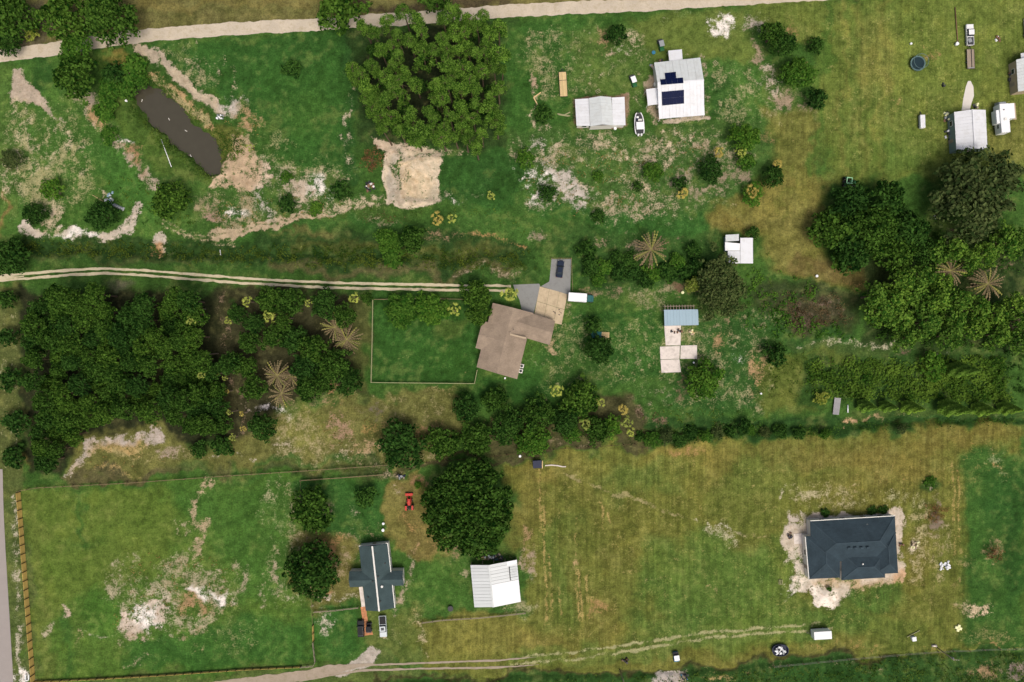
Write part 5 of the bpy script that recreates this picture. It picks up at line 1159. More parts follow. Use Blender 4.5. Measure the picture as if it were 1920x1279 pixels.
def prism(name, quad, th, mat, parent, o):
    """thick sheet: quad of world points, thickness down; o = parent origin"""
    V = [Vector(p) - o for p in quad]; n = len(V)
    return poly_obj(name, V + [v - Vector((0, 0, th)) for v in V], [list(range(n)), list(range(n, 2 * n))[::-1]] + [[i, (i + 1) % n, n + (i + 1) % n, n + i] for i in range(n)], mat, parent)
def panels(name, a, b, c, d, n, th, mat, parent, o, gap=.03, step=.0):
    """slope a-b (eave) to d-c (ridge) split in n sheets running up the slope"""
    a, b, c, d = map(Vector, (a, b, c, d))
    for i in range(n):
        g = gap / max((b - a).length, 1)
        u0, u1 = i / n + g * .5, (i + 1) / n - g * .5
        z = Vector((0, 0, .03 if i % 2 else 0))
        prism(name, [a.lerp(b, u0) + z, a.lerp(b, u1) + z, d.lerp(c, u1) + z, d.lerp(c, u0) + z], th, mat, parent, o)
def walls(parent, o, base_pts, tops, mat, inset=.35):
    """closed wall ring: ground polygon (world xy) with its own top heights"""
    n = len(base_pts); c = sum((Vector(p[:2]) for p in base_pts), Vector((0, 0))) / n
    B = []
    for p in base_pts:
        v = Vector(p[:2]); d = v - c; B.append(c + d * (1 - inset / d.length))
    V = [Vector((b.x, b.y, -.2)) - Vector((o.x, o.y, 0)) for b in B] + [Vector((b.x, b.y, t)) - Vector((o.x, o.y, 0)) for b, t in zip(B, tops)]
    poly_obj('wall', V, [[i, (i + 1) % n, n + (i + 1) % n, n + i] for i in range(n)], mat, parent)
    return B
def openings(parent, o, B, items):
    """items: (side index, position 0-1, kind)"""
    for s, t, kind in items:
        a, b = B[s], B[(s + 1) % len(B)]; d = (b - a).normalized(); nrm = Vector((d.y, -d.x)); cc = sum(B, Vector((0, 0))) / len(B)
        m = a.lerp(b, t)
        if (m - cc).dot(nrm) < 0: nrm = -nrm
        m = m + nrm * .03 - o.xy; rz = math.atan2(d.y, d.x)
        if kind == 'window':
            f = box('window', (1.5, .10, 1.2), (m.x, m.y, 1.0), M_TRIM, parent, rz); box('pane', (1.3, .06, 1.0), (0, .035 if nrm.dot(Vector((-d.y, d.x))) > 0 else -.035, .1), M_GLASS, f)
        elif kind == 'door':
            f = box('door', (1.0, .10, 2.05), (m.x, m.y, 0), M_DOOR, parent, rz); box('handle', (.05, .14, .05), (.38, 0, 1.0), M_DARKM, f)
        else: box('garage_door', (3.6, .12, 2.2), (m.x, m.y, 0), M_TRIM, parent, rz)
def centre(*pts): c = sum((Vector((*W(*p), 0)) for p in pts), Vector()) / len(pts); return c
def vents(parent, o, lst, mat, r=.14, h=.5, name='vent_pipe'):
    for px, py, z in lst:
        p = U(px, py, z); cyl(name, r, h, p - o - Vector((0, 0, .15)), mat, parent, 8)
def gable(parent, o, c, eh, rh, mat, n=0, th=.12, e2=None, pname='roof_panel', mat2=None, ridge_t=.5, rmat=None):
    """c = eave corners in survey order: c0,c1 one eave; c2,c3 the other (c1-c2 and c3-c0 are gable ends)"""
    e2 = eh if e2 is None else e2
    a, b = U(*c[0], eh), U(*c[1], eh); cc, d = U(*c[2], e2), U(*c[3], e2)
    r0 = a.lerp(d, ridge_t); r1 = b.lerp(cc, ridge_t); r0.z = r1.z = rh
    if n:
        panels(pname, a, b, r1, r0, n, th, mat, parent, o); panels(pname, cc, d, r0, r1, n, th, mat2 or mat, parent, o)
    else:
        V = [a, b, r1, r0, cc, d]; V = [v - o for v in V]
        W2 = [v - Vector((0, 0, th)) for v in V]
        poly_obj('roof', V + W2, [[0, 1, 2, 3], [2, 4, 5, 3], [7, 6, 9, 8], [10, 8, 9, 11], [0, 6, 7, 1], [4, 10, 11, 5], [1, 7, 8, 2], [2, 8, 10, 4], [5, 11, 9, 3], [3, 9, 6, 0]], mat, parent)
    if rmat:
        bar('ridge_cap', r0 - o + Vector((0, 0, .1)), r1 - o + Vector((0, 0, .1)), .42, .08, rmat, parent)
    # gable end triangles
    for p, q, r in ((a, d, r0), (b, cc, r1)):
        k = ((r0 + r1) / 2 - (p + q) / 2); k.z = 0; k = k.normalized() * .35
        tri = [p + k - Vector((0, 0, .12)) - o, q + k - Vector((0, 0, .12)) - o, r + k - Vector((0, 0, .15)) - o]
        poly_obj('gable_wall', tri, [[0, 1, 2]], M_WALLW, parent)
    return a, b, cc, d, r0, r1
def hip(parent, o, c, eh, rh, mat, th=.14, run=None, name='roof'):
    """hip roof over four eave corners in order round; ridge along the long direction"""
    p = [U(*q, eh) for q in c]
    L1 = ((p[1] - p[0]).length + (p[2] - p[3]).length) / 2; L2 = ((p[2] - p[1]).length + (p[3] - p[0]).length) / 2
    if L1 < L2: p = p[1:] + p[:1]; L1, L2 = L2, L1
    t = min(.49, (L2 / 2) / L1)
    m0 = p[0].lerp(p[3], .5); m1 = p[1].lerp(p[2], .5); r0 = m0.lerp(m1, t); r1 = m1.lerp(m0, t); r0.z = r1.z = rh
    V = [v - o for v in (p[0], p[1], p[2], p[3], r0, r1)]; W2 = [v - Vector((0, 0, th)) for v in V[:4]]
    poly_obj(name, V + W2, [[0, 1, 5, 4], [1, 2, 5], [2, 3, 4, 5], [3, 0, 4], [0, 6, 7, 1], [1, 7, 8, 2], [2, 8, 9, 3], [3, 9, 6, 0], [9, 8, 7, 6]], mat, parent)
    hipm = M_HIPCAP
    for a, b in ((p[0], r0), (p[3], r0), (p[1], r1), (p[2], r1), (r0, r1)):
        bar('hip_cap', a - o + Vector((0, 0, .03)), b - o + Vector((0, 0, .03)), .25, .05, hipm, parent)
    return p, r0, r1
M_HIPCAP = shingle('hip_cap_shingles', (58, 72, 80))
def mono(name, parent, o, c, h, mat, th=.12, n=0):
    q = [U(*p, z) for p, z in zip(c, h)]
    if n: panels(name, q[0], q[1], q[2], q[3], n, th, mat, parent, o)
    else: prism(name, q, th, mat, parent, o)
    return q
def posts(parent, o, pts, h, mat, s=.14):
    for p in pts: box('post', (s, s, h), (p.x - o.x, p.y - o.y, 0), mat, parent)

# A: white barn with two lower side roofs
def barn_a():
    o = centre((1078, 186), (1171, 181), (1173, 236), (1081, 236))
    e = empty('metal_barn', o, 0, 'white metal barn with raised centre roof, left of the solar house', 'barn')
    gable(e, o, [(1104, 184), (1107, 237), (1150, 235), (1146, 182)], 3.7, 4.9, M_WROOF2, 9)
    mono('roof_panel', e, o, [(1081, 236), (1078, 186), (1103.5, 184.5), (1106.5, 236)], (2.7, 2.7, 3.45, 3.45), M_WROOF, .1, 9)
    mono('roof_panel', e, o, [(1171, 181.5), (1173, 235), (1149.5, 235), (1147, 183)], (2.7, 2.7, 3.45, 3.45), M_WROOF, .1, 9)
    B = walls(e, o, [U(*p, 2.6) for p in ((1078, 186), (1171, 181.5), (1173, 235), (1081, 236))], [2.55] * 4, M_WALLW)
    B2 = walls(e, o, [U(*p, 3.6) for p in ((1104, 184), (1146, 182), (1150, 235), (1107, 237))], [3.55] * 4, M_WALLW, .15)
    openings(e, o, B, [(2, .3, 'garage'), (2, .7, 'window'), (2, .85, 'window'), (0, .5, 'door'), (1, .5, 'window'), (3, .5, 'window')])
barn_a()
# B: white solar house
def plane_hit(px, py, p0, p1, p2):
    n = (p1 - p0).cross(p2 - p0); c = Vector((0, 0, H)); d = U(px, py, 0) - c
    return c + d * ((p0 - c).dot(n) / d.dot(n)), n.normalized() if n.z > 0 else -n.normalized()
def house_b():
    o = centre((1226, 117), (1312, 108), (1321, 216), (1236, 223))
    e = empty('solar_house', o, 0, 'white metal-roofed house with dark blue solar panels', 'house')
    NW, NE, SE, SW = U(1226.5, 117.5, 3.1), U(1313, 108, 3.1), U(1320.5, 193, 3.3), U(1234.5, 198, 3.3)
    R0 = NW.lerp(SW, .52); R1 = NE.lerp(SE, .54); R0.z = R1.z = 4.7
    panels('roof_panel', NE, NW, R0, R1, 13, .12, M_WROOF2, e, o); panels('roof_panel', SW, SE, R1, R0, 13, .12, M_WROOF, e, o)  # shade put into colour: greyer sheet on the north slope, whiter on the sunny south
    bar('ridge_cap', R0 - o + Vector((0, 0, .08)), R1 - o + Vector((0, 0, .08)), .4, .06, M_WROOF, e)
    q = [U(1236, 223, 2.5), U(1321.5, 216, 2.5), SE - Vector((0, 0, .12)), SW - Vector((0, 0, .12))]
    panels('porch_roof_panel', *q, 13, .1, M_WROOF, e, o)
    B = walls(e, o, [NW, NE, SE, SW], [3.0, 3.0, 3.1, 3.1], M_WALLW)
    for p, t in ((NW, SW), (NE, SE)):
        k = (o - (p + t) / 2); k.z = 0; k = k.normalized() * .3
        r = R0 if p is NW else R1
        poly_obj('gable_wall', [p + k - o - Vector((0, 0, .15)), t + k - o - Vector((0, 0, .15)), r + k - o - Vector((0, 0, .2))], [[0, 1, 2]], M_WALLW, e)
    openings(e, o, B, [(2, .2, 'window'), (2, .5, 'door'), (2, .75, 'window'), (0, .4, 'door'), (0, .75, 'window'), (1, .3, 'window'), (1, .7, 'window'), (3, .4, 'door')])
    posts(e, o, [q[0].lerp(q[1], t) for t in (.02, .27, .5, .73, .98)], 2.4, M_TRIM)
    a = mono('north_porch_roof', e, o, [(1253, 95), (1278.5, 92.5), (1280, 112), (1254.7, 114)], (2.4, 2.4, 2.75, 2.75), M_WROOF); posts(e, o, [a[0].lerp(a[1], t) for t in (.06, .94)], 2.3, M_TRIM)
    a = mono('west_porch_roof', e, o, [(1211.5, 167.5), (1232, 164.5), (1236, 195), (1215, 198)], (2.4, 2.75, 2.75, 2.4), M_WROOF); posts(e, o, [a[0].lerp(a[3], t) for t in (.06, .94)], 2.3, M_TRIM)
    def solar(c, nu, nv, p0, p1, p2):
        for i in range(nu):
            for j in range(nv):
                f = lambda u, v: lerp(lerp(c[0], c[1], u), lerp(c[3], c[2], u), v)
                pts = [f((i + .012) / nu, (j + .01) / nv), f((i + .988) / nu, (j + .01) / nv), f((i + .988) / nu, (j + .99) / nv), f((i + .012) / nu, (j + .99) / nv)]
                hits = [plane_hit(*p, p0, p1, p2) for p in pts]
                V = [h[0] + h[1] * .16 for h in hits]; s = prism('solar_panel', V, .05, M_SOLAR, e, o)
    solar([(1246, 137.5), (1267, 135.3), (1268, 147), (1247.5, 149)], 2, 1, NW, NE, R0)
    solar([(1237.5, 149.5), (1280.5, 146), (1281.5, 156.5), (1239, 160)], 4, 1, NW, NE, R0)
    solar([(1240.5, 172.3), (1282.3, 168.5), (1282.5, 194.2), (1241.5, 198.2)], 6, 2, SW, SE, R0)
    p = U(1229, 159, .5); box('air_conditioner', (1.0, 1.0, 1.0), (p.x - o.x, p.y - o.y, 0), M_TRIM, e, 0, .05)
house_b()
# C: long white barn on the right
def barn_c():
    c = [(1789, 210), (1793.5, 283), (1851.5, 279), (1848, 206)]
    o = centre(*c); e = empty('metal_barn', o, 0, 'long white metal barn beside the camper at the right', 'barn')
    a, b, cc, d, r0, r1 = gable(e, o, c, 3.3, 4.5, M_WROOF, 12, rmat=M_WROOF)
    B = walls(e, o, [a, b, cc, d], [3.2] * 4, M_WALLG, .12)
    openings(e, o, B, [(0, .25, 'window'), (0, .7, 'door'), (2, .5, 'window'), (3, .5, 'garage'), (1, .5, 'door')])
barn_c()
def barn_d():
    c = [(1905.5, 112), (1909, 172), (1950, 168), (1946, 104)]
    o = centre(*c); e = empty('metal_barn', o, 0, 'white roofed building cut off by the right edge', 'building')
    a, b, cc, d, r0, r1 = gable(e, o, c, 3.2, 4.2, M_WROOF2, 10)
    B = walls(e, o, [a, b, cc, d], [3.1] * 4, M_WALLT, .12); openings(e, o, B, [(0, .3, 'window'), (0, .7, 'door'), (3, .5, 'window')])
    mono('porch_roof', e, o, [(1914, 100), (1944, 96), (1945, 106), (1915, 111)], (2.6, 2.6, 3.0, 3.0), M_WROOF)
barn_d()
# E: dark cross-roofed house
def house_e():
    o = centre((673, 1024), (727, 1018), (740, 1139), (685, 1144))
    e = empty('cross_house', o, 0, 'small house with dark cross-shaped roof and white ridge', 'house')
    a, b, cc, d, r0, r1 = gable(e, o, [(673, 1024), (685.5, 1145), (740.5, 1139.5), (727, 1018.5)], 2.8, 4.3, M_SHE, rmat=M_TRIM)
    gable(e, o, [(655, 1071.5), (755.5, 1070), (757, 1098), (656, 1101)], 2.75, 3.95, M_SHE)
    B = walls(e, o, [a, b, cc, d], [2.7] * 4, M_WALLW, .1)
    C = walls(e, o, [U(*p, 2.7) for p in ((655, 1071.5), (656, 1101), (757, 1098), (755.5, 1070))], [2.6] * 4, M_WALLW, .12)
    for p, q in ((d, cc), (a, d)): bar('white_gutter', p - o + Vector((0, 0, .04)), q - o + Vector((0, 0, .04)), .22, .14, M_TRIM, e)
    openings(e, o, B, [(0, .2, 'window'), (0, .85, 'door'), (1, .3, 'window'), (1, .7, 'window'), (2, .2, 'window'), (2, .8, 'window'), (3, .5, 'door')]); openings(e, o, C, [(0, .5, 'window'), (2, .5, 'window')])
    vents(e, o, [(704, 1037, 3.9), (722, 1056, 3.2), (709, 1081, 4.1), (713, 1127, 4.1), (690, 1120, 3.4), (699, 1090, 4.0)], M_DARKM, .2, .5)
    vents(e, o, [(716.5, 1099.5, 3.8)], M_TRIM, .34, .55, 'turbine_vent')
house_e()
# F: grey and white ribbed barn
def barn_f():
    o = centre((882, 1060), (969, 1049), (976, 1128), (889, 1138))
    e = empty('ribbed_barn', o, 0, 'grey ribbed metal barn with one bright white roof corner', 'barn')
    A, Bq = U(882, 1059.5, 3.0), U(889.5, 1139, 3.0); R0, R1 = U(916.5, 1059.5, 4.5), U(925, 1138.5, 4.5); D, Cq = U(969, 1049.5, 2.6), U(976.5, 1128, 2.6)
    panels('roof_panel', A, Bq, R1, R0, 13, .1, M_RIB, e, o, .06)
    m = .47
    panels('roof_panel', D.lerp(Cq, 0), D.lerp(Cq, m), R0.lerp(R1, m), R0, 6, .1, M_RIB, e, o, .06)
    up = Vector((0, 0, .14))
    prism('white_roof_sheet', [D.lerp(Cq, m) + up, Cq + up, R1 + up, R0.lerp(R1, m) + up], .1, M_BRIGHT, e, o)
    prism('white_edge_sheet', [R0.lerp(D, .64) + up, D + up, D.lerp(Cq, .075) + up, R0.lerp(D, .64).lerp(R1.lerp(Cq, .64), .095) + up], .08, M_BRIGHT, e, o)
    f = lambda u, v: R0.lerp(D, u).lerp(R1.lerp(Cq, u), v) + Vector((0, 0, .2))
    prism('rust_gap', [f(.69, .13), f(.73, .13), f(.74, .45), f(.69, .45)], .06, M_DARKM, e, o)
    for v in (.15, .21, .27, .33, .39): prism('lap_sheet', [f(.72, v), f(.97, v), f(.97, v + .05), f(.72, v + .05)], .05, M_WROOF2, e, o)
    bar('ridge_cap', R0 - o + Vector((0, 0, .12)), R1 - o + Vector((0, 0, .12)), .4, .06, M_WROOF2, e)
    # open north front with posts; three closed sides
    pts = [A, Bq, Cq, D]; c = sum((v.xy for v in pts), Vector((0, 0))) / 4
    Bp = [c + (v.xy - c) * .975 for v in pts]
    for i, (z0, z1) in ((0, (2.9, 2.9)), (1, (2.9, 2.5)), (2, (2.5, 2.5))):
        a, b = Bp[i], Bp[(i + 1) % 4]; poly_obj('wall', [Vector((a.x, a.y, -.2)) - o, Vector((b.x, b.y, -.2)) - o, Vector((b.x, b.y, z1)) - o, Vector((a.x, a.y, z0)) - o], [[0, 1, 2, 3]], M_WROOF2, e)
    for t in (.0, .25, .5, .75, 1): q = Bp[0].lerp(Bp[3], t); box('post', (.2, .2, 2.6), (q.x - o.x, q.y - o.y, 0), M_GWOOD, e)
M_RIB = paint('ribbed_metal', (204, 210, 211), .5, .05, .6, spec=.4, rv=.10)
barn_f()
# G: big dark hip-roofed house
def house_g():
    o = centre((1518, 977), (1678, 967), (1684, 1075), (1517, 1085))
    e = empty('hip_roofed_house', o, 0, 'large new house with dark blue-grey hip roof and white walls', 'house')
    p, r0, r1 = hip(e, o, [(1519, 977), (1678, 967.5), (1681.5, 1046), (1522, 1056)], 2.9, 5.6, M_SHD)
    hip(e, o, [(1636, 1000), (1679.5, 998), (1684, 1074.5), (1640, 1077)], 2.88, 4.9, M_SHD)
    hip(e, o, [(1510, 1006), (1575, 1002), (1575, 1083), (1517, 1086)], 2.95, 4.6, M_SHD)
    hip(e, o, [(1578, 1036), (1659, 1034), (1659.5, 1083), (1578, 1088)], 2.85, 4.4, M_SHD)
    B = walls(e, o, [U(*q, 2.8) for q in ((1519, 977), (1678, 967.5), (1683.5, 1073), (1523, 1070))], [2.8] * 4, M_WALLW, .1)
    C = walls(e, o, [U(*q, 2.8) for q in ((1510, 1006), (1575, 1002), (1575, 1083), (1517, 1086))], [2.85] * 4, M_WALLW, .1)
    D = walls(e, o, [U(*q, 2.8) for q in ((1578, 1036), (1659, 1034), (1659.5, 1083), (1578, 1088))], [2.8] * 4, M_WALLW, .1)
    bar('white_fascia', U(1519, 976.6, 2.9) - o, U(1678, 967, 2.9) - o, .2, .2, M_TRIM, e); bar('white_fascia', U(1509.6, 1006, 2.9) - o, U(1516.6, 1086, 2.9) - o, .2, .2, M_TRIM, e)
    openings(e, o, B, [(0, .15, 'window'), (0, .4, 'window'), (0, .65, 'door'), (0, .85, 'window'), (1, .5, 'window')]); openings(e, o, C, [(3, .6, 'window'), (3, .25, 'door'), (2, .5, 'garage')]); openings(e, o, D, [(2, .3, 'window'), (2, .7, 'window')])
    vents(e, o, [(1560.5, 988, 3.4), (1625, 983.5, 3.4), (1657, 982, 3.4), (1617.5, 1057.5, 4.2)], M_TRIM, .2, .4)
    for px, py in ((1592.5, 1028), (1604, 1028), (1615.5, 1027.5), (1627.5, 1027)): q = U(px, py, 5.3); box('roof_vent', (.9, .5, .22), q - o, M_HIPCAP, e, .05)
    for px, py in ((1608, 1061), (1636, 1062)): q = U(px, py, 3.95); box('roof_vent', (.9, .5, .22), q - o, M_HIPCAP, e, .05)
house_g()
# H: brown-shingled house
def house_h():
    o = centre((924, 568), (1000, 586), (969, 711), (894, 688))
    e = empty('brown_house', o, 0, 'rambling house with brown shingle roof beside the concrete drive', 'house')
    a, b, cc, d, r0, r1 = gable(e, o, [(924, 568), (893.5, 688.5), (969.5, 711), (1000, 587)], 2.7, 4.3, M_SHB)
    gable(e, o, [(1042, 602.5), (912, 571), (901, 611), (1030.5, 647)], 2.66, 3.9, M_SHB, ridge_t=.5) if False else None
    gable(e, o, [(975, 580), (1041, 602), (1030.5, 647), (966, 628)], 2.68, 3.95, M_SHB)
    gable(e, o, [(891.5, 652.5), (935, 665), (948, 615), (905, 601)], 2.68, 3.6, M_SHB)
    B = walls(e, o, [a, b, cc, d], [2.6] * 4, M_WALLT, .3)
    C = walls(e, o, [U(*q, 2.6) for q in ((975, 580), (966, 628), (1030.5, 647), (1041, 602))], [2.55] * 4, M_WALLT, .3)
    D = walls(e, o, [U(*q, 2.6) for q in ((891.5, 652.5), (935, 665), (948, 615), (905, 601))], [2.55] * 4, M_WALLT, .3)
    openings(e, o, B, [(0, .2, 'window'), (0, .8, 'window'), (1, .3, 'window'), (1, .7, 'door'), (2, .3, 'window')]); openings(e, o, C, [(2, .5, 'window'), (3, .4, 'garage')]); openings(e, o, D, [(3, .5, 'window')])
    vents(e, o, [(957, 624, 4.2)], M_GWOOD, .22, .4); vents(e, o, [(963, 618, 4.2), (945, 660, 4.0)], M_DARKM, .1, .4)
    p = U(952, 630, 4.2); box('ridge_vent', (5.2, .5, .12), U(969, 630, 3.9) - o, M_WALLT, e, math.radians(-14))
    q = U(979, 691, .5); t = box('condenser', (1.1, 1.1, .9), (q.x - o.x - .1, q.y - o.y + .7, 0), M_TRIM, e, -.24, .05); cyl('fan', .4, .04, (0, 0, .9), M_DARKM, t)
    t = box('condenser', (1.1, 1.1, .9), (q.x - o.x - .4, q.y - o.y - .7, 0), M_TRIM, e, -.24, .05); cyl('fan', .4, .04, (0, 0, .9), M_DARKM, t)
house_h()
# blue-roofed shed
def shed_blue():
    c = [(1245, 581), (1309, 580), (1310, 609.5), (1246, 611)]
    o = centre(*c); e = empty('open_shed', o, 0, 'long shed with blue-grey metal roof above the white slab', 'shed')
    q = mono('roof_panel', e, o, [c[3], c[2], c[1], c[0]], (2.4, 2.4, 2.9, 2.9), M_BLUE, .08, 11)
    cc = sum((v.xy for v in q), Vector((0, 0))) / 4
    for u in (.02, .26, .5, .74, .98):
        for v in (.04, .96):
            p = q[0].lerp(q[1], u).lerp(q[3].lerp(q[2], u), v); box('post', (.15, .15, p.z - .1), (p.x - o.x, p.y - o.y, 0), M_GWOOD, e)
    back = [q[0].lerp(q[1], .01), q[0].lerp(q[1], .99)]
    poly_obj('back_wall', [Vector((back[0].x, back[0].y, -.1)) - o, Vector((back[1].x, back[1].y, -.1)) - o, Vector((back[1].x, back[1].y, 2.25)) - o, Vector((back[0].x, back[0].y, 2.25)) - o], [[0, 1, 2, 3]], M_GWOOD, e)
    for i in range(11):
        a = U(1247 + i * 5.4, 582, 2.7); b = U(1246.5 + i * 5.4, 571.5, 2.7); bar('rafter', a - o, b - o, .12, .18, M_GWOOD, e)
    bar('beam', U(1245, 574.5, 2.55) - o, U(1303, 573.5, 2.55) - o, .14, .18, M_GWOOD, e)
    posts(e, o, [U(1246, 574.5, 2.5), U(1274, 574, 2.5), U(1302, 573.5, 2.5)], 2.5, M_GWOOD)
shed_blue()
def shed_corner():
    o = centre((1360, 440), (1412, 446), (1412, 494), (1365, 494))
    e = empty('corner_shed', o, 0, 'white L-shaped shed of three roof pieces under the grey green tree', 'shed')
    mono('roof_sheet', e, o, [(1360.5, 440.5), (1385.5, 439), (1385.5, 451.5), (1360.5, 453)], (2.5, 2.5, 2.6, 2.6), M_WROOF2)
    mono('roof_sheet', e, o, [(1359.5, 454), (1387.5, 456.5), (1387.5, 470), (1359.5, 470)], (2.8, 2.8, 2.7, 2.7), M_BRIGHT)
    mono('roof_sheet', e, o, [(1388.2, 446), (1411.6, 446), (1412, 494), (1388.2, 494)], (2.9, 2.7, 2.7, 2.9), M_WROOF)
    mono('roof_sheet', e, o, [(1364.5, 470.6), (1387.6, 470.6), (1387.6, 494), (1365, 494)], (2.7, 2.9, 2.9, 2.7), M_WROOF)
    B = walls(e, o, [U(*p, 2.4) for p in ((1360.5, 441), (1385, 440), (1388, 447), (1411, 447), (1411, 493), (1365, 493), (1360, 470))], [2.3] * 7, M_WALLG, .3)
    openings(e, o, B, [(4, .4, 'door'), (4, .75, 'window')])
shed_corner()
# small grey shed roof at the vine thicket
def shed_grey():
    c = [(1565, 745.5), (1577, 746.5), (1573, 778), (1561.5, 777)]
    o = centre(*c); e = empty('footbridge', o, 0, 'narrow grey plank deck beside the lime green bush', 'deck')
    f = lambda u, v: lerp(lerp(c[0], c[1], u), lerp(c[3], c[2], u), v)
    for j in range(14):
        prism('plank', [U(*f(0, (j + .04) / 14), .7), U(*f(1, (j + .04) / 14), .7), U(*f(1, (j + .96) / 14), .7), U(*f(0, (j + .96) / 14), .7)], .06, M_GPL, e, o)
    for u in (.08, .92): bar('joist', U(*f(u, 0), .6) - o, U(*f(u, 1), .6) - o, .1, .18, M_GWOOD, e)
    for u in (.08, .92):
        for v in (.03, .5, .97): p = U(*f(u, v), .5); box('post', (.14, .14, .7 + .6), (p.x - o.x, p.y - o.y, -.7), M_GWOOD, e)
M_GPL = paint('grey_planks', (150, 150, 152), .9, .1, 1.5, rv=.14)
shed_grey()
# ------------------------------------------------------------------ vehicles
M_CWHITE = paint('car_white', (228, 230, 232), .3, .02, 1, spec=.5)
M_CBLACK = paint('car_black', (22, 25, 30), .4, .05, 1, spec=.15)
M_CBLUE = paint('car_navy', (26, 38, 58), .4, .05, 1, spec=.15)
M_CSILV = paint('car_silver', (190, 202, 206), .3, .03, 1, spec=.5)
M_TYRE = paint('tyre', (30, 30, 30), .9, .1, 3)
M_RIM = paint('rim', (150, 152, 155), .4, .05, 3)
M_LAMP = paint('lamp_glass', (220, 220, 210), .2, .02, 2, spec=.6)
M_TAIL = paint('tail_lamp', (130, 24, 22), .3, .05, 2)
M_GREEN = paint('tractor_green', (30, 92, 50), .45, .1, 2)
M_LGREEN = paint('pale_green_paint', (150, 206, 160), .5, .06, 2)
M_RED = paint('tractor_red', (186, 56, 44), .5, .12, 2)
M_TEAL = paint('teal_tarp', (34, 92, 92), .6, .12, 2)
M_NAVY = paint('navy_plastic', (34, 42, 66), .6, .12, 2)
M_BLUEP = paint('blue_plastic', (52, 116, 146), .5, .1, 2)
M_DGREY = paint('dark_grey_paint', (60, 62, 66), .6, .1, 2)
M_MGREY = paint('mid_grey_paint', (140, 146, 150), .6, .1, 2)
M_TERR = paint('brown_junk', (120, 92, 72), .8, .2, 2)
M_CREAM = paint('cream_plastic', (226, 228, 178), .6, .05, 2)
def head(px0, py0, px1, py1):
    """rotation that turns +X of a model from the first survey point to the second"""
    a, b = W(px0, py0), W(px1, py1); return math.atan2(b[1] - a[1], b[0] - a[0])
def wheel(e, x, y, r=.36, w_=.24):
    t = cyl('wheel', r, w_, (x, y + w_ / 2, r), M_TYRE, e, 14, rot=(math.pi / 2, 0, 0))
    cyl('rim', r * .6, w_ + .02, (0, 0, -.01), M_RIM, t, 10)
def car(px, py, rz, L, Wd, mat, kind, label, cat, name, bed=None, roof=None):
    p = G(px, py); e = empty(name, p, rz, label, cat)
    ax = L * .31
    if kind == 'suv':
        box('body', (L, Wd, .62), (0, 0, .34), mat, e, 0, .14)
        g = box('cabin_glass', (L * .66, Wd * .92, .60), (-L * .10, 0, .93), M_GLASS, e, 0, .03, taper=(.84, .84))
        box('roof', (L * .50, Wd * .76, .06), (-L * .10, 0, 1.52), roof or mat, e, 0, .025)
        box('hood', (L * .24, Wd * .86, .10), (L * .355, 0, .92), mat, e, 0, .045)
        for s in (-1, 1): box('roof_rail', (L * .46, .05, .05), (-L * .1, s * Wd * .34, 1.57), M_DGREY, e)
    elif kind == 'sedan':
        box('body', (L, Wd, .56), (0, 0, .30), mat, e, 0, .14)
        box('cabin_glass', (L * .54, Wd * .90, .50), (-L * .06, 0, .83), M_GLASS, e, 0, .03, taper=(.60, .80))
        box('roof', (L * .31, Wd * .70, .05), (-L * .06, 0, 1.32), mat, e, 0, .02)
        box('hood', (L * .25, Wd * .84, .08), (L * .355, 0, .83), mat, e, 0, .035); box('trunk_lid', (L * .14, Wd * .82, .07), (-L * .42, 0, .83), mat, e, 0, .03)
    else:
        box('body', (L * .60, Wd, .62), (L * .20, 0, .42), mat, e, 0, .12)
        box('bed_floor', (L * .37, Wd * .9, .12), (-L * .28, 0, .60), bed or M_DGREY, e)
        for s in (-1, 1): box('bed_side', (L * .40, .10, .56), (-L * .29, s * (Wd / 2 - .06), .50), mat, e, 0, .03)
        box('tailgate', (.10, Wd * .9, .54), (-L * .485, 0, .50), mat, e, 0, .03); box('bed_front', (.08, Wd * .88, .5), (-L * .095, 0, .55), mat, e)
        box('cabin_glass', (L * .36, Wd * .92, .58), (L * .10, 0, 1.02), M_GLASS, e, 0, .03, taper=(.74, .84))
        box('roof', (L * .24, Wd * .76, .06), (L * .085, 0, 1.59), roof or mat, e, 0, .025)
        box('hood', (L * .22, Wd * .86, .10), (L * .375, 0, 1.01), mat, e, 0, .045)
        box('bed_load', (L * .2, Wd * .5, .28), (-L * .26, .1, .73), M_MGREY if bed is None else bed, e, .3, .05)
    for x in (-ax, ax):
        for s in (-1, 1): wheel(e, x, s * (Wd / 2 - .13))
    for s in (-1, 1):
        box('headlight', (.14, .32, .16), (L / 2 - .07, s * Wd * .36, .68), M_LAMP, e, 0, .03); box('taillight', (.1, .26, .2), (-L / 2 + .05, s * Wd * .38, .7), M_TAIL, e, 0, .03)
        box('mirror', (.14, .2, .14), (L * .17, s * (Wd / 2 + .09), .98), mat, e, 0, .03)
    return e
PI = math.pi
car(677.5, 1176.6, PI / 2 + .04, 4.7, 1.85, M_CBLACK, 'suv', 'black parked SUV on the left beside the brick path', 'car', 'parked_car')
t = car(719, 1172, -PI / 2 + .06, 5.9, 2.0, M_CSILV, 'pickup', 'silver pickup with black bed cover below the cross-roofed house', 'pickup', 'pickup_truck', bed=M_CBLACK)
box('bed_cover', (2.1, 1.72, .08), (-1.68, 0, 1.02), M_CBLACK, t, 0, .03); box('sunroof', (.8, .9, .03), (.5, 0, 1.645), M_GLASS, t, 0, .01)
car(1049.8, 505, PI / 2 - .12, 4.8, 1.85, M_CBLUE, 'sedan', 'dark blue sedan parked on the asphalt pad', 'car', 'parked_car')
car(1815, 68, PI / 2 + .04, 5.9, 2.0, M_CWHITE, 'pickup', 'white pickup truck with open bed on the hayfield', 'pickup', 'pickup_truck')
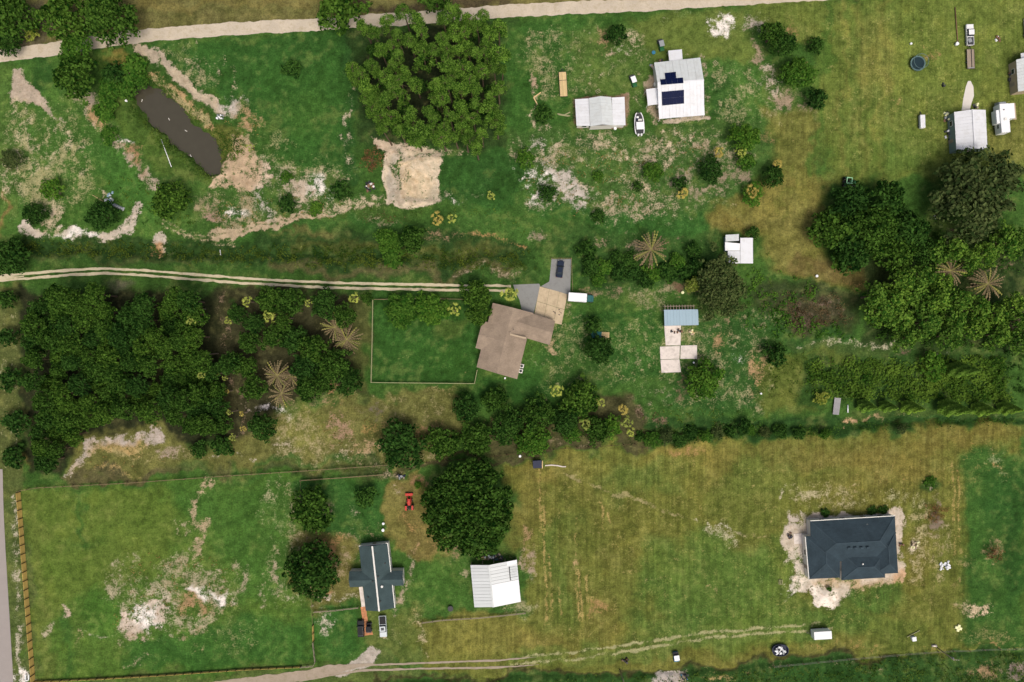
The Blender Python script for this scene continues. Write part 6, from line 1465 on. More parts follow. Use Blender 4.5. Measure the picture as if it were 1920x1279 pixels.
car(1925, 55, PI / 2 + .04, 5.6, 2.05, M_CWHITE, 'suv', 'white van cut off by the right edge', 'van', 'parked_van')
def cart(px, py, rz, label, top, body, name='utility_cart', L=2.7, Wd=1.45, roof=True, cat='cart', k=1.0):
    p = G(px, py); e = empty(name, p, rz, label, cat)
    box('body', (L, Wd * .9, .45), (0, 0, .3), body, e, 0, .1); box('hood', (L * .3, Wd * .8, .25), (L * .32, 0, .75), body, e, 0, .1); box('cargo_bed', (L * .34, Wd * .95, .3), (-L * .33, 0, .75), M_DGREY, e, 0, .04)
    box('seat', (.5, Wd * .8, .45), (-.15, 0, .75), M_CBLACK, e, 0, .08)
    for x in (-L * .34, L * .34):
        for s in (-1, 1): wheel(e, x, s * (Wd / 2 - .1), .3, .24)
    if roof:
        box('roof', (L * .52, Wd * .92, .07), (-.1, 0, 1.8), top, e, 0, .03)
        for x in (-L * .3, L * .18):
            for s in (-1, 1): box('roof_post', (.06, .06, 1.05), (x, s * Wd * .4, .75), M_DARKM, e)
    return e
cart(692.7, 1174.5, PI / 2 + .05, 'small black covered cart between the two parked cars', M_CBLACK, M_CBLACK, L=2.8, Wd=1.5)
cart(1266.5, 1229.5, -PI / 2 + .15, 'small blue cart with white roof beside the bottom ditch', M_BRIGHT, M_BLUEP, L=2.8, Wd=1.6)
cart(1186.5, 154, -PI / 2 + .35, 'green cart with white roof between the barn and the solar house', M_BRIGHT, M_GREEN, L=3.4)
cart(1238.5, 87, -PI / 2 + .25, 'green cart with grey roof north of the solar house', M_MGREY, M_GREEN, L=3.2)
def tractor(px, py, rz, label, mat, roofm=None, frame=None, bucket=True, k=1.0):
    p = G(px, py); e = empty('farm_tractor', p, rz, label, 'tractor'); e.scale = (k, k, k)
    box('engine_hood', (1.5, .62, .6), (.65, 0, .75), mat, e, 0, .1); box('chassis', (2.6, .5, .35), (.1, 0, .45), M_DARKM, e, 0, .05)
    box('seat', (.45, .5, .5), (-.55, 0, .95), M_CBLACK, e, 0, .08); cyl('exhaust', .05, .7, (1.0, .22, 1.3), M_DARKM, e, 8); cyl('steering_wheel', .2, .04, (-.12, 0, 1.35), M_DARKM, e, 12, rot=(0, .5, 0))
    for s in (-1, 1):
        wheel(e, -.6, s * .72, .68, .42); wheel(e, 1.0, s * .55, .4, .26); box('fender', (1.0, .42, .1), (-.6, s * .72, 1.38), mat, e, 0, .04)
    if bucket:
        b = box('loader_bucket', (.55, 1.7, .5), (2.25, 0, .2), mat, e, 0, .04); box('cutting_edge', (.1, 1.7, .06), (.3, 0, 0), M_DARKM, b)
        for s in (-1, 1): bar('loader_arm', (.2, s * .42, 1.1), (2.1, s * .42, .55), .1, .14, mat, e)
    if roofm: box('canopy', (1.3, 1.25, .08), (-.5, 0, 2.1), roofm, e, 0, .03)
    if frame:
        for a, b in (((-1.0, -.6), (.1, -.6)), ((.1, -.6), (.1, .6)), ((.1, .6), (-1.0, .6)), ((-1.0, .6), (-1.0, -.6))): bar('canopy_rail', (*a, 2.15), (*b, 2.15), .16, .1, frame, e)
    for x in (-1.0, .05):
        for s in (-1, 1):
            if roofm or frame: box('canopy_post', (.07, .07, 1.3), (x, s * .55, .82), M_DARKM, e)
    return e
tractor(768.5, 945, PI / 2 + .05, 'red tractor with front loader beside the huge oak', M_RED, k=1.25)
tractor(1588, 343, -.12, 'dark green tractor with pale square canopy frame above the east grove', M_GREEN, None, M_LGREEN, False, 1.3)
def mower(px, py, rz):
    p = G(px, py); e = empty('mower_deck', p, rz, 'black mower attachment behind the dark green tractor', 'mower')
    box('deck', (2.4, 1.5, .3), (0, 0, .25), M_CBLACK, e, 0, .12); cyl('gearbox', .3, .3, (-.2, 0, .55), M_DARKM, e, 10); bar('drawbar', (.9, 0, .5), (2.3, .2, .6), .14, .12, M_DARKM, e)
    for s in (-1, 1): wheel(e, -1.1, s * .5, .25, .18)
mower(1609, 355, head(1609, 355, 1597, 346))
# trailers
def flatbed(px, py, rz, L, Wd, label, mat, h=.65, load=None, gapline=False, name='flatbed_trailer'):
    p = G(px, py); e = empty(name, p, rz, label, 'trailer')
    n = max(6, int(Wd / .3))
    for i in range(n): box('deck_board', (L, Wd / n - .03, .07), (0, -Wd / 2 + (i + .5) * Wd / n, h + .002 * (i % 3)), mat, e)
    for s in (-1, 1): box('side_rail', (L + .05, .07, .2), (0, s * (Wd / 2 + .05), h - .1), M_DARKM, e)
    for x in (-L / 2, L / 2): box('end_rail', (.07, Wd, .2), (x + (.04 if x > 0 else -.04), 0, h - .1), M_DARKM, e)
    bar('tongue', (L / 2, .4, h - .1), (L / 2 + 1.1, 0, h - .15), .1, .12, M_DARKM, e); bar('tongue', (L / 2, -.4, h - .1), (L / 2 + 1.1, 0, h - .15), .1, .12, M_DARKM, e)
    for x in (-.5, .45):
        for s in (-1, 1): wheel(e, x - L * .05, s * (Wd / 2 - .08), .3, .2)
    if gapline: box('load_strap', (.12, Wd, .05), (L * .16, 0, h + .08), M_DARKM, e)
    return e
flatbed(1055.5, 160, PI / 2 + .06, 6.8, 2.0, 'long trailer loaded with pale lumber left of the white barn', M_WOOD, .8, gapline=True)
e = flatbed(1817, 112.5, PI / 2 + .04, 5.4, 2.0, 'flat grey utility trailer hitched behind the white pickup', M_GWOOD)
box('center_beam', (5.2, .16, .1), (0, -.2, .74), M_DARKM, e); box('ramp_stop', (.2, 1.6, .12), (-2.5, 0, .74), M_MGREY, e)
def box_trailer(px, py, rz, L, Wd, h, label, name, cat='trailer', cab=None, mat=M_BRIGHT, z0=.5):
    p = G(px, py); e = empty(name, p, rz, label, cat)
    box('cargo_box', (L, Wd, h), (0, 0, z0), mat, e, 0, .06); box('frame', (L * .95, Wd * .7, .2), (0, 0, z0 - .22), M_DARKM, e)
    box('rear_door', (.05, Wd * .86, h * .88), (-L / 2 - .01, 0, z0 + h * .05), M_TRIM, e)
    box('roof_seam', (L * .96, .05, .03), (0, 0, z0 + h), M_TRIM, e)
    for s in (-1, 1):
        wheel(e, -L * .22, s * (Wd / 2 - .14), .38, .26); box('trim_rail', (L * .98, .05, .12), (0, s * (Wd / 2 + .01), z0 + .05), M_DGREY, e)
    if cab:
        c = box('cab', (1.5, Wd * .86, 1.25), (L / 2 + .85, 0, .45), cab, e, 0, .15, taper=(.8, .9)); box('windshield', (.1, Wd * .66, .5), (.62, 0, .62), M_GLASS, c, rot=(0, -.25, 0)); box('hood', (.7, Wd * .74, .5), (L / 2 + 1.7, 0, .5), cab, e, 0, .12)
        for s in (-1, 1): wheel(e, L / 2 + 1.5, s * (Wd / 2 - .25), .38, .26)
    else:
        bar('tongue', (L / 2, .35, z0), (L / 2 + 1.2, 0, z0 - .1), .1, .12, M_DARKM, e); bar('tongue', (L / 2, -.35, z0), (L / 2 + 1.2, 0, z0 - .1), .1, .12, M_DARKM, e)
    return e
box_trailer(1081.5, 558.5, -.07, 5.1, 2.35, 2.3, 'white box truck with dark teal cab beside the concrete drive', 'box_truck', 'truck', M_TEAL)
box_trailer(1535, 1184, PI + .06, 4.9, 2.2, 2.3, 'white cargo trailer standing alone in the field below the large house', 'cargo_trailer')
box_trailer(1725.5, 230, PI / 2 + .03, 3.6, 1.35, 1.0, 'small low white trailer on the hayfield left of the long barn', 'cargo_trailer', mat=M_WROOF, z0=.35)
def camper():
    o = G(1870, 228); e = empty('camper', o, PI / 2 + .08, 'white camper with slide-outs and awning right of the long barn', 'camper')
    box('body', (8.0, 2.45, 2.7), (0, .1, .6), M_BRIGHT, e, 0, .12); box('nose_cap', (1.3, 2.3, 2.0), (4.3, .1, .9), M_MGREY, e, 0, .35, taper=(.55, .9))
    box('slide_out', (4.2, 1.9, 2.1), (1.9, -2.0, .9), M_BRIGHT, e, 0, .06); box('slide_out', (3.7, .9, 2.0), (.6, 1.72, .9), M_BRIGHT, e, 0, .05)
    box('awning', (4.6, .9, .06), (1.9, -3.35, 2.2), M_WALLT, e, 0, .02); box('roof_unit', (.7, .7, .25), (-.4, .1, 3.3), M_TRIM, e, 0, .06); cyl('roof_vent', .18, .12, (2.3, .3, 3.3), M_DARKM, e, 10)
    for x in (-.9, -.1):
        for s in (-1, 1): wheel(e, x - .8, s * 1.05 + .1, .36, .24)
    for x in (-2.0, .0): box('window', (1.0, .05, .6), (x, 1.335, 1.7), M_GLASS, e)
    for s in (-1, 1): box('awning_arm', (.06, .06, 2.2), (1.9 + s * 2.2, -3.75, 0), M_DARKM, e)
camper()
def boat():
    p = G(1197, 234); e = empty('motor_boat', p, PI / 2 + .06, 'white motor boat with hard top on its trailer beside the white barn', 'boat')
    V, F, n = [], [], 9; prof = [(-2.9, .95), (-2.2, 1.08), (-1.2, 1.12), (0, 1.12), (1.0, 1.05), (1.8, .92), (2.4, .75), (2.75, .6), (2.9, .45)]
    for x, w_ in prof: V += [(x, -w_, 1.35), (x, -w_ * .75, .7), (x, 0, .5), (x, w_ * .75, .7), (x, w_, 1.35)]
    for i in range(n - 1):
        for j in range(4): F.append((i * 5 + j, i * 5 + j + 1, i * 5 + j + 6, i * 5 + j + 5))
    F += [(0, 1, 2, 3, 4), tuple(range((n - 1) * 5, n * 5))]
    poly_obj('hull', V, F, M_CWHITE, e)
    V2 = [(x, -w_ * .82, 1.1) for x, w_ in prof] + [(x, w_ * .82, 1.1) for x, w_ in prof]
    poly_obj('deck', V2, [(i, i + 1, n + i + 1, n + i) for i in range(n - 1)], M_DGREY, e)
    for s in (-1, 1):
        for a, b in zip(prof[:-1], prof[1:]): bar('gunwale', (a[0], s * a[1] * .93, 1.4), (b[0], s * b[1] * .93, 1.4), .2, .1, M_CWHITE, e)
    box('hard_top', (2.1, 1.75, .08), (-1.0, 0, 2.5), M_BRIGHT, e, 0, .03); box('console', (.8, .9, .9), (-.6, 0, 1.1), M_CWHITE, e, 0, .1); box('seat', (.5, .9, .6), (.9, -.2, 1.1), M_TRIM, e, 0, .1); box('cooler', (.5, .5, .4), (1.7, .3, 1.1), M_BRIGHT, e, 0, .06); box('storage', (.6, .5, .3), (1.2, .45, 1.1), M_NAVY, e, 0, .05)
    for x in (-1.8, -.2):
        for s in (-1, 1): box('top_post', (.06, .06, 1.3), (x, s * .75, 1.2), M_RIM, e)
    for s in (-1, 1): t = box('outboard', (.6, .4, .7), (-3.2, s * .35, .9), M_CWHITE, e, 0, .12); box('propeller_leg', (.2, .15, .9), (-.05, 0, -.85), M_MGREY, t)
    for s in (-1, 1): bar('trailer_rail', (-2.6, s * .6, .42), (2.6, s * .5, .42), .1, .12, M_DARKM, e); wheel(e, -.9, s * 1.0, .33, .22)
    bar('trailer_tongue', (2.4, 0, .42), (3.8, 0, .4), .1, .12, M_DARKM, e)
boat(); bpy.data.objects['motor_boat'].scale = (1.0, 1.22, 1.0)
def trampoline():
    p = G(1718, 121); e = empty('trampoline', p, 0, 'round trampoline with dark green mat and blue-grey net rim', 'trampoline')
    M_NET = paint('net_frame', (86, 112, 112), .6, .1, 2)
    def ring(name, r, z, wd, mat, ht=.08, n=28, cx=0):
        V, F = [], []
        for i in range(n):
            a = 2 * PI * i / n
            for rr in (r - wd / 2, r + wd / 2):
                for zz in (z, z + ht): V.append((cx + rr * math.cos(a), rr * math.sin(a), zz))
        for i in range(n):
            j = (i + 1) % n; a, b = i * 4, j * 4
            F += [(a, b, b + 1, a + 1), (a + 2, a + 3, b + 3, b + 2), (a + 1, b + 1, b + 3, a + 3), (a, a + 2, b + 2, b)]
        return poly_obj(name, V, F, mat, e)
    cyl('mat', 1.75, .03, (0, 0, .88), paint('trampoline_mat', (22, 46, 54), .7, .08, 2), e, 28); ring('frame_pad', 1.95, .88, .36, M_NET, .07); ring('net_rim', 2.02, 2.6, .09, M_NET, .07)
    for i in range(8):
        a = 2 * PI * i / 8; box('net_pole', (.06, .06, 2.65), (2.05 * math.cos(a), 2.05 * math.sin(a), 0), M_NET, e)
    for i in range(6):
        a = 2 * PI * i / 6 + .3; box('leg', (.06, .06, .9), (1.9 * math.cos(a), 1.9 * math.sin(a), 0), M_DARKM, e)
trampoline()
def oval_tub():
    p = G(1461, 1217); e = empty('loaded_cart', p, .03, 'navy oval tub heaped with white and grey scrap beside the bottom ditch', 'tub')
    V, F, n = [], [], 28
    for i in range(n):
        a = 2 * PI * i / n; c, s = math.cos(a), math.sin(a); ex = 1.0
        for r, z in ((.92, 0), (1.0, 1.0), (.93, 1.0), (.85, .35)): V.append((2.3 * r * (abs(c) ** .8) * (1 if c > 0 else -1), 1.65 * r * (abs(s) ** .8) * (1 if s > 0 else -1), z))
    for i in range(n):
        j = (i + 1) % n
        for k in range(3): F.append((i * 4 + k, j * 4 + k, j * 4 + k + 1, i * 4 + k + 1))
    F.append(tuple(i * 4 + 3 for i in range(n)))
    poly_obj('tub', V, F, M_NAVY, e)
    rnd = random.Random(5)
    for i in range(34):
        a = rnd.uniform(0, 2 * PI); q = math.sqrt(rnd.random())
        box('scrap', (rnd.choice((.4, .6, .8)), rnd.choice((.3, .5)), .25), (1.75 * q * math.cos(a), 1.15 * q * math.sin(a) - .1, .75 + rnd.uniform(0, .35)), rnd.choice((M_BRIGHT, M_BRIGHT, M_WROOF, M_MGREY, M_DGREY)), e, rot=(rnd.uniform(-.3, .3), rnd.uniform(-.3, .3), rnd.uniform(0, 3)))
oval_tub()
# ------------------------------------------------------------------ fences
M_FENCE = paint('yellow_pine_boards', (226, 190, 112), .85, .12, 1.2, rv=.12)
M_FPOST = paint('dark_fence_post', (74, 58, 40), .9, .1, 2)
M_OLDF = paint('old_fence_wood', (128, 112, 86), .9, .15, 2, rv=.2)
M_PALEF = paint('pale_fence_rail', (150, 150, 112), .85, .1, 2, rv=.1)
M_WIRE = paint('wire', (110, 110, 104), .6, .05, 2)
def privacy_fence(pts, h, panel, label, boards=3, face=1):
    P0 = Vector((*W(*pts[0]), 0)); e = empty('board_fence', P0, 0, label, 'fence')
    for (a, b) in zip(pts[:-1], pts[1:]):
        A, Bv = Vector((*W(*a), 0)), Vector((*W(*b), 0)); L = (Bv - A).length; n = max(1, round(L / panel)); d = (Bv - A) / n; nn = d.normalized(); side = Vector((-nn.y, nn.x, 0)) * face
        rz = math.atan2(nn.y, nn.x)
        for i in range(n + 1):
            q = A + d * i; z = gz(q.x, q.y); box('post', (.2, .2, h + .12), (q.x - P0.x + side.x * .05, q.y - P0.y + side.y * .05, z), M_FPOST, e, rz)
            if i < n:
                m = A + d * (i + .5); z = gz(m.x, m.y); bh = h / boards
                for k in range(boards): box('board', (d.length - .1, .05, bh - .03), (m.x - P0.x, m.y - P0.y, z + .02 + k * bh), M_FENCE, e, rz)
    return e
privacy_fence([(38, 922), (46, 1020), (54, 1120), (66, 1279), (68, 1310)], 1.85, 2.42, 'yellow board fence along the paved road at the left edge', 2, 1)
privacy_fence([(66, 1277), (200, 1271), (330, 1263), (460, 1254), (565, 1249)], 1.0, 2.42, 'yellow board fence along the bottom gravel lane', 2, 1)
privacy_fence([(588, 1170), (589, 1200)], 1.5, 2.2, 'short yellow board fence right of the south-west lot', 2, 1)
def rail_fence(pts, h, sp, label, mat, rails=2, pm=None, name='rail_fence', rw=.1, rhh=.14, pw=.16):
    P0 = Vector((*W(*pts[0]), 0)); e = empty(name, P0, 0, label, 'fence'); prev = None
    for (a, b) in zip(pts[:-1], pts[1:]):
        A, Bv = Vector((*W(*a), 0)), Vector((*W(*b), 0)); L = (Bv - A).length; n = max(1, round(L / sp))
        for i in range(n + 1):
            q = A.lerp(Bv, i / n); q.z = gz(q.x, q.y)
            if i > 0 or prev is None: box('post', (pw, pw, h + .1), (q - P0), pm or mat, e)
            if i > 0:
                for k in range(rails): z = Vector((0, 0, h * (k + 1) / rails - .05)); bar('rail', prev - P0 + z, q - P0 + z, rw, rhh, mat, e)
            prev = q
    return e
rail_fence([(37, 920), (70, 914), (240, 905), (420, 892), (560, 883), (720, 872), (760, 869)], 1.2, 2.6, 'weathered rail fence along the top of the south-west lot', M_OLDF, 2, rw=.06, rhh=.1)
rail_fence([(565, 900), (640, 895), (722, 889)], 1.2, 2.6, 'weathered rail fence along the small paddock', M_OLDF, 2)
rail_fence([(565, 900), (566, 940), (575, 990), (583, 1080), (588, 1170)], 1.1, 3.0, 'thin fence between the south-west lot and the dark trees', M_OLDF, 1, rw=.06, rhh=.06)
rail_fence([(700, 563), (699, 640), (697, 717), (795, 718), (890, 719), (895, 694)], 1.2, 2.4, 'pale rail fence around the lawn left of the brown-roofed house', M_PALEF, 2, rw=.14)
rail_fence([(700, 562), (800, 560), (880, 562)], 1.2, 3.0, 'pale rail fence on the driveway side of the lawn', M_OLDF, 2)
rail_fence([(792, 1166), (830, 1161), (900, 1157), (985, 1148)], 1.1, 2.6, 'low dark fence below the ribbed barn', M_GWOOD, 2)
rail_fence([(588, 1203), (592, 1240), (588, 1247), (565, 1249)], 1.2, 2.2, 'grey fence corner at the bottom of the south-west lot', M_GWOOD, 2)
rail_fence([(590, 1146), (630, 1143), (672, 1138)], 1.1, 2.4, 'low grey fence left of the cross-roofed house', M_GWOOD, 2)
rail_fence([(1034, 485), (1071, 485), (1073, 545)], 1.0, 2.4, 'low pale rail around the parking pad', M_OLDF, 1)
rail_fence([(760, 870), (860, 861), (950, 852), (1060, 840), (1190, 832)], 1.2, 3.2, 'dark wire fence between the hedge and the hayfield', M_FPOST, 2, rw=.05, rhh=.05)
rail_fence([(1450, 1249), (1560, 1238), (1680, 1228), (1758, 1221), (1930, 1214)], 1.2, 4.5, 'thin wire fence along the bottom ditch', M_WIRE, 2, M_OLDF, rw=.05, rhh=.05)
# ------------------------------------------------------------------ poles and small things
def utility_pole(px, py, h, label, arm=True):
    p = G(px, py); e = empty('utility_pole', p, 0, label, 'pole'); cyl('shaft', .17, h, (0, 0, 0), M_GWOOD, e, 10, .11)
    if arm:
        box('transformer', (.5, .5, .8), (.2, 0, h - 1.5), M_MGREY, e, 0, .12); box('cross_arm', (1.7, .12, .14), (.6, -.08, h - .4), M_GWOOD, e, -.1)
        for x in (-.1, .6, 1.3): cyl('insulator', .06, .18, (x, -.08, h - .26), M_TRIM, e, 8)
    return e
utility_pole(1758, 1215, 7.6, 'tall utility pole standing at the bottom right ditch')
utility_pole(1162, 1256, 8.5, 'thin utility pole rising from the bottom edge', False)
def lying(px0, py0, px1, py1, label, mat, r=.1, name='pole', cat='pole'):
    a, b = G(px0, py0), G(px1, py1); m = (a + b) / 2; L = (b - a).length
    e = empty(name, (m.x, m.y, m.z), math.atan2(b.y - a.y, b.x - a.x), label, cat)
    cyl('shaft', r, L, (-L / 2, 0, r + .08), mat, e, 8, rot=(0, PI / 2, 0)); cyl('end_cap', r * 1.25, .25, (L / 2 - .2, 0, r + .08), mat, e, 8, rot=(0, PI / 2, 0)); return e
lying(1790, 14, 1795, 80, 'long thin brown pole lying left of the white pickup', M_TERR, .12)
lying(1700, 1194, 1723, 1182, 'pale pole lying in the grass above the white box', M_PALEF, .12)
lying(303, 262, 322, 313, 'white pipe lying on the left pond shore', M_BRIGHT, .1, 'pipe', 'pipe')
lying(174, 366, 205, 384, 'thin pale pole lying across the scrap by the dark tree', M_WOOD, .08)
lying(1589, 759, 1589, 773, 'short bright white post lying right of the plank deck', M_BRIGHT, .16, 'post', 'post')
lying(411, 468, 412, 478, 'short white stake on the ditch edge', M_BRIGHT, .12, 'stake', 'stake')
lying(1746, 1210, 1754, 1210, 'short grey culvert pipe beside the utility pole', M_WCONC, .3, 'culvert', 'pipe')
def boards(pts, label, mat, wd=.3, name='lumber_pile'):
    p = G(*pts[0][0]); e = empty(name, p, 0, label, 'lumber')
    for i, (a, b) in enumerate(pts):
        A, Bv = G(*a) - p, G(*b) - p; z = Vector((0, 0, .25 + .12 * i)); bar('board', A + z, Bv + z, wd, .1, mat, e)
    return e
boards([((1000.5, 183.5), (1014, 174)), ((1000.5, 183.5), (1009, 199.5))], 'V of two pale boards on a sandy mound', M_WOOD, .28)
boards([((1045, 214), (1069, 218)), ((1058, 216.5), (1069, 211)), ((1047, 216), (1066, 219))], 'loose yellow boards in the grass left of the white barn', M_PALEF, .3)
boards([((893, 1047), (909, 1044)), ((895, 1049), (912, 1047))], 'orange boards in front of the ribbed barn', M_WOOD, .2)
def scrap(px, py, rx, ry, n, label, mats, seed, zmax=.9, name='scrap_heap', smin=.25, smax=1.0):
    p = G(px, py); e = empty(name, p, 0, label, 'heap'); rnd = random.Random(seed)
    for i in range(n):
        a = rnd.uniform(0, 2 * PI); q = math.sqrt(rnd.random()); k = rnd.random()
        x, y = rx * q * math.cos(a) * S, ry * q * math.sin(a) * S; z = rnd.uniform(-.05, zmax * (1 - q * .7)); m = rnd.choice(mats)
        if k < .7: box('piece', (round(rnd.uniform(smin, smax), 1), round(rnd.uniform(smin, smax * .7), 1), round(rnd.uniform(.1, .5), 1)), (x, y, z), m, e, rot=(rnd.uniform(-.3, .3), rnd.uniform(-.3, .3), rnd.uniform(0, 6)), bev=.03)
        elif smin > .2: cyl('drum', .28, .8, (x, y, max(z, 0)), m, e, 10, rot=(rnd.choice((0, 1.5)), 0, rnd.uniform(0, 6)))
    return e
scrap(206, 372, 7, 12, 14, 'blue-grey scrap panels leaning above the dark round tree', [M_MGREY, M_BLUE, M_WROOF2], 1, .5)
box_l = empty('old_boat', G(222, 388), -.42, 'narrow grey upturned boat beside the dark round tree', 'boat'); box('hull', (3.6, 1.1, .5), (0, 0, 0), M_MGREY, box_l, 0, .2, taper=(.9, .5)); box('transom', (.12, 1.0, .45), (1.75, 0, .05), M_WROOF, box_l); box('keel', (3.2, .1, .1), (0, 0, .5), M_WROOF2, box_l)
scrap(693, 351, 9, 9, 22, 'dark burnt scrap heap left of the sand pit', [M_TERR, M_DGREY, M_DARKM, M_DARKM, M_TRIM], 2, .9)
scrap(1775, 220, 5, 8, 12, 'clutter against the upper west wall of the long barn', [M_CREAM, M_MGREY, M_DGREY, M_TERR], 3, .6)
scrap(1778, 255, 5, 12, 14, 'dark clutter against the lower west wall of the long barn', [M_DGREY, M_NAVY, M_TERR, M_WROOF], 4, .7)
scrap(1832, 200, 8, 4, 8, 'small pale clutter beside the shell path', [M_CREAM, M_GWOOD, M_DGREY], 5, .4)
scrap(1896, 140, 6, 18, 24, 'dark clutter left of the building at the right edge', [M_DGREY, M_NAVY, M_MGREY, M_TERR], 6, .9)
scrap(926, 1045, 22, 5, 30, 'scrap and drums before the open front of the ribbed barn', [M_DGREY, M_TEAL, M_NAVY, M_DARKM, M_GWOOD, M_WROOF2], 7, .9)
scrap(1240, 118, 6, 5, 8, 'dark bins at the north wall of the solar house', [M_DARKM, M_TERR, M_DGREY], 8, .7)
scrap(1222, 124, 5, 6, 8, 'grey bins at the northwest corner of the solar house', [M_MGREY, M_WALLT, M_DGREY], 9, .6)
scrap(1770, 1061, 10, 7, 18, 'crumpled white sheets heaped right of the large house', [M_BRIGHT, M_WROOF, M_BRIGHT], 10, .7)
scrap(1714, 1021, 6, 9, 12, 'pale rubble heap right of the dark-roofed house', [M_CREAM, M_GWOOD, M_WALLT], 11, .5)
scrap(1268, 622, 12, 5, 12, 'dark junk scattered on the top of the white slab', [M_DGREY, M_TERR, M_DARKM], 12, .5, smax=.7)
scrap(1298, 622, 6, 4, 8, 'cream junk at the corner of the blue-roofed shed', [M_CREAM, M_WALLT, M_WOOD], 13, .4, smax=.7)
scrap(415, 222, 7, 7, 12, 'white rubble on the right pond bank', [M_TRIM, M_MGREY, M_BRIGHT], 14, .3, smax=.7)
scrap(752, 892, 9, 6, 10, 'blue-grey junk by the fence above the red tractor', [M_MGREY, M_NAVY, M_GWOOD], 15, .5, smax=.8)
scrap(1790, 168, 3, 3, 5, 'small dark bundle left of the shell path', [M_DARKM, M_DGREY, M_CREAM], 16, .4, smax=.6) if False else scrap(1770, 159, 4, 4, 6, 'small dark bundle left of the shell path', [M_DARKM, M_DGREY, M_CREAM], 16, .4, smax=.6)
scrap(1870, 73, 5, 4, 6, 'small dark bundle with white top right of the pickup', [M_DARKM, M_TERR, M_BRIGHT], 17, .4, smax=.6)
scrap(1172, 1237, 6, 5, 12, 'low dark brush pile beside the bottom ditch', [M_FPOST, M_DARKM, M_OLDF], 18, .4, smax=.7)
scrap(1480, 1003, 3, 8, 9, 'dark tool clutter left of the entry pad', [M_DGREY, M_TERR, M_DARKM], 19, .4, smax=.6)
scrap(1688, 1018, 4, 5, 7, 'dark rubble at the east wall of the large house', [M_DGREY, M_TERR], 20, .4, smax=.6)
scrap(1045, 588, 7, 10, 12, 'dark debris scattered on the concrete drive', [M_DGREY, M_TERR, M_DARKM], 21, .12, smax=.3, smin=.15)
scrap(1283, 1268, 7, 7, 12, 'blue junk beside the grey gravel patch at the bottom edge', [M_NAVY, M_BLUEP, M_DGREY], 22, .6, smax=.7)
scrap(703, 1022, 4, 3, 6, 'small grey machine at the north wall of the cross-roofed house', [M_MGREY, M_DGREY], 23, .5, smax=.6)
def container(px, py, sx, sy, h, label, mat, rz=0.0, name='storage_box', lid=None, cat='box'):
    p = G(px, py); e = empty(name, p, rz, label, cat); box('body', (sx, sy, h), (0, 0, 0), mat, e, 0, .06); box('lid', (sx * 1.06, sy * 1.06, .1), (0, 0, h), lid or mat, e, 0, .03); return e
container(1007, 869, 2.3, 2.0, 1.5, 'dark blue box shed beside the hayfield corner', M_NAVY, .06, 'storage_shed', M_NAVY, 'shed'); boards([((1017, 864), (1017, 878))], 'upright tan plank beside the dark blue shed', M_WOOD, .25)
def litter(pts, label, mat, seed):
    p = G(*pts[0]); e = empty('pipe_line', p, 0, label, 'pipe')
    for a, b in zip(pts[:-1], pts[1:]): A, Bv = G(*a) - p, G(*b) - p; bar('segment', A + Vector((0, 0, .15)), Bv + Vector((0, 0, .15)), .3, .16, mat, e)
litter([(1022, 873), (1034, 872), (1046, 873), (1054, 875), (1061, 875)], 'pale bent pipe trailing right of the dark blue shed', M_WCONC, 1)
container(1711, 1196, 1.1, 1.1, .9, 'white square box by the bottom right ditch', M_BRIGHT, .15)
def four_star():
    p = G(1796, 1177); e = empty('inflatable', p, .5, 'pale yellow four-pointed inflatable lying on the right field', 'inflatable')
    for i in range(4): a = PI / 4 + i * PI / 2; box('lobe', (1.1, .8, .35), (.45 * math.cos(a), .45 * math.sin(a), .05), M_CREAM, e, a, .15)
four_star()
def horseshoe():
    p = G(53, 1269.5); e = empty('u_bench', p, 0, 'white U-shaped bench at the bottom left road corner', 'bench')
    V, F, n = [], [], 14; path = [(-.45, .9)] + [(.45 * math.cos(PI + PI * i / n), .45 * math.sin(PI + PI * i / n) - .3) for i in range(n + 1)] + [(.45, .9)]
    for a, b in zip(path[:-1], path[1:]): bar('segment', (*a, .45), (*b, .45), .3, .35, M_BRIGHT, e)
horseshoe()
def small(px, py, r, h, mat, label, name='bucket'):
    p = G(px, py); e = empty(name, p, 0, label, 'container'); cyl('body', r * .85, h, (0, 0, 0), mat, e, 12, r); cyl('rim', r * 1.05, .06, (0, 0, h), mat, e, 12); return e
small(1225, 99.5, .5, .4, M_BLUEP, 'round blue wading pool north of the solar house', 'wading_pool')
small(238, 190, .3, .5, M_BRIGHT, 'white float on the left pond shore', 'float')
small(1153, 242, .4, .6, M_BRIGHT, 'white bucket at the south wall of the white barn')
small(975, 855, .35, .6, M_BRIGHT, 'white bucket left of the dark blue shed')
small(719, 993, .4, .7, M_BRIGHT, 'white barrel in the paddock lane, lower'); small(719.5, 981, .35, .6, M_BRIGHT, 'white barrel in the paddock lane, upper')
small(1279, 549, .4, .7, M_CREAM, 'cream barrel above the blue-roofed shed'); small(1707, 83, .3, .5, M_BRIGHT, 'white bucket beside the trampoline'); small(1530, 518, .35, .6, M_BRIGHT, 'white bucket on the dry track'); small(845, 1140, .75, .6, M_DARKM, 'black round tub left of the low dark fence', 'tub')
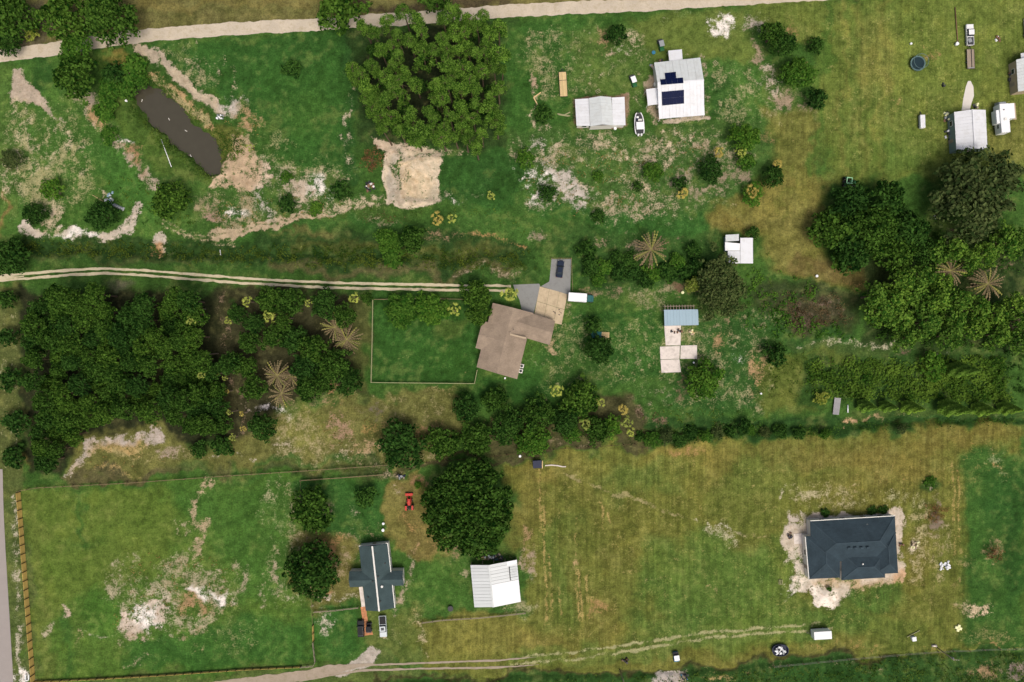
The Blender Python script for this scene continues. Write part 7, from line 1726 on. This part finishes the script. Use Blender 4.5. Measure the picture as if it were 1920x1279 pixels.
small(1792, 84, .45, .8, M_BRIGHT, 'white gas bottle left of the white pickup', 'gas_bottle'); small(1426, 738, .25, .5, M_BRIGHT, 'tiny white bucket on the sandy trail'); small(1300, 680, .25, .5, M_BRIGHT, 'tiny white bucket right of the white slab'); small(1752, 408, .5, .4, M_MGREY, 'grey tub left of the grey green oak', 'tub'); small(947, 709, .25, .6, M_BRIGHT, 'white bucket at the south wall of the brown-roofed house')
def cage(px, py, rz, label):
    p = G(px, py); e = empty('wooden_crate', p, rz, label, 'crate')
    for x in (-.6, .6): box('side', (.1, .9, .3), (x, 0, 0), M_PALEF, e)
    for y in (-.45, 0, .45): box('slat', (1.3, .16, .08), (0, y, .3), M_PALEF, e)
cage(1341, 119, -.8, 'pale slatted pallet in the grass right of the solar house'); cage(1463, 1091, 1.5, 'pale yellow pallet left of the sand apron'); cage(1121, 172, .5, 'pale crate behind the white barn gable')
def tarp():
    p = G(1117, 628); e = empty('tarp_shelter', p, -.05, 'teal tarp shelter with tan deck under the dark tree', 'shelter')
    V, F, nx, ny = [], [], 9, 6
    for j in range(ny):
        for i in range(nx): u, v = i / (nx - 1), j / (ny - 1); V.append((-1.4 + 2.8 * u, -.9 + 1.8 * v, 1.9 + .25 * math.sin(v * PI) + .08 * math.sin(u * 9 + v * 5)))
    for j in range(ny - 1):
        for i in range(nx - 1): k = j * nx + i; F.append((k, k + 1, k + nx + 1, k + nx))
    poly_obj('tarp', V, F, M_TEAL, e)
    for x in (-1.3, 1.3):
        for y in (-.8, .8): box('pole', (.07, .07, 1.95), (x, y, 0), M_DARKM, e)
    for i in range(7): box('deck_board', (.28, 2.0, .08), (1.75 + i * .31, -.1, .35), M_WOOD, e)
    for x in (1.7, 3.7): box('joist', (.12, 1.9, .35), (x, -.1, 0), M_GWOOD, e)
tarp()
for px, py, lab in ((262, 186, 'upper small floating twig on the pond'), (313, 221, 'white floating debris in the middle of the pond'), (345, 243, 'pale floating debris in the lower pond'), (354, 290, 'tiny floating debris near the pond foot')):
    x, y = W(px, py); e = empty('floating_debris', (x, y, -1.25), px, lab, 'debris'); box('plank', (.7, .16, .1), (0, 0, -.02), M_TRIM, e); box('twig', (.5, .06, .06), (.2, .1, .03), M_GWOOD, e, .8)
